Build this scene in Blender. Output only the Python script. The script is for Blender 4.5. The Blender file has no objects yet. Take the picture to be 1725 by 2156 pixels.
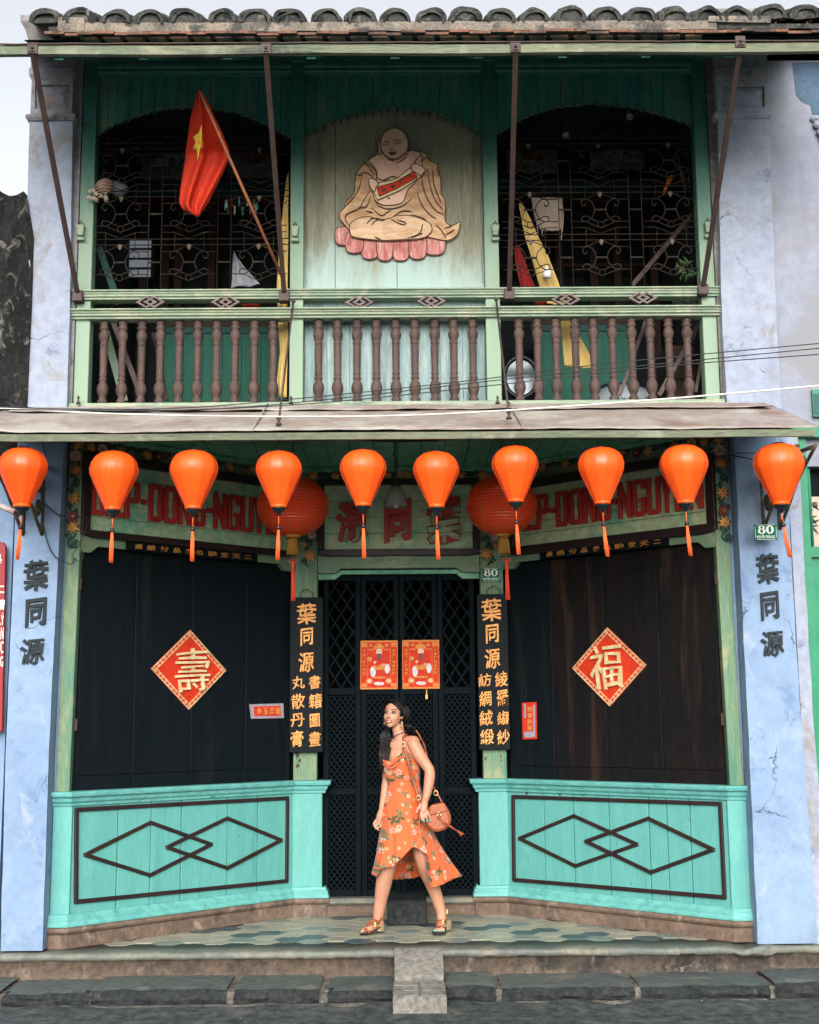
import bpy, math, random
from mathutils import Vector, Matrix, noise
random.seed(7)
S = bpy.context.scene
COL = S.collection
rad = math.radians
V = Vector
# ------------------------------------------------------------ camera
FD, CXD, CYD = 2727.95, 862.5, 1078.0          # focal length and centre in units of a 1725-wide picture
PIT, ROL, YAW, CD, CH = rad(9.0567), rad(-0.5013), rad(0.5026), 9.738, 1.62
CP = V((0, -CD, CH))
_f = V((math.sin(YAW)*math.cos(PIT), math.cos(YAW)*math.cos(PIT), math.sin(PIT)))
_r = V((math.cos(YAW), -math.sin(YAW), 0)); _u = _r.cross(_f)
CR = _r*math.cos(ROL)+_u*math.sin(ROL); CU = -_r*math.sin(ROL)+_u*math.cos(ROL); CF = _f
cam = bpy.data.cameras.new('camera'); camo = bpy.data.objects.new('camera', cam); COL.objects.link(camo)
cam.sensor_fit = 'HORIZONTAL'; cam.sensor_width = 36; cam.lens = FD/1725*36
cam.clip_start = .1; cam.clip_end = 2000
camo.matrix_world = Matrix(((CR.x, CU.x, -CF.x, CP.x), (CR.y, CU.y, -CF.y, CP.y), (CR.z, CU.z, -CF.z, CP.z), (0, 0, 0, 1)))
S.camera = camo
# ------------------------------------------------------------ world, sun, exposure
SUN_EL, SUN_AZ = rad(27), rad(181)
w = bpy.data.worlds.new('World'); S.world = w; w.use_nodes = True
wn = w.node_tree.nodes; wl = w.node_tree.links
sky = wn.new('ShaderNodeTexSky'); sky.sky_type = 'NISHITA'; sky.sun_disc = False
sky.sun_elevation = SUN_EL; sky.sun_rotation = SUN_AZ; sky.air_density = 1.0; sky.dust_density = 4.5; sky.ozone_density = 1.0
hs = wn.new('ShaderNodeHueSaturation'); hs.inputs['Saturation'].default_value = .22
wl.new(sky.outputs[0], hs.inputs['Color']); wl.new(hs.outputs[0], wn['Background'].inputs[0])
wn['Background'].inputs[1].default_value = 0.15
sl = bpy.data.lights.new('sun', 'SUN'); sl.energy = .6; sl.angle = rad(55); sl.color = (1, .96, .9)
so = bpy.data.objects.new('sun', sl); COL.objects.link(so)
# light direction: sky sun_rotation is measured from +Y towards +X
sd = V((math.sin(SUN_AZ)*math.cos(SUN_EL), math.cos(SUN_AZ)*math.cos(SUN_EL), math.sin(SUN_EL)))
so.rotation_euler = sd.to_track_quat('Z', 'Y').to_euler(); so.location = (0, -20, 30)
S.view_settings.view_transform = 'Standard'; S.view_settings.look = 'None'
S.view_settings.gamma = 1; S.view_settings.exposure = 1.05; S.view_settings.use_curve_mapping = False
# ------------------------------------------------------------ measuring helpers
def ray(px, py):
    return (CF*FD + CR*(px-CXD) - CU*(py-CYD)).normalized()
class Fr:
    """a plane in the place: a along it, b up, w out of it"""
    def __init__(s, O, u, n): s.O = V(O); s.u = V(u).normalized(); s.v = V((0, 0, 1)); s.n = V(n).normalized()
    def P(s, a, b, w=0): return s.O + s.u*a + s.v*b + s.n*w
    def uv(s, px, py, w=0):
        d = ray(px, py); t = ((s.O+s.n*w) - CP).dot(s.n)/d.dot(s.n); q = CP + d*t - s.O
        return (q.dot(s.u), q.z)
    def pt(s, px, py, w=0): a, b = s.uv(px, py, w); return s.P(a, b, w)
def FY(Y): return Fr((0, Y, 0), (1, 0, 0), (0, -1, 0))
def U(px, py, Y): return FY(Y).pt(px, py)
def UZ(px, py, z):
    d = ray(px, py); return CP + d*((z-CP.z)/d.z)
def zf(py, Y=0., px=844): return U(px, py, Y).z
F0 = FY(0.)
YB = 1.43
XO_, XI_ = 2.42, .905; DX = XO_-XI_
SQ = math.hypot(DX, YB)
WL = Fr((-XO_, 0, 0), (DX, YB, 0), (YB, -DX, 0))
WR = Fr((XI_, YB, 0), (DX, -YB, 0), (-YB, -DX, 0))
FB = FY(YB)
# ------------------------------------------------------------ materials
MATS = {}
def mat(name, c1, c2=None, rough=.6, sc=3., st=(1, 1, 1), bump=.15, bsc=60., wear=None, wamt=.5, wsc=2.5, fine=.12,
        metal=0., spec=.35, wear2=None, wamt2=.6, wsc2=1., trans=0., emit=None, sheen=0., bst=None, dist=.004, crack=0., grad=None):
    m = bpy.data.materials.new(name); m.use_nodes = True; t = m.node_tree; n = t.nodes; l = t.links
    b = n['Principled BSDF']; b.inputs['Roughness'].default_value = rough; b.inputs['Metallic'].default_value = metal
    b.inputs['Specular IOR Level'].default_value = spec
    g = n.new('ShaderNodeNewGeometry')
    def mapping(s):
        mp = n.new('ShaderNodeMapping'); mp.inputs['Scale'].default_value = s; l.new(g.outputs['Position'], mp.inputs[0]); return mp
    def nz(mp, scale, detail=6, rg=.6, ds=0.):
        q = n.new('ShaderNodeTexNoise'); q.inputs['Scale'].default_value = scale; q.inputs['Detail'].default_value = detail
        q.inputs['Roughness'].default_value = rg; q.inputs['Distortion'].default_value = ds; l.new(mp.outputs[0], q.inputs['Vector']); return q
    def ramp(src, a, bb):
        r = n.new('ShaderNodeMapRange'); r.inputs['From Min'].default_value = a; r.inputs['From Max'].default_value = bb
        r.interpolation_type = 'SMOOTHSTEP'; l.new(src, r.inputs['Value']); return r.outputs[0]
    def mix(f, a, bb, mode='MIX'):
        x = n.new('ShaderNodeMix'); x.data_type = 'RGBA'; x.blend_type = mode
        if isinstance(f, float): x.inputs[0].default_value = f
        else: l.new(f, x.inputs[0])
        for i, c in ((6, a), (7, bb)):
            if isinstance(c, tuple): x.inputs[i].default_value = (*c[:3], 1)
            else: l.new(c, x.inputs[i])
        return x.outputs[2]
    mp = mapping(st); c = None
    if c2 is not None:
        q = nz(mp, sc, 5, .6, .4); c = mix(ramp(q.outputs[0], .35, .65), tuple(c1), tuple(c2))
    else: c = tuple(c1)
    if fine:
        q = nz(mp, sc*9, 8, .7); h = ramp(q.outputs[0], .25, .75)
        gm = n.new('ShaderNodeMapRange'); gm.inputs['To Min'].default_value = 1-fine*1.6; gm.inputs['To Max'].default_value = 1+fine
        l.new(h, gm.inputs['Value'])
        cb = n.new('ShaderNodeCombineColor')
        for i in range(3): l.new(gm.outputs[0], cb.inputs[i])
        c = mix(1.0, c, cb.outputs[0], 'MULTIPLY')
    if wear is not None:
        q = nz(mp, wsc, 10, .72, .3); t0 = 1-wamt
        c = mix(ramp(q.outputs[0], t0-.06, t0+.06), c, tuple(wear))
    if wear2 is not None:
        q = nz(mapping((1.3, 1.1, .9)), wsc2, 9, .68, .8); t0 = 1-wamt2
        c = mix(ramp(q.outputs[0], t0-.08, t0+.08), c, tuple(wear2))
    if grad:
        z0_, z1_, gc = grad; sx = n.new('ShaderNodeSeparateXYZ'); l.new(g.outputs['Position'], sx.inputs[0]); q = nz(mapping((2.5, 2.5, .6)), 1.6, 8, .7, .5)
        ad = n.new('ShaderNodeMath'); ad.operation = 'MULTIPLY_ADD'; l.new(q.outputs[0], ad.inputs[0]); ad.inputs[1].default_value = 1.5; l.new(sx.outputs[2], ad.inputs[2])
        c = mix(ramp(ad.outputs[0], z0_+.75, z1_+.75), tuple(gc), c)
    if crack:
        vo = n.new('ShaderNodeTexVoronoi'); vo.feature = 'DISTANCE_TO_EDGE'; vo.inputs['Scale'].default_value = crack
        wp = nz(mapping((1, 1, 1)), 3, 4); mm = n.new('ShaderNodeMix'); mm.data_type = 'VECTOR'; mm.inputs[0].default_value = .25
        l.new(g.outputs['Position'], mm.inputs[4]); l.new(wp.outputs['Color'], mm.inputs[5]); l.new(mm.outputs[1], vo.inputs['Vector'])
        k0 = ramp(vo.outputs['Distance'], .0, .006); qm = nz(mapping((1, 1, 1)), 1.7, 3); km = ramp(qm.outputs[0], .50, .60); inv_ = n.new('ShaderNodeMath'); inv_.operation = 'SUBTRACT'; inv_.inputs[0].default_value = 1; l.new(km, inv_.inputs[1]); mxx = n.new('ShaderNodeMath'); mxx.operation = 'MAXIMUM'; l.new(k0, mxx.inputs[0]); l.new(inv_.outputs[0], mxx.inputs[1]); k = mxx.outputs[0]; c = mix(k, (c1[0]*.35, c1[1]*.35, c1[2]*.35), c)
    if isinstance(c, tuple): b.inputs['Base Color'].default_value = (*c[:3], 1)
    else: l.new(c, b.inputs['Base Color'])
    if bump:
        q = nz(mapping(bst or st), bsc, 8, .65); bp = n.new('ShaderNodeBump'); bp.inputs['Strength'].default_value = bump
        bp.inputs['Distance'].default_value = dist; l.new(q.outputs[0], bp.inputs['Height']); l.new(bp.outputs[0], b.inputs['Normal'])
    if trans:
        tr = n.new('ShaderNodeBsdfTranslucent'); mx = n.new('ShaderNodeMixShader'); mx.inputs[0].default_value = trans
        if isinstance(c, tuple): tr.inputs[0].default_value = (*c[:3], 1)
        else: l.new(c, tr.inputs[0])
        l.new(b.outputs[0], mx.inputs[1]); l.new(tr.outputs[0], mx.inputs[2]); l.new(mx.outputs[0], n['Material Output'].inputs[0])
    if sheen: b.inputs['Sheen Weight'].default_value = sheen
    if emit: b.inputs['Emission Color'].default_value = (*emit[:3], 1); b.inputs['Emission Strength'].default_value = emit[3]
    MATS[name] = m; return m
VG = (6, 6, .55)      # vertical grain
HG = (.5, 6, 6)       # horizontal grain
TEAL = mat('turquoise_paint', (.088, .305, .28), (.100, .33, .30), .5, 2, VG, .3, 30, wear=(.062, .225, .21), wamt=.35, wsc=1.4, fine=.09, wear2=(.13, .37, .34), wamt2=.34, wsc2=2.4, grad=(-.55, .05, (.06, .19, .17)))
TEAL2 = mat('turquoise_trim_paint', (.085, .31, .285), (.13, .39, .36), .5, 3, HG, .4, 30, wear=(.03, .13, .12), wamt=.36, wsc=1.8, fine=.18)
SAGE = mat('sage_green_paint', (.165, .225, .125), (.12, .205, .14), .6, 2.2, HG, .3, 30, wear=(.05, .14, .09), wamt=.40, wsc=1.3, fine=.2, wear2=(.23, .27, .17), wamt2=.42, wsc2=2.2)
SAGEV = mat('sage_post_paint', (.16, .22, .12), (.10, .205, .13), .6, 2.2, VG, .35, 30, wear=(.05, .16, .105), wamt=.43, wsc=.9, fine=.22, wear2=(.25, .26, .14), wamt2=.40, wsc2=2)
SIGNG = mat('signboard_green_paint', (.45, .51, .30), (.31, .49, .32), .65, 1.4, (1, 1, 1), .5, 16, wear=(.14, .38, .25), wamt=.44, wsc=2.2, fine=.22, wear2=(.50, .54, .35), wamt2=.38, wsc2=2.5)
RAIL = mat('pale_green_rail_paint', (.235, .29, .195), (.175, .25, .18), .55, 3, HG, .35, 40, wear=(.055, .11, .08), wamt=.40, wsc=1.8, fine=.18, wear2=(.30, .32, .22), wamt2=.42, wsc2=2.4)
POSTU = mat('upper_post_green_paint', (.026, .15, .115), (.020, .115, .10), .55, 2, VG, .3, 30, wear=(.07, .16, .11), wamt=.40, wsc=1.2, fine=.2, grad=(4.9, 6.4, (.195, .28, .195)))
DKGR = mat('deep_green_plank_paint', (.030, .175, .150), (.045, .20, .15), .6, 1.6, VG, .3, 30, wear=(.09, .17, .11), wamt=.43, wsc=1.4, fine=.25, wear2=(.016, .10, .09), wamt2=.4, wsc2=2.4)
CEILG = mat('ceiling_green_paint', (.14, .38, .24), (.10, .32, .20), .6, 1.2, (1, 1, 1), .3, 30, wear=(.27, .46, .31), wamt=.40, wsc=3, fine=.25, wear2=(.06, .22, .14), wamt2=.4, wsc2=2.4)
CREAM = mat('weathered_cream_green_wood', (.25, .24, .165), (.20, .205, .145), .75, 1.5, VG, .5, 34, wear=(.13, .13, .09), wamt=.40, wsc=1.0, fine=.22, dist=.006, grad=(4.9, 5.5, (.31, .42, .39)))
PALEW = mat('pale_turquoise_wood', (.23, .33, .33), (.29, .38, .37), .75, 1.5, VG, .5, 34, wear=(.15, .22, .21), wamt=.42, wsc=1.0, fine=.2, dist=.006)
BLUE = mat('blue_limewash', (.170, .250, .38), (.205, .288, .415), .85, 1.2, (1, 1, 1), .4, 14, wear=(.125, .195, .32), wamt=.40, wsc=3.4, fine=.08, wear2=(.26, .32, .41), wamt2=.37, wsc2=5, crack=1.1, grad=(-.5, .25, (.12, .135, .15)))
BLUEU = mat('pale_lavender_limewash', (.245, .28, .36), (.285, .315, .39), .85, 1.1, (1, 1, 1), .4, 14, wear=(.13, .16, .22), wamt=.38, wsc=4.5, fine=.12, wear2=(.21, .20, .19), wamt2=.40, wsc2=3.6, crack=1.2)
OLDPL = mat('stained_old_plaster', (.27, .27, .31), (.20, .18, .17), .9, 2.5, (1, 1, 1), .6, 18, wear=(.055, .055, .05), wamt=.42, wsc=2.4, fine=.2, wear2=(.30, .15, .09), wamt2=.38, wsc2=3)
MOSS = mat('mossy_black_wall', (.010, .012, .011), (.022, .023, .021), .95, 3, (1.6, 1.6, .5), 1., 14, wear=(.003, .004, .004), wamt=.5, wsc=3, fine=.6, wear2=(.15, .14, .12), wamt2=.38, wsc2=9, dist=.03, bst=(1, 1, 1))
BLACK = mat('black_lacquered_wood', (.0028, .0060, .0085), (.0038, .0070, .0090), .55, 2, VG, .12, 30, wear=(.008, .010, .0105), wamt=.40, wsc=.9, fine=.3, spec=.10)
BLACKB = mat('faded_brown_black_wood', (.010, .0075, .007), (.005, .006, .0075), .55, 2, VG, .14, 30, wear=(.026, .015, .011), wamt=.42, wsc=1.0, fine=.35, spec=.10)
BLKDOOR = mat('black_painted_lattice', (.0022, .0055, .0080), None, .65, 3, bump=.1, fine=.2, spec=.06)
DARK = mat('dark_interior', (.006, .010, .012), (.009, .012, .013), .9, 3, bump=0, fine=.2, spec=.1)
DBROWN = mat('dark_brown_frame', (.016, .009, .010), (.026, .012, .012), .45, 3, bump=.1, fine=.2, spec=.3)
WOODB = mat('weathered_brown_wood', (.062, .036, .031), (.09, .056, .047), .7, 6, (3, 3, .6), .4, 50, wear=(.028, .019, .018), wamt=.42, wsc=3, fine=.25)
KNOTW = mat('grey_brown_wood', (.12, .085, .08), (.16, .12, .11), .7, 8, bump=.3, fine=.2)
REDP = mat('dark_red_letter_paint', (.44, .028, .020), (.34, .020, .015), .5, 3, bump=.15, fine=.15)
GOLD = mat('gilded_letter_paint', (.62, .29, .075), (.50, .21, .05), .45, 8, bump=.2, fine=.2, metal=.25)
CREAML = mat('cream_gilt_letter', (.72, .58, .34), (.55, .40, .20), .5, 9, bump=.2, fine=.2)
REDBD = mat('red_lacquer_board', (.54, .036, .012), (.46, .030, .010), .6, 3, bump=.1, fine=.1, spec=.15)
INK = mat('black_raised_plaster', (.008, .016, .020), (.014, .022, .026), .6, 16, bump=.9, bsc=50, fine=.3, dist=.01)
METAL = mat('rusty_sheet_metal', (.31, .275, .25), (.25, .20, .175), .6, .9, (1, 1, 1), .3, 30, wear=(.36, .33, .30), wamt=.46, wsc=1.6, fine=.16, wear2=(.19, .125, .10), wamt2=.40, wsc2=1.5)
IRON = mat('dark_brown_iron', (.045, .028, .026), (.065, .038, .032), .6, 8, bump=.2, fine=.2)
GRILLE = mat('rusty_grille_iron', (.019, .014, .013), (.032, .022, .018), .75, 12, bump=.2, fine=.2, wear=(.075, .085, .038), wamt=.36, wsc=5, spec=.15)
ASPH = mat('asphalt', (.048, .058, .058), (.064, .072, .070), .85, 1.2, (1, 1, 1), .8, 70, wear=(.095, .095, .085), wamt=.40, wsc=4, fine=.55, wear2=(.026, .034, .035), wamt2=.40, wsc2=2.4, dist=.006, crack=.8)
BASALT = mat('rough_dark_basalt', (.016, .020, .022), (.028, .030, .030), .8, 3, (1, 1, 1), 1., 22, wear=(.075, .065, .05), wamt=.34, wsc=6, fine=.5, dist=.02)
BASTOP = mat('worn_grey_stone_top', (.085, .10, .092), (.06, .076, .073), .7, 2, (1, 1, 1), .5, 30, wear=(.12, .12, .10), wamt=.42, wsc=4, fine=.25)
BRST = mat('brown_stained_stone', (.165, .112, .08), (.12, .083, .062), .8, 2, (1, 1, 1), .6, 25, wear=(.065, .05, .042), wamt=.42, wsc=3, fine=.25, wear2=(.25, .19, .145), wamt2=.37, wsc2=6, dist=.008, crack=2.2)
BRSTD = mat('dark_stained_riser', (.125, .09, .066), (.075, .06, .05), .85, 2.4, (1, 1, 1), .6, 25, wear=(.028, .028, .027), wamt=.43, wsc=3, fine=.3, wear2=(.21, .165, .13), wamt2=.37, wsc2=7, dist=.01, crack=1.8)
PLATF = mat('worn_green_grey_stone', (.15, .155, .125), (.105, .12, .105), .6, 1.6, (1, 1, 1), .4, 30, wear=(.20, .18, .14), wamt=.42, wsc=2.2, fine=.2, wear2=(.07, .08, .075), wamt2=.38, wsc2=1.5)
CONC = mat('pale_concrete', (.20, .19, .165), (.155, .145, .13), .85, 3, (1, 1, 1), .5, 40, wear=(.08, .075, .07), wamt=.42, wsc=5, fine=.3, dist=.006)
MORT = mat('crumbled_mortar', (.19, .17, .14), (.10, .09, .08), .9, 6, (1, 1, 1), 1., 30, fine=.4, wear=(.04, .042, .04), wamt=.42, wsc=8, dist=.02)
TILEA = mat('pale_cement_tile', (.34, .33, .25), (.25, .25, .20), .4, 4, bump=.1, fine=.2, wear=(.13, .14, .12), wamt=.38, wsc=5)
TILEB = mat('blue_grey_cement_tile', (.045, .075, .085), (.065, .10, .108), .4, 4, bump=.1, fine=.2, wear=(.13, .145, .14), wamt=.34, wsc=5)
TILEC = mat('green_grey_cement_tile', (.20, .235, .205), (.15, .185, .165), .4, 4, bump=.1, fine=.2, wear=(.10, .12, .11), wamt=.36, wsc=4)
ROOFT = mat('lichen_grey_roof_tile', (.042, .041, .038), (.08, .076, .068), .9, 5, bump=.8, bsc=30, fine=.45, wear=(.013, .014, .014), wamt=.48, wsc=5, wear2=(.13, .12, .10), wamt2=.36, wsc2=7, dist=.012)
ROOFB = mat('terracotta_tile', (.20, .085, .052), (.13, .062, .042), .85, 5, bump=.5, bsc=30, fine=.3, wear=(.035, .025, .022), wamt=.46, wsc=4)
ROOFC = mat('pale_lime_mortar', (.23, .19, .15), (.14, .12, .10), .9, 6, bump=.6, bsc=40, fine=.35, wear=(.05, .048, .045), wamt=.44, wsc=4)
BEAM = mat('pale_green_weathered_beam', (.155, .165, .105), (.10, .13, .085), .75, 2, HG, .4, 30, wear=(.018, .022, .018), wamt=.42, wsc=.9, fine=.3, wear2=(.22, .22, .16), wamt2=.4, wsc2=2)
WHITE = mat('white_paint', (.78, .78, .76), None, .5, bump=.05, fine=.06)
CLOTHW = mat('beige_cloth', (.50, .40, .33), (.42, .33, .27), .9, 5, bump=.2, fine=.1)
CLOTHG = mat('grey_cloth', (.30, .30, .34), (.20, .20, .24), .9, 3, bump=.2, fine=.1)
YELC = mat('yellow_cloth', (.66, .47, .17), (.56, .38, .12), .85, 3, bump=.2, fine=.1)
REDC = mat('red_fabric', (.62, .05, .02), None, .7, bump=.1, fine=.1)
FLAGM = mat('flag_red_fabric', (.70, .045, .012), (.60, .035, .012), .7, 5, bump=.1, fine=.08, trans=.35)
STARM = mat('flag_yellow', (.90, .60, .06), None, .7, bump=.1, fine=.05)
BLKPL = mat('black_plastic', (.008, .013, .017), None, .35, bump=0, fine=.1, spec=.5)
CABLE = mat('black_cable', (.012, .016, .02), None, .5, bump=0, fine=0)
CABLEW = mat('white_cable', (.66, .62, .56), None, .5, bump=0, fine=0)
PLATEG = mat('green_enamel_plate', (.010, .14, .075), None, .7, bump=0, fine=.05, spec=.1)
PLATEW = mat('white_enamel', (.78, .80, .74), None, .7, bump=0, fine=0, spec=.1)
# ------------------------------------------------------------ mesh builder
WM = {}
def addobj(name, data, parent=None, ml=None):
    o = bpy.data.objects.new(name, data); COL.objects.link(o)
    if parent is not None: o.parent = parent
    if ml is not None: o.matrix_local = ml
    WM[o.name] = (WM[parent.name] if parent is not None else Matrix()) @ (ml or Matrix())
    return o
def tag(o, label=None, cat=None, group=None, kind=None):
    if label: o['label'] = label
    if cat: o['category'] = cat
    if group: o['group'] = group
    if kind: o['kind'] = kind
    return o
def thing(name, label, cat, loc=(0, 0, 0), group=None, rz=0.):
    o = addobj(name, None, None, Matrix.Translation(V(loc)) @ Matrix.Rotation(rz, 4, 'Z')); o.empty_display_size = .1
    return tag(o, label, cat, group)
def part(name, parent, loc):
    """an empty part that carries sub-parts"""
    o = addobj(name, None, parent, Matrix.Translation(WM[parent.name].inverted() @ V(loc))); o.empty_display_size = .05; return o
class MB:
    def __init__(s): s.v = []; s.f = []; s.sm = []
    def add(s, vs, fs, smooth=False):
        k = len(s.v); s.v += [V(x) for x in vs]; s.f += [tuple(i+k for i in f) for f in fs]; s.sm += [smooth]*len(fs); return s
    def box(s, fr, a0, a1, b0, b1, w0, w1):
        p = [fr.P(a, b, w) for w in (w0, w1) for b in (b0, b1) for a in (a0, a1)]
        return s.add(p, [(0, 1, 3, 2), (4, 6, 7, 5), (0, 4, 5, 1), (2, 3, 7, 6), (0, 2, 6, 4), (1, 5, 7, 3)])
    def bx(s, x0, x1, y0, y1, z0, z1): return s.box(FY(0), x0, x1, z0, z1, -y0, -y1)
    def poly(s, fr, pts, w0, w1, inset=0.):
        n = len(pts); cx = sum(p[0] for p in pts)/n; cy = sum(p[1] for p in pts)/n
        a = [fr.P(x, y, w0) for x, y in pts]
        top = [(x, y) for x, y in pts]
        if inset:
            top = []
            for i in range(n):
                p0, p1, p2 = V(pts[i-1]), V(pts[i]), V(pts[(i+1) % n])
                e1 = (p1-p0); e2 = (p2-p1)
                if e1.length < 1e-9 or e2.length < 1e-9: top.append(tuple(p1)); continue
                e1.normalize(); e2.normalize(); nn = V((-e1.y-e2.y, e1.x+e2.x))
                if nn.length < 1e-6: top.append(tuple(p1)); continue
                nn.normalize(); area = sum(pts[k-1][0]*pts[k][1]-pts[k][0]*pts[k-1][1] for k in range(n))
                top.append(tuple(p1+nn*(inset if area > 0 else -inset)))
        b = [fr.P(x, y, w1 - (inset*.7 if inset else 0)) for x, y in pts]
        fs = [tuple(range(n))[::-1]] + [(i, (i+1) % n, n+(i+1) % n, n+i) for i in range(n)]
        vs = a+b
        if inset:
            vs += [fr.P(x, y, w1) for x, y in top]; fs += [(n+i, n+(i+1) % n, 2*n+(i+1) % n, 2*n+i) for i in range(n)]
            fs.append(tuple(range(2*n, 3*n)))
        else: fs.append(tuple(range(n, 2*n)))
        return s.add(vs, fs)
    def tube(s, pts, r, n=6, closed=False, smooth=True, flat=1.):
        pts = [V(p) for p in pts]; N = len(pts); rs = r if isinstance(r, (list, tuple)) else [r]*N
        vs = []; up = None
        for i, p in enumerate(pts):
            if closed: t = pts[(i+1) % N]-pts[i-1]
            else: t = pts[min(i+1, N-1)]-pts[max(i-1, 0)]
            if t.length < 1e-9: t = V((0, 0, 1))
            t.normalize()
            if up is None:
                up = V((0, 0, 1)) if abs(t.z) < .9 else V((0, 1, 0))
            x = up - t*up.dot(t)
            if x.length < 1e-6: x = t.orthogonal()
            x.normalize(); y = t.cross(x); up = x
            for k in range(n):
                a = 2*math.pi*(k+.5)/n; vs.append(p + (x*math.cos(a)*flat + y*math.sin(a))*rs[i])
        fs = []
        for i in range(N if closed else N-1):
            j = (i+1) % N
            for k in range(n): fs.append((i*n+k, i*n+(k+1) % n, j*n+(k+1) % n, j*n+k))
        if not closed: fs += [tuple(range(n))[::-1], tuple(range((N-1)*n, N*n))]
        return s.add(vs, fs, smooth)
    def lathe(s, prof, c, n=16, smooth=True, sx=1., sy=1., tilt=None, facet=None):
        c = V(c); vs = []; N = len(prof)
        for r, z in prof:
            for k in range(n):
                a = 2*math.pi*k/n; q = V((r*math.cos(a)*sx, r*math.sin(a)*sy, z))
                if tilt is not None: q = tilt @ q
                vs.append(c+q)
        fs = [(i*n+k, i*n+(k+1) % n, (i+1)*n+(k+1) % n, (i+1)*n+k) for i in range(N-1) for k in range(n)]
        fs += [tuple(range(n))[::-1], tuple(range((N-1)*n, N*n))]
        return s.add(vs, fs, smooth)
    def sphere(s, c, r, n=10, sc=(1, 1, 1)):
        m = n//2+1
        prof = [(max(1e-5, math.sin(math.pi*i/m))*r, -math.cos(math.pi*i/m)*r*sc[2]) for i in range(m+1)]
        return s.lathe(prof, c, n, True, sc[0], sc[1])
    def mould(s, path, prof, closed_prof=True):
        """sweep a profile of (out, z) along a plan path; out is towards the right-hand side of the path"""
        N = len(path); vs = []; dirs = [(V(path[i+1])-V(path[i])).normalized() for i in range(N-1)]
        nr = [V((d.y, -d.x)) for d in dirs]; K = len(prof)
        for i, p in enumerate(path):
            if i == 0: m = nr[0]
            elif i == N-1: m = nr[-1]
            else:
                m = (nr[i-1]+nr[i]).normalized(); m = m/max(.3, m.dot(nr[i]))
            for o, z in prof: vs.append(V((p[0]+m.x*o, p[1]+m.y*o, z)))
        fs = [(i*K+k, (i+1)*K+k, (i+1)*K+(k+1) % K, i*K+(k+1) % K) for i in range(N-1) for k in range(K)]
        fs += [tuple(range(K)), tuple(range((N-1)*K, N*K))[::-1]]
        return s.add(vs, fs)
    def grid(s, rows, smooth=True, closed=False):
        n = len(rows[0]); vs = [p for r in rows for p in r]; fs = []
        for i in range(len(rows)-1):
            for k in range(n if closed else n-1):
                fs.append((i*n+k, i*n+(k+1) % n, (i+1)*n+(k+1) % n, (i+1)*n+k))
        return s.add(vs, fs, smooth)
    def mesh(s, name, m, inv=None, jit=0., js=3.):
        me = bpy.data.meshes.new(name); vv = s.v
        if jit: vv = [p + noise.noise_vector(p*js)*jit for p in vv]
        if inv is not None: vv = [inv @ p for p in vv]
        me.from_pydata([tuple(p) for p in vv], [], s.f); 
        for p, q in zip(me.polygons, s.sm): p.use_smooth = q
        if m is not None: me.materials.append(m)
        me.validate(); 
        return me
    def build(s, name, m, parent=None, bevel=0., jit=0., js=3., solid=0., sub=0, wn=False):
        inv = WM[parent.name].inverted() if parent is not None else None
        o = addobj(name, s.mesh(name, m, inv, jit, js), parent)
        fixn(o.data)
        if solid: md = o.modifiers.new('solid', 'SOLIDIFY'); md.thickness = solid; md.offset = 0
        if bevel: md = o.modifiers.new('bevel', 'BEVEL'); md.width = bevel; md.segments = 1; md.limit_method = 'ANGLE'; md.angle_limit = rad(40)
        if sub: md = o.modifiers.new('sub', 'SUBSURF'); md.levels = sub; md.render_levels = sub
        return o
import bmesh
def fixn(me):
    bm = bmesh.new(); bm.from_mesh(me); bmesh.ops.recalc_face_normals(bm, faces=bm.faces); bm.to_mesh(me); bm.free()
def inst(name, me, parent, world):
    """another object sharing a mesh; world = its matrix in the place"""
    return addobj(name, me, parent, (WM[parent.name].inverted() if parent is not None else Matrix()) @ world)
def dup(root, loc, label=None, group=None, rz=None):
    r = root.copy(); COL.objects.link(r); m = root.matrix_basis.copy() if rz is None else Matrix.Rotation(rz, 4, 'Z')
    m.translation = V(loc); r.matrix_basis = m; WM[r.name] = m
    if label: r['label'] = label
    if group: r['group'] = group
    def rec(src, dst):
        for ch in list(src.children):
            c = ch.copy(); COL.objects.link(c); c.parent = dst; c.matrix_parent_inverse = ch.matrix_parent_inverse.copy(); WM[c.name] = WM[dst.name] @ ch.matrix_basis
            rec(ch, c)
    rec(root, r); return r
def cat(pts, n=6, closed=False):
    """smooth curve through points"""
    pts = [V(p) for p in pts]; out = []; N = len(pts)
    for i in range(N if closed else N-1):
        p0 = pts[i-1] if (closed or i) else pts[0]; p1 = pts[i]; p2 = pts[(i+1) % N]; p3 = pts[(i+2) % N] if (closed or i+2 < N) else p2
        for k in range(n):
            t = k/n; out.append(.5*((2*p1)+(p2-p0)*t+(2*p0-5*p1+4*p2-p3)*t*t+(3*p1-p0-3*p2+p3)*t**3))
    if not closed: out.append(pts[-1])
    return out
def lerp(a, b, t): return a+(b-a)*t
def pl(xs, ys, x):
    """piecewise linear"""
    if x <= xs[0]: return ys[0]
    for i in range(len(xs)-1):
        if x <= xs[i+1]: return lerp(ys[i], ys[i+1], (x-xs[i])/(xs[i+1]-xs[i]))
    return ys[-1]
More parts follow.
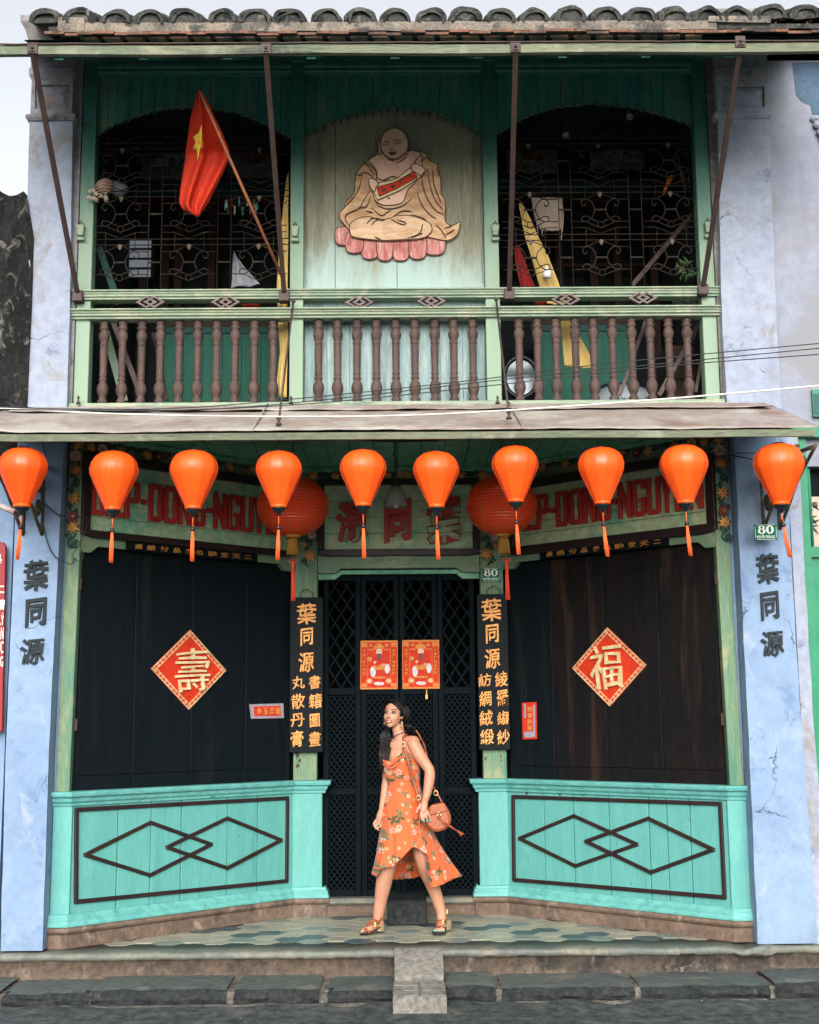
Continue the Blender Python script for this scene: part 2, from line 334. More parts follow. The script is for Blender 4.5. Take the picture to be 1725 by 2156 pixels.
# ------------------------------------------------------------ lettering
_tc = bpy.data.curves.new('lettering_source', 'FONT'); _to = bpy.data.objects.new('lettering_source', _tc); COL.objects.link(_to)
GL = {}
def glyph(ch, off=0., bev=0.):
    k = (ch, off, bev)
    if k not in GL:
        _tc.body = ch; _tc.offset = off; _tc.extrude = .05; _tc.bevel_depth = bev; _tc.bevel_resolution = 0; _tc.resolution_u = 2
        dg = bpy.context.evaluated_depsgraph_get(); dg.update(); m = bpy.data.meshes.new_from_object(_to.evaluated_get(dg))
        vs = [tuple(v.co) for v in m.vertices]; fs = [tuple(p.vertices) for p in m.polygons]; bpy.data.meshes.remove(m)
        x0 = min(v[0] for v in vs); x1 = max(v[0] for v in vs); y0 = min(v[1] for v in vs); y1 = max(v[1] for v in vs); z0 = min(v[2] for v in vs); z1 = max(v[2] for v in vs)
        GL[k] = ([((v[0]-x0)/(x1-x0), (v[1]-y0)/(y1-y0), (v[2]-z0)/(z1-z0)) for v in vs], fs)
    return GL[k]
def letter(ch, fr, quad, w0, w1, m, parent, name='character', off=.02, bev=0., brush=0., label=None):
    """one character stretched into quad=(a0,b0,a1,b1) lower-left, upper-right; optional slant dict"""
    vs, fs = glyph(ch, off, bev); a0, b0, a1, b1 = quad; mb = MB(); out = []
    W = a1-a0; H = b1-b0
    for x, y, z in vs:
        X = x; Y = y
        if brush:
            Y = y + brush*.10*(x-.5) + brush*.018*math.sin(x*9+y*3); X = x + brush*.022*math.sin(y*7+1.3+x*2) - brush*.03*(y-.5)
        if brush:
            nv = noise.noise_vector(V((x*3.2+ord(ch) % 97, y*3.2, .5)))*.035*brush + noise.noise_vector(V((x*9, y*9+ord(ch) % 31, 3)))*.016*brush; X += nv.x; Y += nv.y
        out.append(fr.P(a0+W*X, b0+H*Y, lerp(w0, w1, z)))
    mb.add(out, fs)
    o = mb.build(name, m, parent)
    if label: o['label'] = label
    return o
# ============================================================ GROUND
ZK = -0.165      # kerb stone top
ZS = -0.275      # street
mb = MB()
mb.grid([[V((x, y, ZS-.0)) for x in (-150, -30, -8, -4, 0, 4, 8, 30, 150)] for y in (-150, -40, -8, -2.2)], smooth=False)
tag(mb.build('street', ASPH), kind='structure')
g = MB().bx(-150, 150, -.68, 150, ZS-.35, ZS-.02).build('ground', MORT); tag(g, kind='structure')
# strip of worn asphalt with slight unevenness in front of the kerb
rows = []
for j in range(26):
    y = -2.2 + j*(1.56)/25; rows.append([V((x*.1, y, ZS + .006*noise.noise(V((x*.25, y*3, 0))) + (.018*max(0, (j-20)/5)*(1+.8*noise.noise(V((x*.4, 5, 1))))) if j > 0 else ZS)) for x in range(-80, 81)])
tag(MB().grid(rows).build('asphalt_edge', ASPH), kind='structure')
# kerb: mortar bed and stones
YK0, YK1 = -.66, -.17
kerb = MB().bx(-8, 8, YK0+.05, YK1, ZS-.02, ZK-.02).build('kerb', MORT, jit=.012, js=6); tag(kerb, kind='structure')
kx = lambda px: U(px, 2085, YK0).x
stones = [(-420, -190), (-180, -4), (2, 185), (190, 475), (492, 672), (690, 826), (940, 1046), (1058, 1338), (1352, 1624), (1636, 1850), (1860, 2150)]
for i, (a, b) in enumerate(stones):
    x0, x1 = kx(a), kx(b); hz = .012*math.sin(i*2.3); NX = max(6, int((x1-x0)/.035)); rws = []
    prof = [(YK1+.01, ZK+hz), (YK1-.12, ZK+hz+.002), (YK0+.12, ZK+hz), (YK0+.035, ZK+hz-.006), (YK0+.005, ZK+hz-.028), (YK0+.0, ZK-.06), (YK0+.012, ZK-.085), (YK0+.03, ZS-.015)]
    for k, (y, z) in enumerate(prof):
        r = []
        for q in range(NX+1):
            x = lerp(x0, x1, q/NX); e = .0 if k < 3 else .018
            nv = noise.noise_vector(V((x*9, k*.9+i*7, 3)))*e; ed = .02*(abs(2*q/NX-1)**8)
            r.append(V((x+nv.x*.4, y+nv.y+ed*.5, z+nv.z*.6-ed*.4)))
        rws.append(r)
    m2 = MB().grid(rws, smooth=False); o = m2.build('kerb_stone', BASTOP, kerb)
    o.data.materials.append(BASALT)
    for p in o.data.polygons:
        if p.center.z < ZK-.018 or (p.center.y < YK0+.03): p.material_index = 1
# broken concrete lip at the foot of the kerb
rws = []
for k, (y, z) in enumerate([(YK0+.03, ZS+.012), (YK0-.02, ZS+.018), (YK0-.07, ZS+.008), (YK0-.12, ZS-.012)]):
    rws.append([V((x*.04, y + .035*noise.noise(V((x*.07, k*.4, 2))), z + .012*noise.noise(V((x*.2, k, 7))) - (.02 if noise.noise(V((x*.05, 3, 3))) < -.1 and k < 3 else 0))) for x in range(-190, 191)])
o = MB().grid(rws, smooth=False).build('concrete_lip', MORT, kerb)
# platform
YN = -.175
plat = MB()
prof = [(0, ZK-.03), (.0, -.055), (.02, -.05), (.03, -.035), (.03, -.018), (.022, -.004), (.008, 0.0), (-.32, 0.0), (-.32, ZK-.03)]
NXP = 300; rws = []
for k, (o_, z) in enumerate(prof):
    r = []
    for q in range(NXP+1):
        x = lerp(-8, 8, q/NXP); e = .008 if 1 < k < 7 else (.004 if k < 2 else .0)
        if 1 < k < 7 and noise.noise(V((x*2.2, 8, 1))) > .42: e = .035
        nv = noise.noise_vector(V((x*5, k*.3, 3)))*e; r.append(V((x, YN-o_+nv.y-(0), z+nv.z-(abs(nv.x) if e > .02 else 0))))
    rws.append(r)
platform = MB().grid(rws).build('platform', PLATF); tag(platform, kind='structure')
for m_ in (BRSTD,): platform.data.materials.append(m_)
for p in platform.data.polygons:
    if p.center.z < -.045: p.material_index = 1
MB().bx(-3.1, 3.1, YN+.30, 2.0, -.3, -.006).build('floor_bed', PLATF, platform)
# hexagonal tiles, laid where the floor is seen
def inside_floor(x, y):
    lim = 2.46 - max(0, y)*1.06 if y > 0 else 2.6
    return abs(x) < lim-.02 and YN+.30 < y < YB+.08
hr = .118; hm = {}
def hexmesh(mt):
    b = MB(); pts = [(hr*.985*math.cos(rad(60*k)), hr*.985*math.sin(rad(60*k))) for k in range(6)]
    b.poly(Fr((0, 0, 0), (1, 0, 0), (0, 0, 1)), [(0, 0)], 0, 0) if 0 else None
    vs = [V((x, y, -.004)) for x, y in pts]+[V((x, y, .0)) for x, y in pts]+[V((x*.97, y*.97, .0025)) for x, y in pts]
    fs = [(k, (k+1) % 6, 6+(k+1) % 6, 6+k) for k in range(6)]+[(6+k, 6+(k+1) % 6, 12+(k+1) % 6, 12+k) for k in range(6)]+[tuple(range(12, 18))]
    b.add(vs, fs); return b.mesh('hex_tile', mt)
hms = [hexmesh(TILEA), hexmesh(TILEB), hexmesh(TILEC)]
for i in range(-16, 17):
    for j in range(-4, 12):
        x = i*hr*1.5 + .05; y = j*hr*math.sqrt(3) + (hr*math.sqrt(3)/2 if i % 2 else 0)
        if inside_floor(x, y):
            k = 1 if (i+2*j) % 3 == 0 and (j+i//2) % 2 == 0 else (0 if (i*7+j*5+(i*j) % 3) % 3 else 2)
            inst('hex_tile', hms[k], platform, Matrix.Translation((x, y, .0)))
# ============================================================ SHOPHOUSE
house = thing('shophouse', 'two storey green and blue painted shophouse with balcony, folding shutters and tiled roof', 'house', (0, .3, 0))
ZP0 = .12; ZSIL = 1.11
pathL = [(-2.55, 0.0), (-2.42, 0.0), (-.905, YB), (-.645, YB), (-.645, YB+.17)]
pathR = [(-x, y) for x, y in pathL][::-1]
# stone plinth
zpt = zf(1945, 0)   # top of plinth
for path in (pathL, pathR):
    prof = [(.0, 0), (.025, 0), (.028, zpt-.05), (.045, zpt-.042), (.055, zpt-.025), (.05, zpt-.008), (.035, zpt), (-.05, zpt), (-.05, 0)]
    pp = []
    for i in range(len(path)-1):
        a, b = V(path[i]), V(path[i+1]); n = max(1, int((b-a).length/.05))
        for k in range(n): pp.append(tuple(a.lerp(b, k/n)))
    pp.append(path[-1])
    m_ = MB().mould(path, prof); o = m_.build('plinth', BRST, house, bevel=.004)
# door step
zst = zf(1890, YB); 
st = part('door_step', house, (0, YB+.1, 0))
MB().bx(-.66, .66, YB-.005, YB+.35, 0, zst-.05).build('riser', BRST, st, bevel=.004)
MB().bx(-.66, .02, YB-.04, YB+.35, zst-.05, zst).build('tread', PLATF, st, bevel=.015, jit=.004)
MB().bx(.026, .66, YB-.04, YB+.35, zst-.052, zst-.003).build('tread', PLATF, st, bevel=.015, jit=.004)
sb0, sb1 = U(816, 1950, .90).x, U(899, 1950, .90).x
o = MB().bx(sb0, sb1, .88, YB-.046, .003, .195).build('step_block', BASALT, None, bevel=.012, jit=.006, js=9)
tag(o, 'dark stone step block standing on the tiles before the lattice door', 'step')
# lower turquoise walls
ZW0 = zpt
def lower_wall(fr, path, pts, planks, rect, dia1, dia2, label):
    pw = part('lower_wall', house, pts)
    # base moulding and cornice run round post, panel and pilaster
    base = [(0, ZW0), (.045, ZW0), (.045, ZW0+.02), (.036, ZW0+.03), (.036, ZW0+.055), (.024, ZW0+.065), (.018, ZW0+.085), (0, ZW0+.09)]
    MB().mould(path, base).build('base_moulding', TEAL2, pw, bevel=.003)
    cor = [(-.02, ZSIL-.105), (.012, ZSIL-.105), (.016, ZSIL-.085), (.03, ZSIL-.07), (.036, ZSIL-.045), (.055, ZSIL-.035), (.06, ZSIL-.015), (.06, ZSIL), (-.05, ZSIL+.002)]
    MB().mould(path, cor).build('sill_moulding', TEAL2, pw, bevel=.003)
    # posts
    s = 1 if fr is WR else -1
    x0, x1 = sorted((s*2.405, s*2.545)); MB().bx(x0, x1, -.002, .12, ZW0+.01, ZSIL-.02).build('corner_board', TEAL, pw, bevel=.003)
    x0, x1 = sorted((s*.66, s*.91)); MB().bx(x0, x1, YB+.0, YB+.19, ZW0+.01, ZSIL-.02).build('pilaster_base', TEAL, pw, bevel=.004)
    # planks
    L = SQ; e = [min(max(fr.uv(px, 1780)[0], 0), L) for px in planks]; e[0] = 0.0; e[-1] = L
    for i in range(len(e)-1):
        if e[i+1]-e[i] < .01: continue
        gp = .0025 if i else 0
        dw = (-.006, -.003, -.005, -.0035, -.006, -.004, -.005)[i % 7]
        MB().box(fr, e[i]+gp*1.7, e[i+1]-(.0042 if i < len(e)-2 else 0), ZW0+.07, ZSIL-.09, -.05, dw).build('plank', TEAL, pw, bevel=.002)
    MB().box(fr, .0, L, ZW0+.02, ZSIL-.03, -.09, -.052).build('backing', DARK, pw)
    def bar(p, q, w=.030, d=.016):
        a = V(fr.uv(*p)); b = V(fr.uv(*q)); t = (b-a).normalized(); n = V((-t.y, t.x))*w/2; a = a-t*w*.3; b = b+t*w*.3
        return [tuple(a-n), tuple(b-n), tuple(b+n), tuple(a+n)]
    m2 = MB()
    for i in range(4): m2.poly(fr, bar(rect[i], rect[(i+1) % 4]), -.006, .013+.0004*i, .006)
    m2.build('rectangular_moulding', DBROWN, pw)
    for dd, o_ in ((dia1, .0), (dia2, .0021)):
        m2 = MB()
        for i in range(4): m2.poly(fr, bar(dd[i], dd[(i+1) % 4], .028), -.006, .011+o_+.0004*i, .006)
        m2.build('diamond_moulding', DBROWN, pw)
    return pw
zl = lambda x, y: (x/2, 1579+y/2)
zr = lambda x, y: (863+x/2, 1579+y/2)
lower_wall(WL, pathL, (-1.66, .7, ZW0), [145, 248, 317.5, 382, 479, 543, 618],
    [zl(322, 252), zl(1210, 203), zl(1207, 552), zl(319, 640)],
    [zl(358, 442), zl(634, 306), zl(890, 398), zl(632, 528)], [zl(703, 410), zl(957, 288), zl(1184, 380), zl(957, 498)], '')
lower_wall(WR, pathR, (1.66, .7, ZW0), [1069, 1147, 1209, 1284, 1368, 1406, 1455, 1540],
    [zr(436, 197), zr(1308, 227), zr(1327, 621), zr(440, 547)],
    [zr(463, 373), zr(692, 278), zr(959, 398), zr(699, 489)], [zr(743, 385), zr(1006, 289), zr(1280, 420), zr(1016, 516)], '')
# outer posts and inner pilasters, to the ceiling
ZC = 3.80
for s, xi in ((-1, 0), (1, 1)):
    MB().poly(F0, [(s*2.53, ZSIL), (s*2.43, ZSIL), (s*2.395, 4.0), (s*2.505, 4.0)], -.10, .012).build('corner_post', SAGEV, house, bevel=.004)
    x0, x1 = sorted((s*.705, s*.905)); MB().bx(x0, x1, YB+.005, YB+.17, ZSIL, ZC).build('pilaster', SAGEV, house, bevel=.004)
# black folding shutters
def shutter(fr, top_out, top_in, bot_out, bot_in, joints, left, label):
    # outline corners in plane
    sh = part('window_shutter', house, fr.P(1, 1.2))
    w_ = -.035
    zl0 = fr.uv(*bot_out, w_)[1]; L = SQ
    a0 = 0.0; a1 = L
    ztop = max(fr.uv(*top_out, w_)[1], fr.uv(*top_in, w_)[1])
    ztop = (fr.uv(*top_out, w_)[1]+fr.uv(*top_in, w_)[1])/2+.03
    js = [a0]+[fr.uv(px, 1420, w_)[0] for px in joints]+[a1]
    for i in range(4):
        e0, e1 = js[i]+.003, js[i+1]-.003
        mt = BLACK if (left or i == 0) else BLACKB
        pb = MB().box(fr, e0, e1, ZSIL, ztop, w_-.035, w_-.012).build('shutter_leaf', mt, sh, bevel=.002)
        m2 = MB()   # raised field
        m2.poly(fr, [(e0+(.06 if i == 0 else .0), ZSIL+.11), (e1-(.06 if i == 3 else 0), ZSIL+.11), (e1-(.06 if i == 3 else 0), ztop-.16), (e0+(.06 if i == 0 else 0), ztop-.16)], w_-.013, w_-.003, .005)
        m2.build('shutter_field', mt, sh)
    return ztop
zt1 = shutter(WL, (165, 1157), (612, 1199), (148, 1659), (619, 1642), (283, 404, 518), True, '')
zt2 = shutter(WR, (1508, 1147), (1073, 1197), (1531, 1645), (1068, 1640), (1164, 1275, 1390), False, '')
ZLT = zt1
for fr, s in ((WL, -1), (WR, 1)):
    # lintel under the sign band, with notched lower edge
    zb = ZLT-.03; zt = 2.99
    L = SQ
    MB().poly(fr, [(0, zt), (0, zb-.02), (.10, zb-.02), (.16, zb+.03), (L-.16, zb+.03), (L-.10, zb-.02), (L, zb-.02), (L, zt)], -.06, .01, .004).build('window_lintel', SAGE, house)
    MB().box(fr, 0, L, ZSIL, ZC, -.12, -.075).build('wall_backing', DARK, house)
    # hinges
    for zz in (1.55, 2.6):
        a = .008 if s < 0 else L-.028
        MB().box(fr, a, a+.02, zz, zz+.09, .004, .012).build('hinge', IRON, house)
CHIP = mat('bare_brown_chip', (.085, .05, .035), (.05, .03, .025), .9, 20, bump=.3, fine=.3)
rc = random.Random(11)
def chip(fr, px, py, r_, w):
    a, b_ = fr.uv(px, py, w); MB().poly(fr, [(a+r_*rc.uniform(.45, 1.1)*math.cos(k*.698), b_+r_*1.5*rc.uniform(.5, 1.2)*math.sin(k*.698)) for k in range(9)], w-.004, w+.0012).build('paint_chip', CHIP, house)
for px, py, r_ in ((626, 1590, .022), (631, 1600, .018), (627, 1612, .016), (640, 1594, .006), (1023, 1597, .012), (1055, 1592, .010), (1056, 1601, .008), (648, 1608, .004)): chip(FB, px, py, r_, -.005)
for px, py, r_ in ((262, 1698, .005), (420, 1702, .004), (505, 1760, .004), (300, 1880, .004)): chip(WL, px, py, r_, -.004)
for px, py, r_ in ((1110, 1668, .018), (1180, 1668, .022), (1230, 1670, .024), (1450, 1725, .004), (1330, 1860, .005)): chip(WR, px, py, r_, -.003)
# iron handle hooks above the plaques
# lintel above the lattice door
zd = zf(1199, YB); zdl = zf(1171, YB)
MB().poly(FB, [(-.70, zdl), (-.70, zd-.03), (-.55, zd-.03), (-.50, zd+.01), (.50, zd+.01), (.55, zd-.03), (.70, zd-.03), (.70, zdl)], -.03, .02, .005).build('door_lintel', SAGE, house)
MB().poly(FB, [(-.70, zd-.0), (-.70, zd-.08), (-.55, zd-.08), (-.50, zd-.035), (.50, zd-.035), (.55, zd-.08), (.70, zd-.08), (.70, zd+.0)], -.08, -.035, .003).build('door_head', CEILG, house)
# lattice doors
def lattice_leaf(a0, a1, name='door_leaf'):
    Yd = YB+.14; fr = FY(Yd); z0 = zst; z1 = zd-.03
    pt_ = part(name, house, (a0, Yd, z0)); fw = .045
    zm1 = zf(1455, Yd); zm2 = zf(1665, Yd); z1b = z1
    MB().box(fr, a0, a0+fw, z0, z1, 0, .04).build('stile', BLKDOOR, pt_, bevel=.003)
    MB().box(fr, a1-fw, a1, z0, z1, 0, .04).build('stile', BLKDOOR, pt_, bevel=.003)
    for zz, h in ((z0, .055), (zm2-.03, .06), (zm1-.03, .06), (z1-.06, .06)):
        MB().box(fr, a0+fw, a1-fw, zz, zz+h, .002, .038).build('rail', BLKDOOR, pt_, bevel=.003)
    def lat(x0, x1, zz0, zz1, px, pz, sw, nm):
        m2 = MB(); W = x1-x0; H = zz1-zz0; sl_ = pz/px
        for sg, wd in ((1, .012), (-1, .020)):
            k = -int(H/pz)-2
            while True:
                # line: z = zz0 + sg*sl*(x-x0) + k*pz
                if sg < 0 and k*pz > H + W*sl_+pz: break
                if sg > 0 and k*pz > H+pz: break
                pts = []
                f = lambda x: zz0+sg*sl_*(x-x0)+k*pz
                # clip
                xa, xb = x0, x1; lo, hi = zz0, zz1
                if sg > 0: xa = max(xa, x0+(lo-zz0-k*pz)/sl_); xb = min(xb, x0+(hi-zz0-k*pz)/sl_)
                else: xa = max(xa, x0+(zz0+k*pz-hi)/sl_); xb = min(xb, x0+(zz0+k*pz-lo)/sl_)
                if xb-xa > .004:
                    A = V((xa, f(xa))); B = V((xb, f(xb))); t = (B-A).normalized(); nn = V((-t.y, t.x))*sw/2
                    m2.poly(fr, [tuple(A-nn), tuple(B-nn), tuple(B+nn), tuple(A+nn)], wd-.005, wd+.003)
                k += 1
        m2.build(nm, BLKDOOR, pt_)
    x0, x1 = a0+fw, a1-fw
    lat(x0, x1, zm1+.03, z1-.06, .105, .16, .014, 'wide_lattice')
    lat(x0, x1, zm2+.03, zm1-.03, .047, .058, .012, 'fine_lattice')
    lat(x0, x1, z0+.055, zm2-.03, .047, .058, .012, 'fine_lattice')
for a0, a1 in ((-.655, -.335), (-.33, -.003), (.003, .33), (.335, .655)): lattice_leaf(a0, a1)
# dark shop behind
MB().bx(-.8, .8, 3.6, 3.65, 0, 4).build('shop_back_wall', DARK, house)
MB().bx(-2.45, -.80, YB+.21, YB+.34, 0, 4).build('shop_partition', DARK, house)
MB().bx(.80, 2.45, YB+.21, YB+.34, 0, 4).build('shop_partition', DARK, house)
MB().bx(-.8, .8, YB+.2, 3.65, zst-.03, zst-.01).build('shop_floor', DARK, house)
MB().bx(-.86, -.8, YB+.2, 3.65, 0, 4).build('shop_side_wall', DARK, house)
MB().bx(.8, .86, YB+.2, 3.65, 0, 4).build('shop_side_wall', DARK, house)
# ceiling of the recess: boards running front to back
cb = part('recess_ceiling', house, (0, .7, ZC))
nb = 26; 
for i in range(nb):
    x0 = -2.5+i*5/nb; x1 = -2.5+(i+1)*5/nb-.006
    MB().bx(x0, x1, -.05, YB+.1, ZC+.004*(i % 2), ZC+.02).build('ceiling_board', CEILG, cb)
MB().bx(-2.5, 2.5, -.08, .0, ZC-.04, ZC-.001).build('ceiling_beam', CEILG, cb, bevel=.004)
# upper wall above doorway (behind the sign) and cove under the ceiling
MB().box(FB, -.96, .96, zdl-.0, ZC, -.08, -.002).build('wall_above_door', SAGE, house)
for fr, a0, a1 in ((WL, 0, SQ), (WR, 0, SQ), (FB, -.95, .95)):
    if fr is not FB: MB().box(fr, a0, a1, ZLT, ZC, -.074, -.004).build('wall_above_window', SAGE, house)
    MB().box(fr, a0-.0, a1, ZC-.045, ZC-.001, -.004, .03).build('cove_moulding', CEILG, house, bevel=.005)
# ============================================================ SIGNS
def signboard(fr, outer, inner, label, nb, loc, jointsz=None):
    """outer/inner: px corners TL TR BR BL"""
    t = thing('signboard', label, 'signboard', loc)
    a0 = fr.uv(*outer[0])[0]; a1 = fr.uv(*outer[1])[0]; zt = (fr.uv(*outer[0])[1]+fr.uv(*outer[1])[1])/2; zb = (fr.uv(*outer[2])[1]+fr.uv(*outer[3])[1])/2
    i0 = fr.uv(*inner[0])[0]; i1 = fr.uv(*inner[1])[0]; it = (fr.uv(*inner[0])[1]+fr.uv(*inner[1])[1])/2; ib = (fr.uv(*inner[2])[1]+fr.uv(*inner[3])[1])/2
    return t, a0, a1, zb, zt, i0, i1, ib, it
def frame_and_boards(t, fr, a0, a1, zb, zt, i0, i1, ib, it, nb):
    W = .045
    MB().poly(fr, [(a0, it), (a1, it), (a1, zt), (a0, zt)], .0, W, .008).build('frame', DBROWN, t)
    MB().poly(fr, [(a0, zb+.02), (a0+.1, zb), (a1-.1, zb), (a1, zb+.02), (a1, ib), (a0, ib)], .0, W-.002, .008).build('frame', DBROWN, t)
    MB().poly(fr, [(a0, ib), (i0, ib), (i0, it), (a0, it)], .0, W-.001, .008).build('frame', DBROWN, t)
    MB().poly(fr, [(i1, ib), (a1, ib), (a1, it), (i1, it)], .0, W-.003, .008).build('frame', DBROWN, t)
    h = (it-ib)/nb
    for k in range(nb):
        MB().box(fr, i0, i1, ib+h*k+(.003 if k else 0), ib+h*(k+1), 0, .012+.003*(k % 2)).build('board', SIGNG, t, bevel=.003)
def stroke(fr, o, W, H, polys, w0, w1, mb):
    for p in polys: mb.poly(fr, [(o[0]+x*W, o[1]+y*H) for x, y in p], w0, w1, .004)
T = .30   # stroke share of width
def L_(ch):
    t = T; h = .135
    bar = lambda x0, y0, x1, y1: [(x0, y0), (x1, y0), (x1, y1), (x0, y1)]
    C = .12
    lt = bar(0, 0, t, 1); rt = bar(1-t, 0, 1, 1)
    if ch == 'I': return [bar(0, 0, 1, 1)]
    if ch == '-': return [bar(0, .42, 1, .56)]
    if ch == 'E': return [lt, bar(t, 0, 1, h), bar(t, .43, .9, .43+h), bar(t, 1-h, 1, 1)]
    if ch == 'D': return [lt, bar(t, 0, 1-C*1.5, h), bar(t, 1-h, 1-C*1.5, 1), [(1-t, h*.95), (1-C*1.5, 0), (1, C*.6), (1, 1-C*.6), (1-C*1.5, 1), (1-t, 1-h*.95)]]
    if ch == 'P': return [lt, bar(t, .42, 1-C*1.5, .42+h), bar(t, 1-h, 1-C*1.5, 1), [(1-t, .42+h), (1-C*1.5, .42), (1, .42+C*.6), (1, 1-C*.6), (1-C*1.5, 1), (1-t, 1-h)]]
    if ch == 'O': return [[(0, C*.6), (C*1.5, 0), (t, h), (t, 1-h), (C*1.5, 1), (0, 1-C*.6)], [(1-t, h), (1-C*1.5, 0), (1, C*.6), (1, 1-C*.6), (1-C*1.5, 1), (1-t, 1-h)], [(C*1.5, 0), (1-C*1.5, 0), (1-t, h), (t, h)], [(t, 1-h), (1-t, 1-h), (1-C*1.5, 1), (C*1.5, 1)]]
    if ch == 'G': return [[(0, C*.6), (C*1.5, 0), (t, h), (t, 1-h), (C*1.5, 1), (0, 1-C*.6)], [(C*1.5, 0), (1-C*1.5, 0), (1-t, h), (t, h)], [(1-t, h), (1-C*1.5, 0), (1, C*.6), (1, .5), (1-t, .5)], bar(.52, .40, 1-t, .5), [(t, 1-h), (1-t, 1-h), (1-C*1.5, 1), (C*1.5, 1)], [(1-t, .72), (1, .72), (1, 1-C*.6), (1-C*1.5, 1), (1-t, 1-h)]]
    if ch == 'U': return [[(0, C*.6), (C*1.5, 0), (t, h), (t, 1), (0, 1)], [(1-t, h), (1-C*1.5, 0), (1, C*.6), (1, 1), (1-t, 1)], [(C*1.5, 0), (1-C*1.5, 0), (1-t, h), (t, h)]]
    if ch == 'N': return [bar(0, 0, .27, 1), bar(.73, 0, 1, 1), [(.27, 1), (.27, .62), (.73, 0), (.73, .38)]]
    if ch == 'Y': return [bar(.35, 0, .65, .45), [(.35, .45), (.65, .45), (1, 1), (.70, 1), (.5, .62), (.30, 1), (0, 1)]]
TXT = 'DIEP-DONG-NGUYEN'
XL = [(193, 222), (225, 233.5), (240, 260), (263, 294), (299, 309), (314, 342), (345.5, 374.5), (377.5, 403), (409, 433), (437, 447), (451, 477), (481, 505), (508, 534), (536, 557), (562, 581), (585, 607)]
XR = [(1069, 1095), (1098, 1105), (1109, 1127), (1130, 1153.5), (1157.5, 1168), (1171, 1195), (1199, 1226), (1228.5, 1254), (1258, 1285), (1289, 1299), (1302, 1330), (1333, 1359), (1363, 1391), (1393, 1416), (1422, 1443), (1451, 1481)]
def latin(fr, xs, zb, zt, t):
    for ch, (x0, x1) in zip(TXT, xs):
        a0 = fr.uv(x0, 1065, .03)[0]; a1 = fr.uv(x1, 1065, .03)[0]; mb = MB()
        stroke(fr, (a0, zb), a1-a0, zt-zb, L_(ch), .012, .042, mb); mb.build('letter', REDP, t, label=None) if 0 else mb.build('letter', REDP, t)
def zavg(fr, pts): return sum(fr.uv(x, y, .03)[1] for x, y in pts)/len(pts)
# left
t, *g_ = signboard(WL, [(172, 957), (620, 1012), (620, 1172), (168, 1132)], [(189, 979), (606, 1026), (606, 1158), (187, 1119)], 'green plank sign with red DIEP-DONG-NGUYEN letters above the left shutters', 5, (-1.66, .7, 3.3))
frame_and_boards(t, WL, *g_, 5)
latin(WL, XL, zavg(WL, [(193, 1085), (328, 1099), (464, 1112), (520, 1120)]), zavg(WL, [(193, 1005), (328, 1020), (464, 1036), (520, 1045)]), t)
LSIGN = g_
t, *g_ = signboard(WR, [(1068, 1012), (1505, 955), (1505, 1122), (1068, 1172)], [(1084, 1028), (1488, 976), (1488, 1103), (1084, 1154)], 'green plank sign with red DIEP-DONG-NGUYEN letters above the right shutters', 5, (1.66, .7, 3.3))
frame_and_boards(t, WR, *g_, 5)
latin(WR, XR, zavg(WR, [(1171, 1110), (1302, 1093), (1363, 1083), (1481, 1071)]), zavg(WR, [(1171, 1035), (1302, 1016), (1363, 1004), (1481, 992)]), t)
RSIGN = g_
t, *g_ = signboard(FB, [(670, 1010), (1008, 1010), (1008, 1172), (670, 1172)], [(683, 1022), (994, 1022), (994, 1157), (683, 1157)], 'green plank sign with three large red characters above the lattice door', 4, (0, YB, 3.3))
frame_and_boards(t, FB, *g_, 4)
def qd(fr, x0, y0, x1, y1, w=.03):
    a0, b1 = fr.uv(x0, y0, w); a1, b0 = fr.uv(x1, y1, w); return (a0, b0, a1, b1)
for ch, q in (('源', (708, 1054, 776, 1142)), ('同', (808, 1053, 868, 1140)), ('葉', (894, 1041, 974, 1144))):
    letter(ch, FB, qd(FB, *q), .012, .05, REDP, t, 'character', .028, .012, .9)
# No 58 oval
t = thing('number_plaque', 'small rounded green wooden plaque reading Nº58 on the lintel over the lattice door', 'plaque', (0, YB, zdl))
a0, b0, a1, b1 = qd(FB, 807, 1170, 868, 1189); r_ = (b1-b0)/2
pts = [(a0+r_+r_*math.cos(rad(90+k*22.5)), (b0+b1)/2+r_*math.sin(rad(90+k*22.5))) for k in range(9)]+[(a1-r_+r_*math.cos(rad(-90+k*22.5)), (b0+b1)/2+r_*math.sin(rad(-90+k*22.5))) for k in range(9)]
MB().poly(FB, pts, .018, .032, .004).build('board', SAGE, t)
for ch, xx in (('N', .15), ('º', .31), ('5', .45), ('8', .65)):
    ww = .13 if ch != 'º' else .07
    W = a1-a0; letter(ch, FB, (a0+W*xx, b0+(b1-b0)*(.25 if ch != 'º' else .5), a0+W*(xx+ww), b1-(b1-b0)*.22), .032, .037, SAGEV, t, 'character', .02)
# horizontal plaques
HT = '處銷分品藥名馳堂天二'
def hplaque(fr, quad, xs, label, loc):
    t = thing('name_board', label, 'plaque', loc)
    a0 = fr.uv(*quad[0], .02)[0]; a1 = fr.uv(*quad[1], .02)[0]; zt = (fr.uv(*quad[0], .02)[1]+fr.uv(*quad[1], .02)[1])/2; zb = (fr.uv(*quad[3], .02)[1]+fr.uv(*quad[2], .02)[1])/2
    MB().poly(fr, [(a0, zb), (a1, zb), (a1, zt), (a0, zt)], .0115, .03, .003).build('board', BLACK, t)
    h = (zt-zb)
    for ch, (x0, x1) in zip(HT, xs):
        p0 = fr.uv(x0, 1160, .03)[0]; p1 = fr.uv(x1, 1160, .03)[0]; k = .24 if ch != '二' else .33
        letter(ch, fr, (p0, zb+h*k, p1, zt-h*k*.8), .03, .038, GOLD, t, 'character', .012, 0, .7)
cx_ = lambda z: 157.9+z*.3051
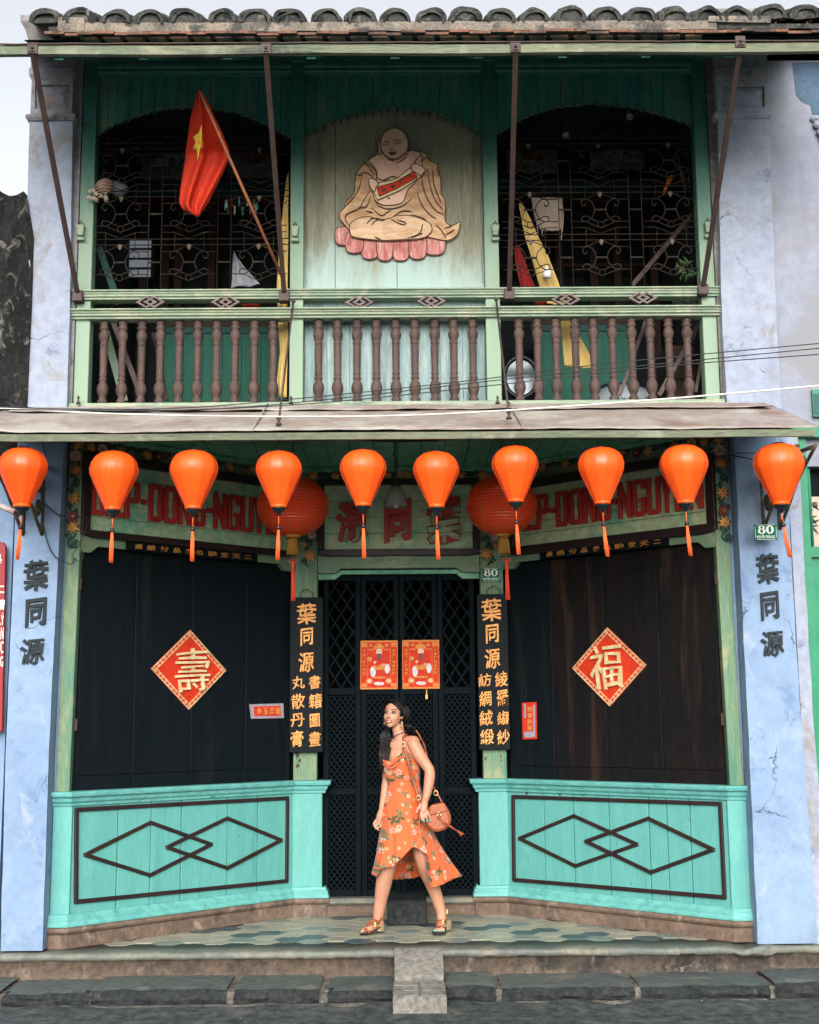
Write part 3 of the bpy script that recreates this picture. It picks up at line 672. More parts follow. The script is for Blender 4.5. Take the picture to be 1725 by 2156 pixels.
hplaque(WL, [(266, 1141), (541, 1166), (539, 1184), (265, 1159)], [(cx_(a), cx_(b)) for a, b in ((413, 463), (494, 552), (585, 645), (680, 725), (762, 812), (830, 880), (918, 980), (1010, 1055), (1085, 1138), (1170, 1218))], 'long black board with ten small gilt characters below the left letter sign', (-1.66, .7, 3.0))
cx_ = lambda z: 1042.1+z*.3051
hplaque(WR, [(1138, 1161), (1408, 1129), (1410, 1148), (1138, 1179)], [(cx_(a), cx_(b)) for a, b in ((358, 400), (428, 480), (512, 568), (598, 640), (680, 724), (752, 800), (830, 895), (925, 975), (1005, 1065), (1100, 1150))], 'long black board with ten small gilt characters below the right letter sign', (1.66, .7, 3.0))
# vertical plaques on the pilasters
def vplaque(x0, x1, y0, y1, big, c1, c2, label, X1, X2, XB):
    fr = FY(YB-.02); t = thing('name_board', label, 'plaque', (fr.pt((x0+x1)/2, y1)))
    a0, b0, a1, b1 = qd(fr, x0, y0, x1, y1, .03)
    MB().poly(fr, [(a0, b0), (a1, b0), (a1, b1), (a0, b1)], -.0, .03, .004).build('board', BLACK, t)
    for ch, (xa, ya, xb, yb) in zip(big, XB): letter(ch, fr, qd(fr, xa, ya, xb, yb), .03, .045, GOLD, t, 'character', .010, .010, 1.)
    for ch, (xa, ya, xb, yb) in zip(c1, X1): letter(ch, fr, qd(fr, xa, ya, xb, yb), .03, .043, GOLD, t, 'character', .008, .006, 1.)
    for ch, (xa, ya, xb, yb) in zip(c2, X2): letter(ch, fr, qd(fr, xa, ya, xb, yb), .03, .043, GOLD, t, 'character', .008, .006, 1.)
    m2 = MB(); c = fr.pt((x0+x1)/2, y0, .02)
    m2.tube(cat([c+V((-.045, 0, .0)), c+V((-.06, -.0, .03)), c+V((-.03, 0, .055)), c+V((0, 0, .075)), c+V((.03, 0, .055)), c+V((.06, 0, .03)), c+V((.045, 0, 0))], 5), .004, 5); m2.build('hanging_hook', IRON, t)
b = lambda x, y: (x/2, 1105+y/2)
def bxs(l, f): return [(*f(x0, y0), *f(x1, y1)) for x0, y0, x1, y1 in l]
vplaque(611, 680, 1258, 1584, '葉同源', '丸散丹膏', '書籍圖畫', 'tall black hanging board with gilt characters on the left pilaster beside the lattice door',
    bxs([(1230, 638, 1285, 692), (1228, 712, 1284, 775), (1225, 793, 1282, 850), (1226, 868, 1278, 935)], b), bxs([(1302, 635, 1350, 692), (1300, 710, 1356, 772), (1304, 795, 1348, 852), (1302, 872, 1350, 932)], b),
    bxs([(1248, 332, 1334, 418), (1265, 435, 1320, 508), (1258, 535, 1324, 620)], b))
b = lambda x, y: (863+x/2, 1105+y/2)
vplaque(1004, 1075, 1251, 1578, '葉同源', '紡綢絨緞', '綾羅縐紗', 'tall black hanging board with gilt characters on the right pilaster beside the lattice door',
    bxs([(288, 626, 344, 682), (292, 700, 346, 765), (293, 782, 350, 845), (296, 860, 354, 925)], b), bxs([(358, 618, 414, 682), (366, 695, 416, 762), (368, 785, 416, 842), (368, 862, 420, 925)], b),
    bxs([(298, 312, 388, 405), (318, 420, 376, 498), (314, 520, 382, 605)], b))
# diamonds on the shutters
def diamond(fr, c4, ch, joint, chq, label):
    t = thing('diamond_plaque', label, 'plaque', fr.pt(*c4[2]))
    P = [V(fr.uv(*p, .02)) for p in c4]     # top, right, bottom, left
    cx = (P[0].x+P[2].x)/2; cz = (P[1].y+P[3].y)/2; hw = (P[1].x-P[3].x)/2; hh = (P[0].y-P[2].y)/2; cz = (P[0].y+P[2].y)/2
    w0 = -.045
    for sg, lo in ((-1, 1), (1, 1)):
        MB().poly(fr, [(cx+sg*.002, cz-hh), (cx+sg*hw, cz), (cx+sg*.002, cz+hh)], -.05, -.028).build('red_board', REDBD, t)
    # cream border with key pattern
    m2 = MB()
    def rim(s0, s1, w):
        q = [(0, hh), (hw, 0), (0, -hh), (-hw, 0)]
        for i in range(4):
            a, b_ = q[i], q[(i+1) % 4]
            m2.poly(fr, [(cx+a[0]*s0, cz+a[1]*s0), (cx+b_[0]*s0, cz+b_[1]*s0), (cx+b_[0]*s1, cz+b_[1]*s1), (cx+a[0]*s1, cz+a[1]*s1)], -.03, w)
    rim(1, .982, -.022); rim(.862, .850, -.022); 
    m2.build('border', CREAML, t)
    m2 = MB(); q = [V((0, hh)), V((hw, 0)), V((0, -hh)), V((-hw, 0))]
    for i in range(4):
        a = q[i]; b_ = q[(i+1) % 4]; d = b_-a; inn = -(a+b_)/2
        for k in range(11):
            t0 = (k+.35)/11.5; u = d/11.5*.86
            for (p0, p1, s0, s1) in ((.0, .75, .030, .042), (.0, .15, .045, .100), (.0, .6, .100, .113), (.45, .6, .07, .100)):
                A = a+d*t0+u*p0; B = a+d*t0+u*p1
                f = lambda p, s: (cx+(p+inn*s).x, cz+(p+inn*s).y)
                m2.poly(fr, [f(A, s0*1.25), f(B, s0*1.25), f(B, s1*1.25), f(A, s1*1.25)], -.029, -.0235)
    o = m2.build('key_pattern', CREAML, t); o['kind'] = 'stuff'
    x0, y0, x1, y1 = chq
    letter(ch, fr, qd(fr, x0, y0, x1, y1, -.02), -.028, -.006, CREAML, t, 'character', -.006, .006, .9)
diamond(WL, [(408, 1326), (483, 1410), (404, 1494), (325, 1409)], '壽', 404, (370, 1365, 440, 1457), 'red diamond with cream key border and longevity character on the left shutters')
diamond(WR, [(1272, 1321), (1353, 1405), (1277, 1487), (1197, 1405)], '福', 1275, (1242, 1359, 1311, 1450), 'red diamond with cream key border and fortune character on the right shutters')
# small red paper banners
PAPR = mat('printed_red_paper', (.60, .045, .018), (.48, .032, .014), .7, 20, bump=.1, fine=.15, spec=.12)
PAPB = mat('printed_blue_pattern', (.18, .38, .50), (.45, .18, .16), .5, 60, bump=0, fine=.3)
PAPG = mat('printed_gold_ink', (.60, .27, .07), (.52, .16, .05), .7, 60, bump=0, fine=.2, spec=.12)
PAPS = mat('printed_skin_ink', (.66, .38, .26), None, .5, bump=0, fine=.1)
PAPW = mat('printed_pale_ink', (.62, .60, .55), (.42, .40, .45), .5, 30, bump=0, fine=.2)
PAPK = mat('printed_dark_ink', (.03, .03, .05), None, .5, bump=0, fine=.1)
def quadp(fr, pts, w0, w1, m, name, t):
    return MB().poly(fr, [fr.uv(*p, w1) for p in pts], w0, w1).build(name, m, t)
fr = WL; t = thing('paper_banner', 'small horizontal red paper banner with blue patterned border on the left shutters', 'paper banner', fr.pt(563, 1513))
quadp(fr, [(526, 1483), (597, 1481), (598, 1512), (530, 1513.5)], -.034, -.025, PAPB, 'border', t)
quadp(fr, [(534, 1488), (591, 1486), (592, 1507), (536, 1508)], -.025, -.0235, PAPR, 'paper', t)
for k, ch in enumerate('金玉滿堂'): letter(ch, fr, qd(fr, 542+k*13, 1490, 552+k*13, 1504, -.02), -.0235, -.021, PAPG, t, 'character', .05)
fr = WR; t = thing('paper_banner', 'narrow vertical red paper banner hung on a nail on the right shutters', 'paper banner', fr.pt(1114, 1555))
quadp(fr, [(1099, 1480), (1129, 1478), (1130, 1556), (1101, 1557)], -.034, -.025, PAPR, 'paper', t)
quadp(fr, [(1103, 1482), (1107, 1482), (1108, 1512), (1104, 1512)], -.025, -.0235, PAPB, 'border', t)
quadp(fr, [(1122, 1484), (1127, 1484), (1127, 1540), (1123, 1540)], -.025, -.0234, PAPB, 'border', t)
quadp(fr, [(1104, 1541), (1127, 1540), (1127, 1552), (1105, 1553)], -.025, -.0232, PAPB, 'border', t)
for k, ch in enumerate('迎春接福'): letter(ch, fr, qd(fr, 1110, 1488+k*13, 1120, 1499+k*13, -.02), -.0235, -.021, PAPG, t, 'character', .05)
m2 = MB(); m2.tube([fr.pt(1108, 1447, -.02), fr.pt(1109, 1478, -.02)], .002, 4); m2.build('string', CABLE, t)
# house number plates
def plate(fr, x0, y0, x1, y1, label, w=.0):
    t = thing('house_number_plate', label, 'number plate', fr.pt((x0+x1)/2, y1, w))
    a0, b0, a1, b1 = qd(fr, x0, y0, x1, y1, w+.01); W = a1-a0; H = b1-b0
    f = lambda x, y: (a0+W*x, b0+H*y)
    MB().poly(fr, [(a0, b0), (a1, b0), (a1, b1), (a0, b1)], w, w+.01, .002).build('plate', PLATEG, t)
    m2 = MB(); e = .035; e2 = .05
    for p, q in (((.10, e), (.90, e)), ((.10, 1-e2), (.90, 1-e2))): m2.poly(fr, [f(p[0], p[1]), f(q[0], q[1]), f(q[0], q[1]+.022), f(p[0], p[1]+.022)], w+.01, w+.0112)
    for x in (e, 1-e-.014): m2.poly(fr, [f(x, .15), f(x+.014, .15), f(x+.014, .85), f(x, .85)], w+.01, w+.0113)
    m2.build('border_line', PLATEW, t)
    # bold numerals with thick and thin strokes
    def ring(cx, cy, rx, ry, ix, iy):
        N = 24; vs = []; 
        for k in range(N):
            a = 2*math.pi*k/N; c_, s_ = math.cos(a), math.sin(a)
            vs += [fr.P(*f(cx+rx*c_, cy+ry*s_), w+.0125), fr.P(*f(cx+ix*c_, cy+iy*s_), w+.0125), fr.P(*f(cx+rx*c_, cy+ry*s_), w+.01)]
        return vs, [(3*k, 3*((k+1) % N), 3*((k+1) % N)+1, 3*k+1) for k in range(N)]+[(3*k, 3*k+2, 3*((k+1) % N)+2, 3*((k+1) % N)) for k in range(N)]
    m2 = MB()
    m2.add(*ring(.32, .56, .165, .165, .065, .115)); m2.add(*ring(.32, .79, .14, .125, .055, .085)); m2.build('numeral_eight', PLATEW, t)
    m2 = MB(); m2.add(*ring(.68, .665, .17, .26, .065, .215)); m2.build('numeral_zero', PLATEW, t)
    xs = .10; 
    TX = 'NGUYỄN THÁI HỌC'; ws = [1, 1, 1, 1, .85, 1, .5, .85, 1, 1, .4, .5, 1, 1, 1]; tot = sum(ws); x = .10
    for ch, ww in zip(TX, ws):
        d = .80*ww/tot
        if ch != ' ':
            top = {'Ễ': .37, 'Á': .36}.get(ch, .29); bot = .085 if ch == 'Ọ' else .12
            letter(ch, fr, (*f(x+d*.08, bot), *f(x+d*.92, top)), w+.01, w+.0125, PLATEW, t, 'letter', .02)
        x += d
plate(FY(-.28), 1588, 1104, 1638, 1137, 'green 80 NGUYỄN THÁI HỌC house number plate on the right blue pillar', .002)
plate(FY(YB), 1013, 1196, 1055, 1225, 'green 80 NGUYỄN THÁI HỌC house number plate above the right hanging board', .008)
# posters on the lattice door
def poster(x0, y0, x1, y1, label, rot):
    fr = FY(YB+.085); t = thing('new_year_poster', label, 'poster', fr.pt((x0+x1)/2, y1)); a0, b0, a1, b1 = qd(fr, x0, y0, x1, y1, .0)
    W = a1-a0; H = b1-b0; ws = [0]
    def f(x, y): return (a0+W*x+rot*H*(y-.5), b0+H*y)
    def el(cx, cy, rx, ry, n=18, a0_=0, a1_=360): return [f(cx+rx*math.cos(rad(lerp(a0_, a1_, k/n))), cy+ry*math.sin(rad(lerp(a0_, a1_, k/n)))) for k in range(n if a1_-a0_ >= 360 else n+1)]
    def lay(name, m, *polys):
        mb = MB(); w_ = ws[0]
        for p in polys: mb.poly(fr, p, w_, w_+.0007); w_ += .00004
        ws[0] = w_+.0009; o = mb.build(name, m, t)
        if len(polys) > 1: o['kind'] = 'stuff'
        return o
    r4 = lambda xa, ya, xb, yb: [f(xa, ya), f(xb, ya), f(xb, yb), f(xa, yb)]
    lay('paper', PAPR, r4(0, 0, 1, 1))
    lay('printed_border', PAPG, r4(.0, .0, 1, .035), r4(0, .965, 1, 1), r4(0, .035, .018, .965), r4(.982, .035, 1, .965), r4(.03, .87, .18, .95), r4(.82, .87, .97, .95), r4(.03, .05, .18, .12), r4(.82, .05, .97, .12), r4(.19, .14, .2, .86), r4(.80, .14, .81, .86))
    lay('printed_robe', REDBD, el(.5, .36, .27, .19), [f(.33, .5), f(.67, .5), f(.74, .22), f(.26, .22)])
    lay('printed_sleeve', PAPW, el(.34, .36, .075, .11), el(.72, .42, .07, .10), el(.5, .115, .14, .035), el(.30, .15, .03, .02), el(.72, .15, .03, .02))
    lay('printed_gold_outline', PAPG, el(.25, .62, .07, .045), el(.5, .86, .15, .055), r4(.22, .80, .38, .825), r4(.62, .80, .78, .825), el(.5, .91, .06, .035), r4(.36, .395, .64, .41), el(.5, .455, .16, .05), el(.24, .17, .09, .06), el(.76, .17, .09, .06), el(.28, .90, .05, .03), el(.70, .90, .05, .03), el(.5, .24, .2, .02))
    lay('printed_face', PAPS, el(.5, .765, .085, .06), el(.40, .55, .05, .03), el(.63, .52, .05, .03), el(.24, .17, .05, .035), el(.76, .17, .05, .035))
    lay('printed_beard', PAPK, [f(.45, .73), f(.55, .73), f(.535, .62), f(.5, .58), f(.465, .62)], r4(.455, .775, .49, .785), r4(.51, .775, .545, .785))
    lay('printed_scroll', REDBD, r4(.59, .52, .72, .70), r4(.41, .47, .50, .56))
    for k, ch in enumerate('恭喜發財財到家'): letter(ch, fr, (*f(.07, .80-k*.078-.04), *f(.15, .80-k*.078+.02)), .0, .009, PAPG, t, 'character', .03)
    for k, ch in enumerate('迎春接福福臨門'): letter(ch, fr, (*f(.85, .80-k*.078-.04), *f(.93, .80-k*.078+.02)), .0, .009, PAPG, t, 'character', .03)
poster(759, 1349, 838, 1451, 'red and gold festive poster on the left middle leaf of the lattice door', .01)
poster(847, 1348, 926, 1450, 'red and gold festive poster with a padlock below it on the lattice door', .0)
t = tag(MB().bx(*[v for v in (U(896, 1470, YB+.08).x, U(901, 1470, YB+.08).x)], YB+.08, YB+.10, zf(1472, YB), zf(1463, YB)).bx(U(897.5, 1460, YB+.08).x, U(899.5, 1460, YB+.08).x, YB+.085, YB+.093, zf(1463, YB), zf(1452, YB)).build('padlock', GOLD), 'small brass padlock hanging between the middle lattice door leaves', 'padlock')
# carved vine frieze: dark scrolls, gilt leaves, flowers
VINE = mat('dark_green_carved_vine', (.012, .05, .038), (.022, .075, .05), .5, 12, bump=.3, fine=.3)
GLEAF = mat('gilded_leaf', (.58, .27, .08), (.45, .19, .055), .4, 20, bump=.2, fine=.25, metal=.3)
PETAL = mat('pinkish_carved_petal', (.52, .34, .28), (.44, .25, .2), .6, 20, bump=.1, fine=.2)
RFLOW = mat('dark_red_carved_petal', (.12, .022, .02), None, .6, bump=.1, fine=.2)
def leafpts(s, kind):
    a = [(0, -1), (.25, -.55), (.75, -.75), (.55, -.2), (1., .1), (.5, .2), (.55, .75), (.15, .4), (-.1, 1), (-.25, .35), (-.8, .5), (-.5, .05), (-.95, -.3), (-.4, -.35), (-.45, -.8), (-.15, -.5)]
    b = [(0, -1), (.2, -.5), (.9, -.6), (.6, -.1), (.7, .5), (.2, .3), (0, .95), (-.25, .35), (-.85, .6), (-.6, 0), (-.8, -.55), (-.25, -.5)]
    return [(x*s, y*s) for x, y in (a if kind % 2 else b)]
def frieze(fr, path, hw, items, w, name_parent):
    """path: px points along the middle; hw half width in m"""
    P = [V(fr.uv(x, y, w)) for x, y in path]
    t = part('carved_vine', house, fr.P(*P[0], w))
    # backing strip
    mb = MB(); up = []; dn = []
    for i, p in enumerate(P):
        d = (P[min(i+1, len(P)-1)]-P[max(i-1, 0)]).normalized(); n = V((-d.y, d.x)); up.append(tuple(p+n*hw)); dn.append(tuple(p-n*hw))
    # scroll tubes and berries
    L = sum((P[i+1]-P[i]).length for i in range(len(P)-1)); n = int(L/.055); pos = []
    def at(s):
        for i in range(len(P)-1):
            l = (P[i+1]-P[i]).length
            if s <= l or i == len(P)-2:
                return P[i].lerp(P[i+1], min(1, s/l)), (P[i+1]-P[i]).normalized()
            s -= l
    w_ = w
    pts = []
    for k in range(n*3+1):
        p, d = at(L*k/(n*3)); nn = V((-d.y, d.x)); q = p+nn*hw*.55*math.sin(k*.9); pts.append(fr.P(q.x, q.y, w_+.006+.004*math.sin(k*2.)))
    mb.tube(pts, .008, 6)
    for k in range(n):
        p, d = at(L*(k+.5)/n); nn = V((-d.y, d.x)); sg = 1 if k % 2 else -1; c = p+nn*hw*.35*sg; ring = []
        for j in range(13):
            a = j*.55; rr = .026-.0016*j; ring.append(fr.P(c.x+rr*math.cos(a)*sg, c.y+rr*math.sin(a), w_+.012))
        mb.tube(ring, .006, 5)
        if k % 4 == 1:
            for j in range(9):
                q = c+V((random.uniform(-.025, .025), random.uniform(-.03, .03))); mb.sphere(fr.P(q.x, q.y, w_+.012), .010, 7)
    mb.build('vine_scroll', VINE, t)
    for kind, x, y, s, rot in items:
        a, b_ = fr.uv(x, y, w+.02)
        if kind in 'gh':
            pts = [(a+px_*math.cos(rot)-py_*math.sin(rot), b_+px_*math.sin(rot)+py_*math.cos(rot)) for px_, py_ in leafpts(s, kind == 'g')]
            m2 = MB(); n_ = len(pts); vs = [fr.P(*p, w+.012) for p in pts]+[fr.P(*p, w+.022+(.010 if i % 2 else 0)) for i, p in enumerate(pts)]+[fr.P(a, b_, w+.036)]
            fs = [(i, (i+1) % n_, n_+(i+1) % n_, n_+i) for i in range(n_)]+[(n_+i, n_+(i+1) % n_, 2*n_) for i in range(n_)]+[tuple(range(n_))[::-1]]
            m2.add(vs, fs); m2.build('gilt_leaf', GLEAF, t)
        else:
            m2 = MB(); N = 8
            for k in range(N):
                an = rot+2*math.pi*k/N; c_, s_ = math.cos(an), math.sin(an); pp = [(0, -.16), (.55, -.30), (1, 0), (.55, .30), (0, .16)]
                q = [(a+s*(px_*c_-py_*s_), b_+s*(px_*s_+py_*c_)) for px_, py_ in pp]
                vs = [fr.P(*q[0], w+.018), fr.P(*q[1], w+.024), fr.P(*q[2], w+.030), fr.P(*q[3], w+.024), fr.P(*q[4], w+.018)]
                m2.add(vs, [(0, 1, 2, 3, 4)])
            o = m2.build('carved_flower', PETAL if kind == 'f' else RFLOW, t, solid=.006)
            MB().sphere(fr.P(a, b_, w+.028), s*.28, 8).build('flower_heart', GLEAF, t)
    return t
s_ = .05
zL = lambda x, y: (x/2, 579+y/2)
zR = lambda x, y: (863+x/2, 579+y/2)
frieze(WL, [zL(350, 712), zL(700, 758), zL(1050, 800), zL(1245, 826)], .045, [('g', *zL(380, 722), s_, .3), ('f', *zL(430, 735), .05, .1), ('h', *zL(508, 738), s_, .9), ('g', *zL(620, 757), s_, -.5), ('r', *zL(667, 766), .045, 0), ('h', *zL(732, 768), s_, .8), ('g', *zL(968, 805), s_, .2), ('g', *zL(1064, 816), s_, .5), ('h', *zL(1180, 832), s_, .5)], .01, '')
frieze(WR, [zR(400, 822), zR(640, 790), zR(950, 738), zR(1290, 690)], .045, [('g', *zR(557, 808), s_, .6), ('g', *zR(655, 793), s_, -.2), ('h', *zR(890, 752), s_, .7), ('r', *zR(957, 748), .045, 0), ('g', *zR(1003, 737), s_, .2), ('h', *zR(1115, 720), s_, .4), ('f', *zR(1190, 710), .05, .3), ('g', *zR(1240, 700), s_, -.3)], .01, '')
zC = lambda x, y: (631.6+x*.2746, 915.8+y*.2746)
frieze(FB, [zC(80, 298), zC(500, 298), zC(1000, 295), zC(1420, 292)], .042, [('g', *zC(100, 305), s_, .4), ('h', *zC(275, 312), s_, -.4), ('g', *zC(668, 305), s_, .9), ('f', *zC(765, 302), .045, .2), ('g', *zC(832, 303), s_, .1), ('h', *zC(1238, 300), s_, .7), ('g', *zC(1400, 300), s_, -.3)], .01, '')
F_ = FY(-.012)
frieze(F_, [zL(322, 700), zL(318, 800), zL(308, 950), zL(300, 1150)], .052, [('h', *zL(325, 715), s_, .9), ('f', *zL(318, 762), .055, 0), ('g', *zL(316, 818), s_*1.1, .4), ('g', *zL(310, 938), s_*1.1, -.2), ('r', *zL(308, 1018), .05, 0), ('g', *zL(306, 1060), s_*1.1, .3)], .005, '')
frieze(F_, [zR(1300, 690), zR(1310, 800), zR(1320, 950), zR(1332, 1120)], .052, [('h', *zR(1300, 690), s_, .9), ('f', *zR(1305, 738), .055, 0), ('g', *zR(1310, 790), s_*1.1, .4), ('g', *zR(1317, 916), s_*1.1, -.2), ('r', *zR(1322, 992), .05, 0), ('g', *zR(1324, 1040), s_*1.1, .3)], .005, '')
for pts, its in (([(640, 1125), (652, 1160), (643, 1192)], [('f', 657, 1127, .045, 0), ('g', 652, 1168, .062, -.2), ('h', 640, 1146, .035, .4)]), ([(1022, 1128), (1030, 1160), (1034, 1190)], [('f', 1042, 1128, .045, 0), ('g', 1023, 1165, .062, .2), ('h', 1045, 1148, .035, .4)])):
    frieze(FB, pts, .05, its, .0, '')
# ============================================================ PILLARS AND SIDE WALLS
def polypx(fr, pts, w0, w1, mb=None, inset=0.):
    mb = mb or MB(); return mb.poly(fr, [fr.uv(*p, w1) for p in pts], w0, w1, inset)
FP = FY(-.15)
def facegrid(fr, edgeL, edgeR, nu, nv, back, m, name, parent, amp=.004):
    """a plastered face with slight unevenness between two traced edges (bottom to top), closed at the back"""
    L = [V(fr.uv(*p)) for p in edgeL]; R = [V(fr.uv(*p)) for p in edgeR]; z0 = L[0].y; z1 = L[-1].y; rows = []
    zr_ = [p.y for p in R]
    for j in range(nv+1):
        z = lerp(z0, z1, j/nv); xl = pl([p.y for p in L], [p.x for p in L], z); xr = pl([p.y for p in R], [p.x for p in R], z)
        r = [fr.P(xl, z, -back)]
        for i in range(nu+1):
            x = lerp(xl, xr, i/nu); k = .5 if i in (0, nu) else 1
            r.append(fr.P(x + (noise.noise(V((z*4, xl, 2)))*.006 if i in (0, nu) else 0), z, k*amp*2*noise.noise(V((x*3, z*2.2, 5)))))
        r.append(fr.P(xr, z, -back)); rows.append(r)
    mb = MB().grid(rows, smooth=False); n = len(rows[0])
    mb.f.append(tuple(range(n))[::-1]); mb.f.append(tuple(range(nv*n, nv*n+n))); mb.sm += [False, False]
    return mb.build(name, m, parent)
pilL = part('street_pillar', house, (-2.75, 0, 0))
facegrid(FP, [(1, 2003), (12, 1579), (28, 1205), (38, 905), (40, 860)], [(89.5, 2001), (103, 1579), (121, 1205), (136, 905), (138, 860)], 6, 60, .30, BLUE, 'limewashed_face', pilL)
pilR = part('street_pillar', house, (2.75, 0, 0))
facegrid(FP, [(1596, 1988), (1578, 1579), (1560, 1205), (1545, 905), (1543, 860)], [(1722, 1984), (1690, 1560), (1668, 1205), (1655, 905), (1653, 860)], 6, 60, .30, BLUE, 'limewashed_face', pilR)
upL = part('upper_pillar', house, (-2.75, 0, 4)); FQ = FY(-.10)
facegrid(FQ, [(42, 868), (52, 650), (62, 255)], [(140, 866), (147, 650), (153, 254)], 6, 40, .35, BLUEU, 'limewashed_face', upL, .008)
upR = part('upper_pillar', house, (2.75, 0, 4))
facegrid(FQ, [(1532, 862), (1520, 650), (1512, 247)], [(1646, 860), (1635, 650), (1620, 243)], 6, 40, .35, BLUEU, 'limewashed_face', upR, .005)
# capitals with sunk panels
def capital(p, x0, x1, yb, ytop, m, panel):
    fr = FQ; ring = [(yb, .018), (yb-9, .03), (yb-12, .012), (yb-20, -.002)]
    a0 = fr.uv(x0, yb)[0]; a1 = fr.uv(x1, yb)[0]; z = lambda y: fr.uv((x0+x1)/2, y)[1]
    MB().mould([(a0, .25), (a0, -.10), (a1, -.10), (a1, .25)][::1], [(-.04, z(yb+3)), (.012, z(yb+3)), (.028, z(yb-3)), (.028, z(yb-8)), (.010, z(yb-12)), (-.04, z(yb-12))]).build('ledge', m, p, bevel=.004, jit=.006, js=8)
    px0, px1, py0, py1 = panel
    q = [fr.uv(px0, py1), fr.uv(px1, py1), fr.uv(px1, py0), fr.uv(px0, py0)]
    bx0, bx1, bz0, bz1 = a0+.005, a1-.005, z(yb-12), z(ytop)
    A = [V((bx0, bz0)), V((bx1, bz0)), V((bx1, bz1)), V((bx0, bz1))]; B = [V(k) for k in q]; cxx = (B[0].x+B[1].x)/2; czz = (B[0].y+B[3].y)/2
    C = [V((lerp(b.x, cxx, .35), lerp(b.y, czz, .45))) for b in B]
    vs = [fr.P(k.x, k.y, 0) for k in A]+[fr.P(k.x, k.y, 0) for k in B]+[fr.P(k.x, k.y, -.022) for k in B]+[fr.P(k.x, k.y, -.004) for k in C]+[fr.P(k.x, k.y, -.35) for k in A]
    fs = [(i, (i+1) % 4, 4+(i+1) % 4, 4+i) for i in range(4)]+[(4+i, 4+(i+1) % 4, 8+(i+1) % 4, 8+i) for i in range(4)]+[(8+i, 8+(i+1) % 4, 12+(i+1) % 4, 12+i) for i in range(4)]+[(12, 13, 14, 15)]+[((i+1) % 4, i, 16+i, 16+(i+1) % 4) for i in range(4)]+[(19, 18, 17, 16)]
    MB().add(vs, fs).build('sunk_panel_block', m, p)
    for k, (yy, o_) in enumerate(((ytop+6, .02), (ytop-4, .04), (ytop-14, .055), (ytop-24, .05))):
        pass
capital(upL, 62, 152, 252, 168, OLDPL, (74, 146, 178, 228))
capital(upR, 1510, 1618, 247, 172, BLUEU, (1522, 1610, 182, 226))
def cornice(p, x0, x1, y0, y1, m):
    fr = FQ; a0 = fr.uv(x0, y1)[0]; a1 = fr.uv(x1, y1)[0]; z = lambda t: fr.uv((x0+x1)/2, lerp(y1, y0, t))[1]
    prof = [(-.04, z(0)), (.0, z(0)), (.02, z(.08)), (.02, z(.18)), (.008, z(.22)), (.012, z(.4)), (.035, z(.45)), (.035, z(.55)), (.02, z(.6)), (.05, z(.8)), (.08, z(.9)), (.085, z(1)), (-.04, z(1))]
    MB().mould([(a0, .3), (a0, -.10), (a1, -.10), (a1, .3)], prof).build('cornice', m, p, bevel=.005, jit=.01, js=6)
capital_y = 0
cornice(upL, 66, 150, 42, 168, OLDPL); cornice(upR, 1512, 1616, 28, 172, OLDPL)
# brown plaster reveal between pillar and wooden frame
for s in (-1, 1):
    x0, x1 = sorted((s*2.5, s*2.56)); MB().bx(x0, x1, -.02, .25, 3.98, 7.0).build('plaster_reveal', OLDPL if s < 0 else CONC, house, jit=.004)
for s in (-1, 1):
    x0, x1 = sorted((s*2.49, s*2.62)); MB().bx(x0, x1, .03, .28, -.01, 4.0).build('side_reveal', BLUE, house, jit=.003)
# raised black characters on the pillars
def pchars(par, chars): 
    for ch, q in chars: letter(ch, FP, qd(FP, *q, .01), -.01, .018, INK, par, 'painted_character', .016, .008, 1.1)
pchars(pilL, [('葉', (49, 1180, 101, 1242)), ('同', (54, 1260, 97, 1318)), ('源', (44, 1343, 93, 1399))])
pchars(pilR, [('葉', (1590, 1166, 1643, 1228)), ('同', (1600, 1246, 1643, 1304)), ('源', (1602, 1327, 1653, 1381))])
# ============================================================ BALCONY STOREY
ZF = zf(848, 0)                 # balcony floor
MB().bx(-2.5, 2.5, -.03, 2.5, ZC+.03, ZF-.03).build('floor_structure', DARK, house)
MB().bx(-2.52, 2.52, -.06, .12, ZF-.05, ZF).build('floor_sill', RAIL, house, bevel=.004)
XP = [(-2.495, -2.385), tuple(F0.uv(x, 400)[0] for x in (612, 640)), tuple(F0.uv(x, 400)[0] for x in (1018, 1048)), (2.385, 2.495)]
ZT = zf(131, 0)
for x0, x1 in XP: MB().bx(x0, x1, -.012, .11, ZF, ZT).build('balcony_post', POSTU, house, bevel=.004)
m2 = MB(); 
MB().bx(-2.5, 2.5, -.02, .12, ZT-.0, zf(118, 0)).build('head_beam', DKGR, house, bevel=.004)
bays = [(XP[0][1], XP[1][0]), (XP[1][1], XP[2][0]), (XP[2][1], XP[3][0])]
for x0, x1 in bays:
    z_ = ZT
    MB().mould([(x0, .01), (x1, .01)], [(-.02, z_-.10), (.005, z_-.10), (.01, z_-.085), (.022, z_-.075), (.022, z_-.06), (.012, z_-.055), (.03, z_-.04), (.034, z_-.02), (.034, z_-.001), (-.02, z_-.001)]).build('head_moulding', POSTU, house)
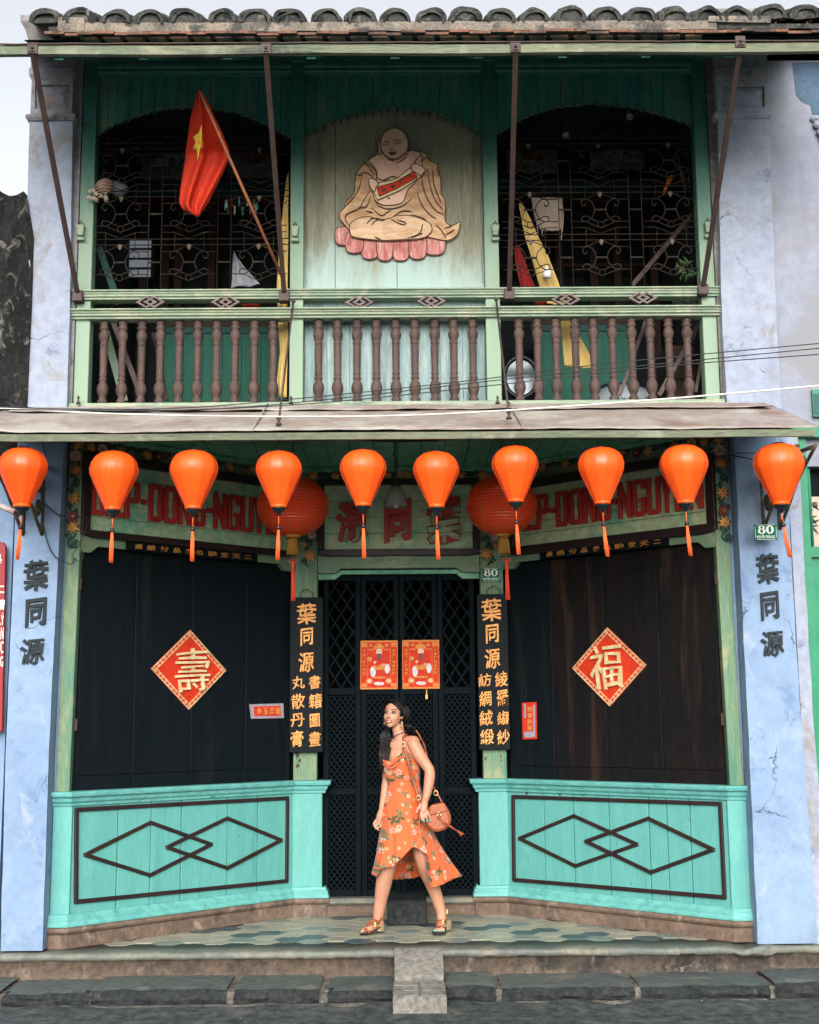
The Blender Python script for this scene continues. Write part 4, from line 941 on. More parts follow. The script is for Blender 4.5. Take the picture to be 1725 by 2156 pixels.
# valance planks with scalloped arch
archs = [([(200, 287), (240, 262), (300, 240), (350, 228), (400, 225), (450, 229), (500, 236), (550, 257), (610, 288)], [198, 247, 298, 349, 397, 444, 493, 544, 591, 612]),
         ([(640, 285), (700, 255), (760, 237), (835, 228), (910, 237), (970, 258), (1018, 283)], [640, 689, 737, 784, 830, 879, 926, 973, 1018]),
         ([(1048, 281), (1110, 245), (1170, 225), (1250, 217), (1330, 225), (1400, 243), (1466, 266)], [1048, 1081, 1132, 1181, 1229, 1277, 1324, 1372, 1421, 1465])]
LIGHTS = []
for (arch, js), (bx0, bx1) in zip(archs, bays):
    fr = FY(.03); A = [V(fr.uv(*p)) for p in arch]; va = part('arched_valance', house, ((bx0+bx1)/2, .03, ZT-.5))
    azf = lambda x, A=A: pl([p.x for p in A], [p.y for p in A], x)
    e = [fr.uv(px, 200)[0] for px in js]; e[0] = bx0; e[-1] = bx1; NS = 22; sw = (bx1-bx0)/NS
    scz = lambda x: azf(x) - .012*abs(math.sin(math.pi*(x-bx0)/sw))
    for i in range(len(e)-1):
        x0, x1 = e[i]+.002, e[i+1]-.002; n = max(3, int((x1-x0)/.012)); top = ZT-.08
        pts = [(lerp(x0, x1, k/n), scz(lerp(x0, x1, k/n))) for k in range(n+1)]+[(x1, top), (x0, top)]
        MB().poly(fr, pts, -.012, .0+.003*(i % 2)).build('valance_plank', DKGR, va)
        xm = (x0+x1)/2; MB().box(fr, xm-.003, xm+.003, azf(xm)+.01, top, .0+.003*(i % 2), .007+.003*(i % 2)).build('plank_bead', DKGR, va)
    edge = []
    for k in range(NS*6+1):
        x = lerp(bx0+.003, bx1-.003, k/(NS*6)); edge.append(fr.P(x, scz(x)+.004, .008))
    MB().tube(edge, .006, 5).build('scalloped_bead', SAGE, va)
    LIGHTS.append((fr, bx0, bx1, azf))
for (fr, bx0, bx1, azf), lb in zip(LIGHTS, ('string of small dark bulbs along the arch over the flag bay', 'string of small dark bulbs along the arch over the seated figure', 'string of small dark bulbs along the arch over the right balcony bay')):
    t = thing('light_string', lb, 'string lights', ((bx0+bx1)/2, .0, azf((bx0+bx1)/2))); w_ = []
    m2 = MB(); N = 21
    for k in range(N*4+1):
        x = lerp(bx0+.02, bx1-.02, k/(N*4)); w_.append(fr.P(x, azf(x)-.014+.006*math.sin(k*1.9), .018))
    MB().tube(w_, .0028, 4).build('wire', CABLE, t)
    bm_ = MB()
    for k in range(N+1):
        x = lerp(bx0+.03, bx1-.03, k/N); p = fr.P(x, azf(x)-.016, .018); q = p+V((random.uniform(-.02, .02), -.01, -.05)); bm_.tube([p, p.lerp(q, .4), q], [.0055, .0055, .002], 5)
    bm_.build('bulbs', BLKPL, t)['kind'] = 'stuff'
    if bx0 < 0 < bx1:
        for side in (bx0+.02, bx1-.02): MB().tube([V((side+.004*math.sin(k), -.02, lerp(azf(side), zf(600, 0), k/20))) for k in range(21)], .0022, 4).build('wire', CABLE, t)
# centre panel: planks with the relief
bx0, bx1 = bays[1]; zu0 = zf(610, .08); e = [bx0, F0.uv(705, 400)[0], F0.uv(835, 400)[0], bx1]
cpn = part('centre_panel', house, (0, .08, 5))
for i in range(3):
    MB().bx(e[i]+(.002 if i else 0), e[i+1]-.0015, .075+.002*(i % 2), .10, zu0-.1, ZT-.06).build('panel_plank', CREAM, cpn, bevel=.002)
cpl = part('lower_panel', house, (0, .2, ZF)); n = 8
for i in range(n):
    a, b_ = lerp(bx0, bx1, i/n), lerp(bx0, bx1, (i+1)/n); MB().bx(a+.001, b_-.001, .13+.002*(i % 2), .16, ZF, zf(620, .13)).build('panel_plank', PALEW, cpl, bevel=.002)
# rails
def railprof(zt, zb, o):
    h = zt-zb; return [(-.09, zt-.004), (o*.2, zt), (o, zt-.006), (o, zt-h*.22), (o*.72, zt-h*.30), (o*.80, zt-h*.42), (o*.62, zt-h*.55), (o*.66, zt-h*.72), (o*.4, zt-h*.82), (o*.4, zb), (-.09, zb)]
zr0, zr1 = zf(605, -.06), zf(628, -.02); zr2, zr3 = zf(645, -.07), zf(669, -.02)
bal = part('balustrade', house, (0, 0, ZF))
MB().mould([(-2.52, -.01), (2.52, -.01)], railprof(zr0, zr1, .06)).build('top_rail', RAIL, bal, bevel=.002)
MB().mould([(-2.56, -.01), (2.54, -.01)], railprof(zr2, zr3, .075)).build('middle_rail', RAIL, bal, bevel=.002)
for bx0, bx1 in bays:
    if bx0 < 0 < bx1: MB().bx(bx0, bx1, .07, .10, zr2-.01, zr1+.01).build('rail_board', PALEW, bal)
# interlocked diamonds
def knot(px, py):
    fr = FY(-.03); c = V(fr.uv(px, py)); s = .115; h = .048
    t = part('lattice_ornament', bal, fr.P(c.x, c.y)); 
    ms = MB()
    def dia(cx, rx, ry, th, w0, w1):
        o_ = [(cx-rx, c.y), (cx, c.y-ry), (cx+rx, c.y), (cx, c.y+ry)]; i_ = [(cx-rx+th*2.2, c.y), (cx, c.y-ry+th), (cx+rx-th*2.2, c.y), (cx, c.y+ry-th)]
        for k in range(4): ms.poly(fr, [o_[k], o_[(k+1) % 4], i_[(k+1) % 4], i_[k]], w0, w1)
    dia(c.x-.03, .085, h, .014, 0, .03); dia(c.x+.03, .085, h, .014, .001, .033); dia(c.x, .04, h*.45, .008, .002, .028)
    dd = ms.build('interlocked_diamonds', KNOTW, t) if 0 else None
    t2 = ms.build('interlocked_diamonds', KNOTW, bal); bpy.data.objects.remove(t)
for p in ((318, 638), (476, 638), (757, 638.5), (908, 636), (1191, 632.5), (1353, 629)): knot(*p)
# balusters
zb0, zb1 = ZF, zr3; H = zb1-zb0
prof = [(.030, 0), (.042, .02), (.042, .06), (.030, .075), (.030, .10), (.042, .13), (.050, .17), (.050, .20), (.044, .235), (.030, .27), (.028, .285), (.036, .295), (.036, .31), (.029, .32), (.029, .34), (.036, .355), (.030, .37), (.031, .45), (.034, .62), (.033, .68), (.028, .70), (.036, .71), (.036, .725), (.028, .735), (.036, .76), (.046, .80), (.047, .83), (.038, .865), (.028, .89), (.042, .905), (.044, .92), (.028, .94), (.040, .96), (.042, .975), (.036, 1.0)]
bm_ = MB().lathe([(r*.90, z*H) for r, z in prof], (0, 0, 0), 12).mesh('baluster', WOODB)
bxs_ = [218, 257.5, 298, 337, 376.5, 416, 456, 495, 535, 575, 671, 711, 752, 793, 834, 874, 916, 956, 996.5, 1094, 1133, 1172, 1213, 1251, 1291, 1332, 1371, 1410, 1449]
for px in bxs_:
    p = FY(.03).pt(px, 760); inst('baluster', bm_, bal, Matrix.Translation((p.x, .03, zb0)) @ Matrix.Rotation(random.random()*6, 4, 'Z'))
# small fixtures on the posts
for px, py, lb in ((172, 492, 'pale weathered box clamp on the leftmost upper post'), (622, 494, 'pale weathered box clamp on the post left of the seated figure'), (1043, 492, 'pale weathered box clamp on the post right of the seated figure'), (1490, 486, 'pale weathered box clamp on the rightmost upper post')):
    fr = FY(-.012); a, b_ = fr.uv(px, py); m2 = MB()
    m2.poly(fr, [(a-.03, b_+.06), (a-.022, b_-.03), (a+.022, b_-.03), (a+.03, b_+.06)], .0, .05, .006); m2.box(fr, a-.03, a+.03, b_-.065, b_-.04, 0, .04); m2.box(fr, a-.02, a+.02, b_-.045, b_-.02, .0, .025)
    o = m2.build('box_clamp', RAIL, None, bevel=.003); tag(o, lb, 'fixture', 'box clamps on the upper posts')
    k = MB().tube([fr.P(a-.02, b_+.06, .02), fr.P(a, b_+.095, .03), fr.P(a+.02, b_+.06, .02)], .006, 5).build('clip', IRON, o)
# ============================================================ GRILLES
def grille(x0, x1, cx, pairs, rows, label):
    Yg = .055; fr = FY(Yg); gp = part('window_grille', house, (cx*0+(x0+x1)/2, Yg, zr0)); un = .00097
    U_ = lambda x, y: fr.uv(x, y)
    zb_, zt_ = zr0-.02, zf(232, Yg)
    r = .0048
    mb = MB()
    for px in pairs:
        a = fr.uv(px, 420)[0]; mb.tube([fr.P(a, zb_), fr.P(a, zt_)], r, 4)
    for py in rows:
        for d in (0, -47):
            z = fr.uv(cx, py+d*.2563)[1]; mb.tube([fr.P(x0, z, .004), fr.P(x1, z, .004)], r, 4)
    mb.build('straight_bars', GRILLE, gp)
    # shared scroll motif, in local metres, origin at the pair's lower line
    def M_(pts, mbb, sm=True, rr=r, fl=1.):
        P = [V((x*un, -.004, -y*un)) for x, y in pts]; mbb.tube(cat(P, 5) if sm else P, rr, 4)
    m2 = MB()
    for s in (-1, 1):
        M_([(s*x, y) for x, y in [(-118, 95), (-128, 118), (-150, 108), (-152, 78), (-128, 55), (-92, 62), (-58, 100), (-46, 148), (-58, 195), (-85, 232), (-115, 250), (-145, 248), (-155, 228), (-140, 208), (-110, 208), (-70, 228), (-22, 250)]], m2, True, .0052)
        M_([(s*x, y) for x, y in [(-228, 58), (-120, 58), (0, 0)]], m2, False, .0042)
        M_([(s*x, y) for x, y in [(-228, 250), (-128, 250), (0, 307)]], m2, False, .0042)
        M_([(s*x, y) for x, y in [(-228, -107), (-125, -107), (0, -55)]], m2, False, .0042)
        M_([(s*120, -107), (s*120, 58)], m2, False, .004)
    M_([(26*math.cos(t_*.5), 277+26*math.sin(t_*.5)) for t_ in range(13)], m2, False, .0045)
    P = Fr((0, 0, 0), (1, 0, 0), (0, -1, 0)); m2.box(P, -46*un, 46*un, -155*un, -142*un, -.004, .008)
    me = m2.mesh('scroll_work', GRILLE)
    m3 = MB(); m3.poly(P, [(-20*un, -5*un), (0, 6*un), (20*un, -5*un), (14*un, -28*un), (0, -50*un), (-14*un, -28*un)], .0, .008, .002); mel = m3.mesh('leaf_boss', mat_leaf)
    m4 = MB(); m4.box(P, -50*un, 50*un, -155*un, -142*un, -.004, .008); meb = m4.mesh('crossbar', GRILLE)
    ps = [fr.uv(p, 420)[0] for p in pairs]
    cells = [(x0+ps[0])/2+.0, (ps[1]+ps[2])/2, (ps[3]+x1)/2]
    cells[0] = ps[0]-(ps[2]-ps[1])/2; cells[2] = ps[3]+(ps[2]-ps[1])/2
    for i, py in enumerate(rows):
        z = fr.uv(cx, py)[1]
        for k, c in enumerate(cells):
            inst('scroll_work', me, gp, Matrix.Translation((c, Yg, z))); inst('leaf_boss', mel, gp, Matrix.Translation((c, Yg-.006, z)))
        for k in (0, 1): inst('crossbar', meb, gp, Matrix.Translation(((ps[2*k]+ps[2*k+1])/2, Yg, z)))
mat_leaf = mat('pale_rusty_leaf', (.11, .075, .055), None, .7, bump=.2, fine=.2)
zz = lambda z: 178.9+z*.2563
zy = lambda z: 210.5+z*.2563
grille(bays[0][0], bays[0][1], 395, [zz(530), zz(636), zz(1095), zz(1203)], [zy(1190), zy(795), zy(400)], '')
zz = lambda z: 1042+z*.2685
zy = lambda z: 200+z*.2685
grille(bays[2][0], bays[2][1], 1257, [zz(500), zz(598), zz(1050), zz(1150)], [zy(1138), zy(765), zy(383)], '')
# ============================================================ LIVING ROOM BEHIND
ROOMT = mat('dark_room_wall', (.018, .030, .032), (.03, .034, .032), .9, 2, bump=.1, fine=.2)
ROOMD = mat('dark_brown_timber', (.075, .038, .026), (.05, .028, .022), .7, 4, VG, bump=.2, fine=.25)
TEALB = mat('dark_teal_beam', (.012, .075, .075), (.018, .09, .085), .6, 3, bump=.1, fine=.2)
GRND = mat('deep_green_boards', (.010, .13, .085), (.014, .16, .10), .6, 3, VG, bump=.2, fine=.2)
room = part('balcony_room', house, (0, 1.2, ZF)); YR = 1.9
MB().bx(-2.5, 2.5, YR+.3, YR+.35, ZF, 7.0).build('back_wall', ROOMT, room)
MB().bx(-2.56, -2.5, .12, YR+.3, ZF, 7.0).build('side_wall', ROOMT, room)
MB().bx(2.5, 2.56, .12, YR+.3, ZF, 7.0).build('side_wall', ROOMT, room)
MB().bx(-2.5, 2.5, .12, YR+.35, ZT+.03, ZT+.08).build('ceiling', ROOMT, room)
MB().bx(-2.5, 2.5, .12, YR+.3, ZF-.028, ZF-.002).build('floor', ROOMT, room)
MB().bx(bays[1][0]-.02, bays[1][1]+.02, .3, .34, ZF, ZT).build('screen_wall', ROOMT, room)
zbm = lambda y: zf(y, YR)
MB().bx(-2.5, 2.5, YR, YR+.12, zbm(412), zbm(378)).build('tie_beam', TEALB, room)
MB().bx(-2.5, 2.5, YR+.02, YR+.10, zbm(426), zbm(413)).build('door_head', ROOMD, room)
for px in (300, 348, 375, 445, 1178, 1300, 1378, 1250):
    x = U(px, 500, YR).x; MB().bx(x-.035, x+.035, YR+.04, YR+.1, ZF, zbm(426)).build('door_post', ROOMD, room)
for a, b_ in ((190, 262), (1090, 1470)):
    pass
MB().bx(U(1050, 500, YR).x, U(1460, 500, YR).x, YR+.045, YR+.09, zbm(560), zbm(553)).build('door_rail', ROOMD, room)
# bright window panes at the far sides
PANE = mat('hazy_window_light', (.35, .38, .42), None, .6, bump=0, fine=.1, emit=(.34, .38, .44, .18))
for x0, x1, y0, y1 in ((265, 318, 505, 586), (1410, 1448, 510, 575)):
    p = U(x0, y0, YR-.02); q = U(x1, y1, YR-.02); MB().bx(p.x, q.x, YR-.02, YR-.0, q.z, p.z).build('window_pane', PANE, room)
    mm = MB(); n = 4
    for k in range(n+1): z = lerp(q.z, p.z, k/n); mm.bx(p.x-.02, q.x+.02, YR-.04, YR-.021, z-.008, z+.008)
    mm.bx(p.x-.03, p.x, YR-.045, YR-.018, q.z, p.z).bx(q.x, q.x+.03, YR-.045, YR-.018, q.z, p.z); mm.build('window_frame', ROOMD, room)
# lower green cupboard boards seen between the balusters
for a, b_ in ((345, 590), (1130, 1330)):
    xa, xb = U(a, 780, 1.6).x, U(b_, 780, 1.6).x; n = 6 if a < 600 else 5; z1 = zf(700, 1.6)
    for k in range(n): MB().bx(lerp(xa, xb, k/n)+.002, lerp(xa, xb, (k+1)/n)-.002, 1.6+.003*(k % 2), 1.63, ZF, z1).build('green_board', GRND, room)
    MB().bx(xa-.04, xb+.04, 1.585, 1.6, z1, z1+.06).build('board_rail', TEALB, room)
    MB().bx(xa-.04, xb+.04, 1.58, 1.6, z1+.062, z1+.11).build('board_rail', ROOMD, room)
# things in the room ------------------------------------------------
def U3(x, y, Y): return U(x, y, Y)
DISCW = mat('pearl_inlay', (.42, .46, .47), (.16, .20, .21), .5, 30, bump=.1, fine=.5, wear=(.02, .025, .03), wamt=.5, wsc=16)
DISCR = mat('red_brown_disc', (.32, .09, .045), (.16, .06, .04), .5, 14, bump=.1, fine=.5, wear=(.02, .018, .016), wamt=.48, wsc=14)
PANB = mat('dark_grey_panel', (.16, .16, .155), (.11, .112, .11), .7, 4, bump=.1, fine=.2)
for cx, cy, r_, sq, m_, lb in ((353, 310, 48, (300, 265, 405, 378), DISCW, 'square panel with round pearl inlay disc hanging behind the flag'), (535, 310, 38, (480, 265, 585, 372), DISCR, 'square panel with round reddish disc hanging right of the flagpole tip'),
                               (1122, 308, 36, (1065, 248, 1173, 360), DISCR, 'square panel with round reddish disc hanging in the left part of the right bay'), (1308, 302, 40, (1240, 243, 1358, 356), DISCW, 'square panel with round pearl inlay disc hanging in the middle of the right bay')):
    Y = 1.75; fr = FY(Y); t = thing('wall_panel', lb, 'wall panel', fr.pt(cx, sq[3])); q = qd(fr, *sq, 0)
    MB().poly(fr, [(q[0], q[1]), (q[2], q[1]), (q[2], q[3]), (q[0], q[3])], -.02, 0, .003).build('panel', PANB, t)
    a, b_ = fr.uv(cx, cy); R_ = r_*.0041; N = 32
    MB().poly(fr, [(a+R_*math.cos(2*math.pi*k/N), b_+R_*math.sin(2*math.pi*k/N)) for k in range(N)], 0, .012).build('disc', m_, t)
    MB().tube([fr.P(a+R_*1.12*math.cos(2*math.pi*k/N), b_+R_*1.12*math.sin(2*math.pi*k/N), .006) for k in range(N)], .014, 5, True).build('disc_rim', DISCW if m_ is DISCW else PANB, t)
# hanging basket and dried flowers
BASK = mat('woven_basket', (.30, .20, .14), (.22, .14, .10), .8, 20, (1, 1, 5), .6, 60, fine=.3)
fr = FY(-.05); c = U(219, 394, -.05)
t = thing('basket', 'small woven basket hanging from a string at the left edge of the flag bay', 'basket', c)
m2 = MB()
for k in range(9):
    an = math.pi*k/8-.0; r_ = .066*math.sin(an)+.001; zz_ = -.058*math.cos(an)
    m2.tube([c+V((r_*1.05*math.cos(t_*.4488), r_*math.sin(t_*.4488)*.8, zz_+r_*.18*math.cos(t_*.4488))) for t_ in range(14)], .0085, 5, True)
m2.build('weave', BASK, t)
MB().sphere(c, .058, 12).build('body', BASK, t)
MB().tube([c+V((-.03, 0, .055)), c+V((-.005, 0, .16)), c+V((.03, 0, .05))], .0022, 4).build('string', CABLE, t)
c = U(207, 410, -.05); t = thing('dried_flowers', 'bunch of pale dried flowers below the hanging basket', 'flowers', c); m2 = MB()
for k in range(16):
    p = c+V((random.uniform(-.07, .07), random.uniform(-.03, .03), random.uniform(-.04, .035)))
    for j in range(5):
        an = j*1.257+k; m2.tube([p, p+V((.018*math.cos(an), -.006, .018*math.sin(an)))], [.003, .007], 5)
m2.build('blossoms', CLOTHW, t)['kind'] = 'stuff'
MB().tube([c+V((0, 0, -.05)), c+V((.02, 0, .02)), c+V((.01, .01, .12))], .002, 4).build('stem', IRON, t)
# conical pale bowl behind basket
c = U(248, 400, .3); o = MB().lathe([(.01, -.05), (.05, -.04), (.075, .01), (.082, .045), (.075, .04)], c, 14, tilt=Matrix.Rotation(.3, 3, 'Y')).build('hanging_bowl', CLOTHG); tag(o, 'pale round bowl hanging behind the small basket', 'bowl')
# jacket-like cloth bag on hanger in right bay
def cloth(name, label, catg, m, pts, Y, th=.012, wav=.02, grp=None, n=14):
    """pts: list of (left px, right px) pairs top to bottom"""
    rows = []
    P = [(U(a[0], a[1], Y), U(b_[0], b_[1], Y)) for a, b_ in pts]
    for j in range(len(P)-1):
        for k in range(5):
            t_ = k/5; A = P[j][0].lerp(P[j+1][0], t_); B = P[j][1].lerp(P[j+1][1], t_)
            rows.append([A.lerp(B, i/n)+V((0, wav*math.sin(i/n*9+j*.6+k*.1)*(.3+.7*(j+t_)/len(P)), 0)) for i in range(n+1)])
    rows.append([P[-1][0].lerp(P[-1][1], i/n)+V((0, wav*math.sin(i/n*9+len(P)*.6), 0)) for i in range(n+1)])
    o = MB().grid(rows).build(name, m, None, solid=th); return tag(o, label, catg, grp)
t = cloth('cloth_bag', 'beige cloth drawstring bag hanging on a hanger in the right bay', 'bag', CLOTHW, [((1119, 416), (1185, 417)), ((1122, 440), (1184, 440)), ((1127, 462), (1183, 462)), ((1138, 482), (1182, 480)), ((1148, 486), (1180, 484))], .5, .02, .01)
p = U(1122, 430, .47); 
for xx, yy, x2, y2 in ((1122, 425, 1133, 492), (1128, 420, 1143, 497), (1182, 425, 1182, 505), (1185, 430, 1184, 488)):
    m2 = MB().tube(cat([U(xx, yy, .46), U((xx+x2)/2+2, (yy+y2)/2, .45), U(x2, y2, .46)], 4), .004, 5); m2.build('cord', CLOTHW, t)
t = thing('clothes_hangers', 'bundle of wire clothes hangers above the beige cloth bag', 'hanger', U(1143, 400, .5)); 
for k in range(6):
    m2 = MB(); c = U(1141+k*1.5, 372+k*2, .5); w_ = .16+.02*(k % 3); dz = -.07-.012*k; rt = (-.02, .015, .03, -.01, .02, 0)[k]
    m2.tube([c, c+V((-w_, .02*k-.05, dz+rt)), c+V((w_, .02*k-.05, dz-rt)), c], .0028, 4); m2.build('hanger', IRON, t)
o = MB().tube([U(1139, 385, .5), U(1142, 355, .5)], .014, 6).build('wooden_peg', WOODB); tag(o, 'short pale wooden peg sticking up above the wire hangers', 'peg')
cloth('yellow_cloth', 'long yellow cloth strip leaning across the left part of the right bay', 'cloth', YELC, [((1093, 428), (1100, 426)), ((1100, 470), (1118, 462)), ((1108, 505), (1134, 500)), ((1121, 545), (1154, 540)), ((1136, 600), (1176, 596)), ((1150, 640), (1190, 640))], .35, .006, .02)
cloth('yellow_cloth', 'torn yellow cloth hanging behind the balusters of the right bay', 'cloth', YELC, [((1181, 672), (1204, 672)), ((1183, 700), (1216, 700)), ((1186, 735), (1232, 728)), ((1189, 768), (1247, 758)), ((1205, 772), (1247, 776))], .30, .006, .02)
cloth('yellow_cloth', 'narrow yellow cloth strip behind the rod at the right edge of the flag bay', 'cloth', YELC, [((603, 380), (608, 360)), ((596, 440), (607, 440)), ((588, 520), (607, 520)), ((583, 600), (606, 600)), ((585, 660), (606, 660))], .2, .006, .01)
cloth('yellow_cloth', 'yellow cloth behind the last balusters of the flag bay', 'cloth', YELC, [((585, 672), (606, 672)), ((590, 740), (606, 740)), ((583, 800), (604, 800)), ((588, 838), (604, 838))], .2, .006, .02)
cloth('grey_cloth', 'crumpled grey cloth hanging low behind the flagpole foot', 'cloth', CLOTHG, [((493, 530), (497, 540)), ((490, 555), (512, 560)), ((488, 590), (530, 580)), ((486, 606), (548, 600))], .35, .01, .03)
cloth('red_cloth', 'dark red cloth behind the yellow strip in the right bay', 'cloth', mat('deep_red_cloth', (.25, .012, .012), None, .8, bump=.1, fine=.1), [((1084, 520), (1092, 515)), ((1086, 555), (1106, 550)), ((1094, 590), (1120, 588)), ((1098, 604), (1126, 604))], .45, .006, .02)
for xx, yy, x2, y2, rr, m_, Y, lb in ((208, 520, 250, 640, .028, TEALB, .35, 'leaning teal batten at the left end of the flag bay'), (215, 670, 262, 845, .03, POSTU, .35, 'green plank leaning behind the first balusters'), (236, 672, 300, 842, .02, KNOTW, .4, 'grey lath leaning behind the third baluster'), (322, 700, 352, 842, .014, WOODB, .5, 'thin brown stick leaning behind the fourth baluster'),
        (1332, 600, 1480, 425, .018, WOODB, .35, 'long wooden pole leaning up to the right in the right bay'), (1306, 832, 1362, 670, .014, KNOTW, .3, 'pale stick leaning behind the middle balusters of the right bay'), (1388, 832, 1476, 676, .018, KNOTW, .35, 'pale batten leaning behind the last balusters of the right bay'), (1466, 825, 1480, 740, .012, KNOTW, .3, 'short pale stick beside the last baluster')):
    A = U(xx, yy, Y); B = U(x2, y2, Y+.1); d = (B-A).normalized(); n = V((-d.z, 0, d.x))*rr
    o = MB().add([A-n, B-n, B+n, A+n, A-n+V((0, .02, 0)), B-n+V((0, .02, 0)), B+n+V((0, .02, 0)), A+n+V((0, .02, 0))], [(0, 1, 2, 3), (4, 7, 6, 5), (0, 4, 5, 1), (1, 5, 6, 2), (2, 6, 7, 3), (3, 7, 4, 0)]).build('wooden_stick', m_); tag(o, lb, 'stick')
# bamboo chimes
t = thing('wind_chime', 'dark bamboo wind chime hanging at the upper right of the right bay', 'wind chime', U(1440, 300, .3))
for k, (xa, ya, xb, yb) in enumerate(((1427, 323, 1440, 390), (1445, 330, 1455, 404), (1454, 318, 1462, 388), (1436, 335, 1446, 405))):
    MB().tube([U(xa, ya, .3+.02*k), U(xb, yb, .3+.02*k)], .013, 8).build('tube', BLKPL if k else WOODB, t); MB().tube([U(xa, ya, .3), U(1440, 300, .3)], .0015, 4).build('string', CABLE, t)
ORA = mat('orange_plastic', (.75, .16, .03), None, .5, bump=0, fine=.1)
o = MB().poly(FY(.5), [FY(.5).uv(x, y) for x, y in ((1405, 374), (1412, 370), (1419, 371), (1415, 380), (1408, 392), (1400, 408), (1394, 414), (1398, 396), (1403, 384))], 0, .02, .004).build('orange_paper_bird', ORA); tag(o, 'small orange bird-shaped ornament hanging in the right bay', 'ornament')
for cx, cy, lb in ((1192, 286, 'dangling pale dried flower ornament left of the pearl disc'), (1326, 246, 'dangling pale dried flower ornament above the pearl disc')):
    c = U(cx, cy, .25); m2 = MB()
    for k in range(6):
        an = k*1.05; m2.tube([c, c+V((.03*math.cos(an), -.01, .03*math.sin(an)))], [.004, .011], 5)
    m2.tube([c, c+V((.01, 0, .18))], .0015, 4); tag(m2.build('dried_ornament', CLOTHW), lb, 'ornament')
# soap pump like white object, red helmets, pots
o = MB().lathe([(.001, 0), (.035, .0), (.035, .06), (.012, .075), (.012, .10)], U(1152, 570, .25)+V((0, 0, -.06)), 12).build('white_grater', WHITE); tag(o, 'small round white slotted lid hanging before the yellow strip', 'lid')
for x0, x1, y0, y1, lb in ((508, 547, 640, 651, 'flat bright red plastic tub under the top rail of the flag bay'), (1128, 1152, 628, 642, 'bright red plastic tub under the top rail of the right bay')):
    p = U(x0, y0, .18); q = U(x1, y1, .18); o = MB().bx(p.x, q.x, .16, .30, q.z, p.z).build('plastic_tub', REDC, None, bevel=.012); tag(o, lb, 'tub')
POT = mat('glazed_pot', (.22, .25, .24), (.15, .17, .17), .4, 8, bump=.1, fine=.2)
for px, lb in ((1432, 'grey glazed pot left of its neighbour under the top rail'), (1462, 'grey glazed pot at the far right under the top rail')):
    c = U(px, 648, .2); o = MB().lathe([(.03, -.03), (.055, .01), (.06, .05), (.045, .085), (.05, .10)], c, 14).build('plant_pot', POT); tag(o, lb, 'pot', None)
lf = MB()
for k in range(26):
    c = U(1446, 575, .5)+V((random.uniform(-.09, .06), random.uniform(-.05, .05), random.uniform(-.03, .12))); an = random.random()*6; d = V((math.cos(an), -.3, math.sin(an)))*.035; n_ = V((-d.z, 0, d.x))*.35
    lf.add([c-d, c+n_, c+d, c-n_], [(0, 1, 2, 3)])
tag(lf.build('leafy_plant', mat('leaf_green', (.06, .14, .03), (.10, .18, .05), .5, 8, bump=0)), 'small leafy green plant at the lower right window of the right bay', 'plant')
# mirror and big jar behind the right balusters
fr = FY(.9); a, b_ = fr.uv(1097, 795); N = 28; m2 = MB(); rx, ry = .135, .165
t = thing('oval_mirror', 'dark framed oval mirror leaning behind the first balusters of the right bay', 'mirror', fr.P(a, b_-ry))
MB().poly(fr, [(a+rx*math.cos(2*math.pi*k/N), b_+ry*math.sin(2*math.pi*k/N)) for k in range(N)], 0, .01).build('glass', mat('mirror_glass', (.09, .11, .12), None, .15, metal=.6, bump=0, fine=0), t)
MB().tube([fr.P(a+rx*1.06*math.cos(2*math.pi*k/N), b_+ry*1.06*math.sin(2*math.pi*k/N), .01) for k in range(N)], .022, 8, True).build('frame', BLKPL, t)
JAR = mat('blue_white_porcelain', (.40, .47, .50), (.34, .42, .47), .3, 3, bump=0, fine=.05, wear=(.05, .12, .20), wamt=.40, wsc=7)
c = U(1308, 830, .9); c.z = ZF+.03; t = thing('porcelain_jar', 'large blue and white porcelain jar behind the middle balusters of the right bay', 'jar', c)
MB().lathe([(.12, 0), (.20, .04), (.27, .12), (.28, .19), (.24, .26), (.16, .30), (.13, .31)], c, 28).build('body', JAR, t); MB().lathe([(.17, .29), (.18, .32), (.12, .335)], c, 24).build('rim', mat('blue_glaze', (.03, .07, .16), None, .3, bump=0), t)
c = U(1440, 700, .8); MBx = MB().bx(U(1400, 700, .8).x, U(1475, 700, .8).x, .8, 1.2, ZF, ZF+.68); o = MBx.build('wooden_cabinet', ROOMD, None, bevel=.01); tag(o, 'dark brown wooden cabinet behind the last balusters of the right bay', 'cabinet')
for k in range(2): MB().bx(U(1405, 700, .8).x, U(1470, 700, .8).x, .785, .798, ZF+.08+k*.3, ZF+.34+k*.3).build('door_panel', ROOMD, o, bevel=.01)
# pegs clipped on the drying ring in flag bay
t = thing('drying_ring', 'round wire drying ring with plastic pegs hanging beside the flagpole', 'clothes airer', U(520, 430, .3)); c = U(508, 430, .3)
MB().tube([c+V((.14*math.cos(k*.4488), .12*math.sin(k*.4488), .0)) for k in range(14)], .003, 4, True).build('ring', IRON, t); MB().tube([c+V((.11*math.cos(k*.4488), .09*math.sin(k*.4488), .02)) for k in range(14)], .003, 4, True).build('ring', IRON, t)
pm = [mat('teal_peg', (.02, .35, .30), None, .5, bump=0), mat('white_peg', (.55, .52, .48), None, .5, bump=0), mat('brown_peg', (.22, .10, .05), None, .5, bump=0)]
for k in range(12):
    an = k*.52; p = c+V((.13*math.cos(an), .10*math.sin(an), 0)); MB().bx(p.x-.007, p.x+.007, p.y-.006, p.y+.006, p.z-.05, p.z+.018).build('peg', pm[k % 3], t)
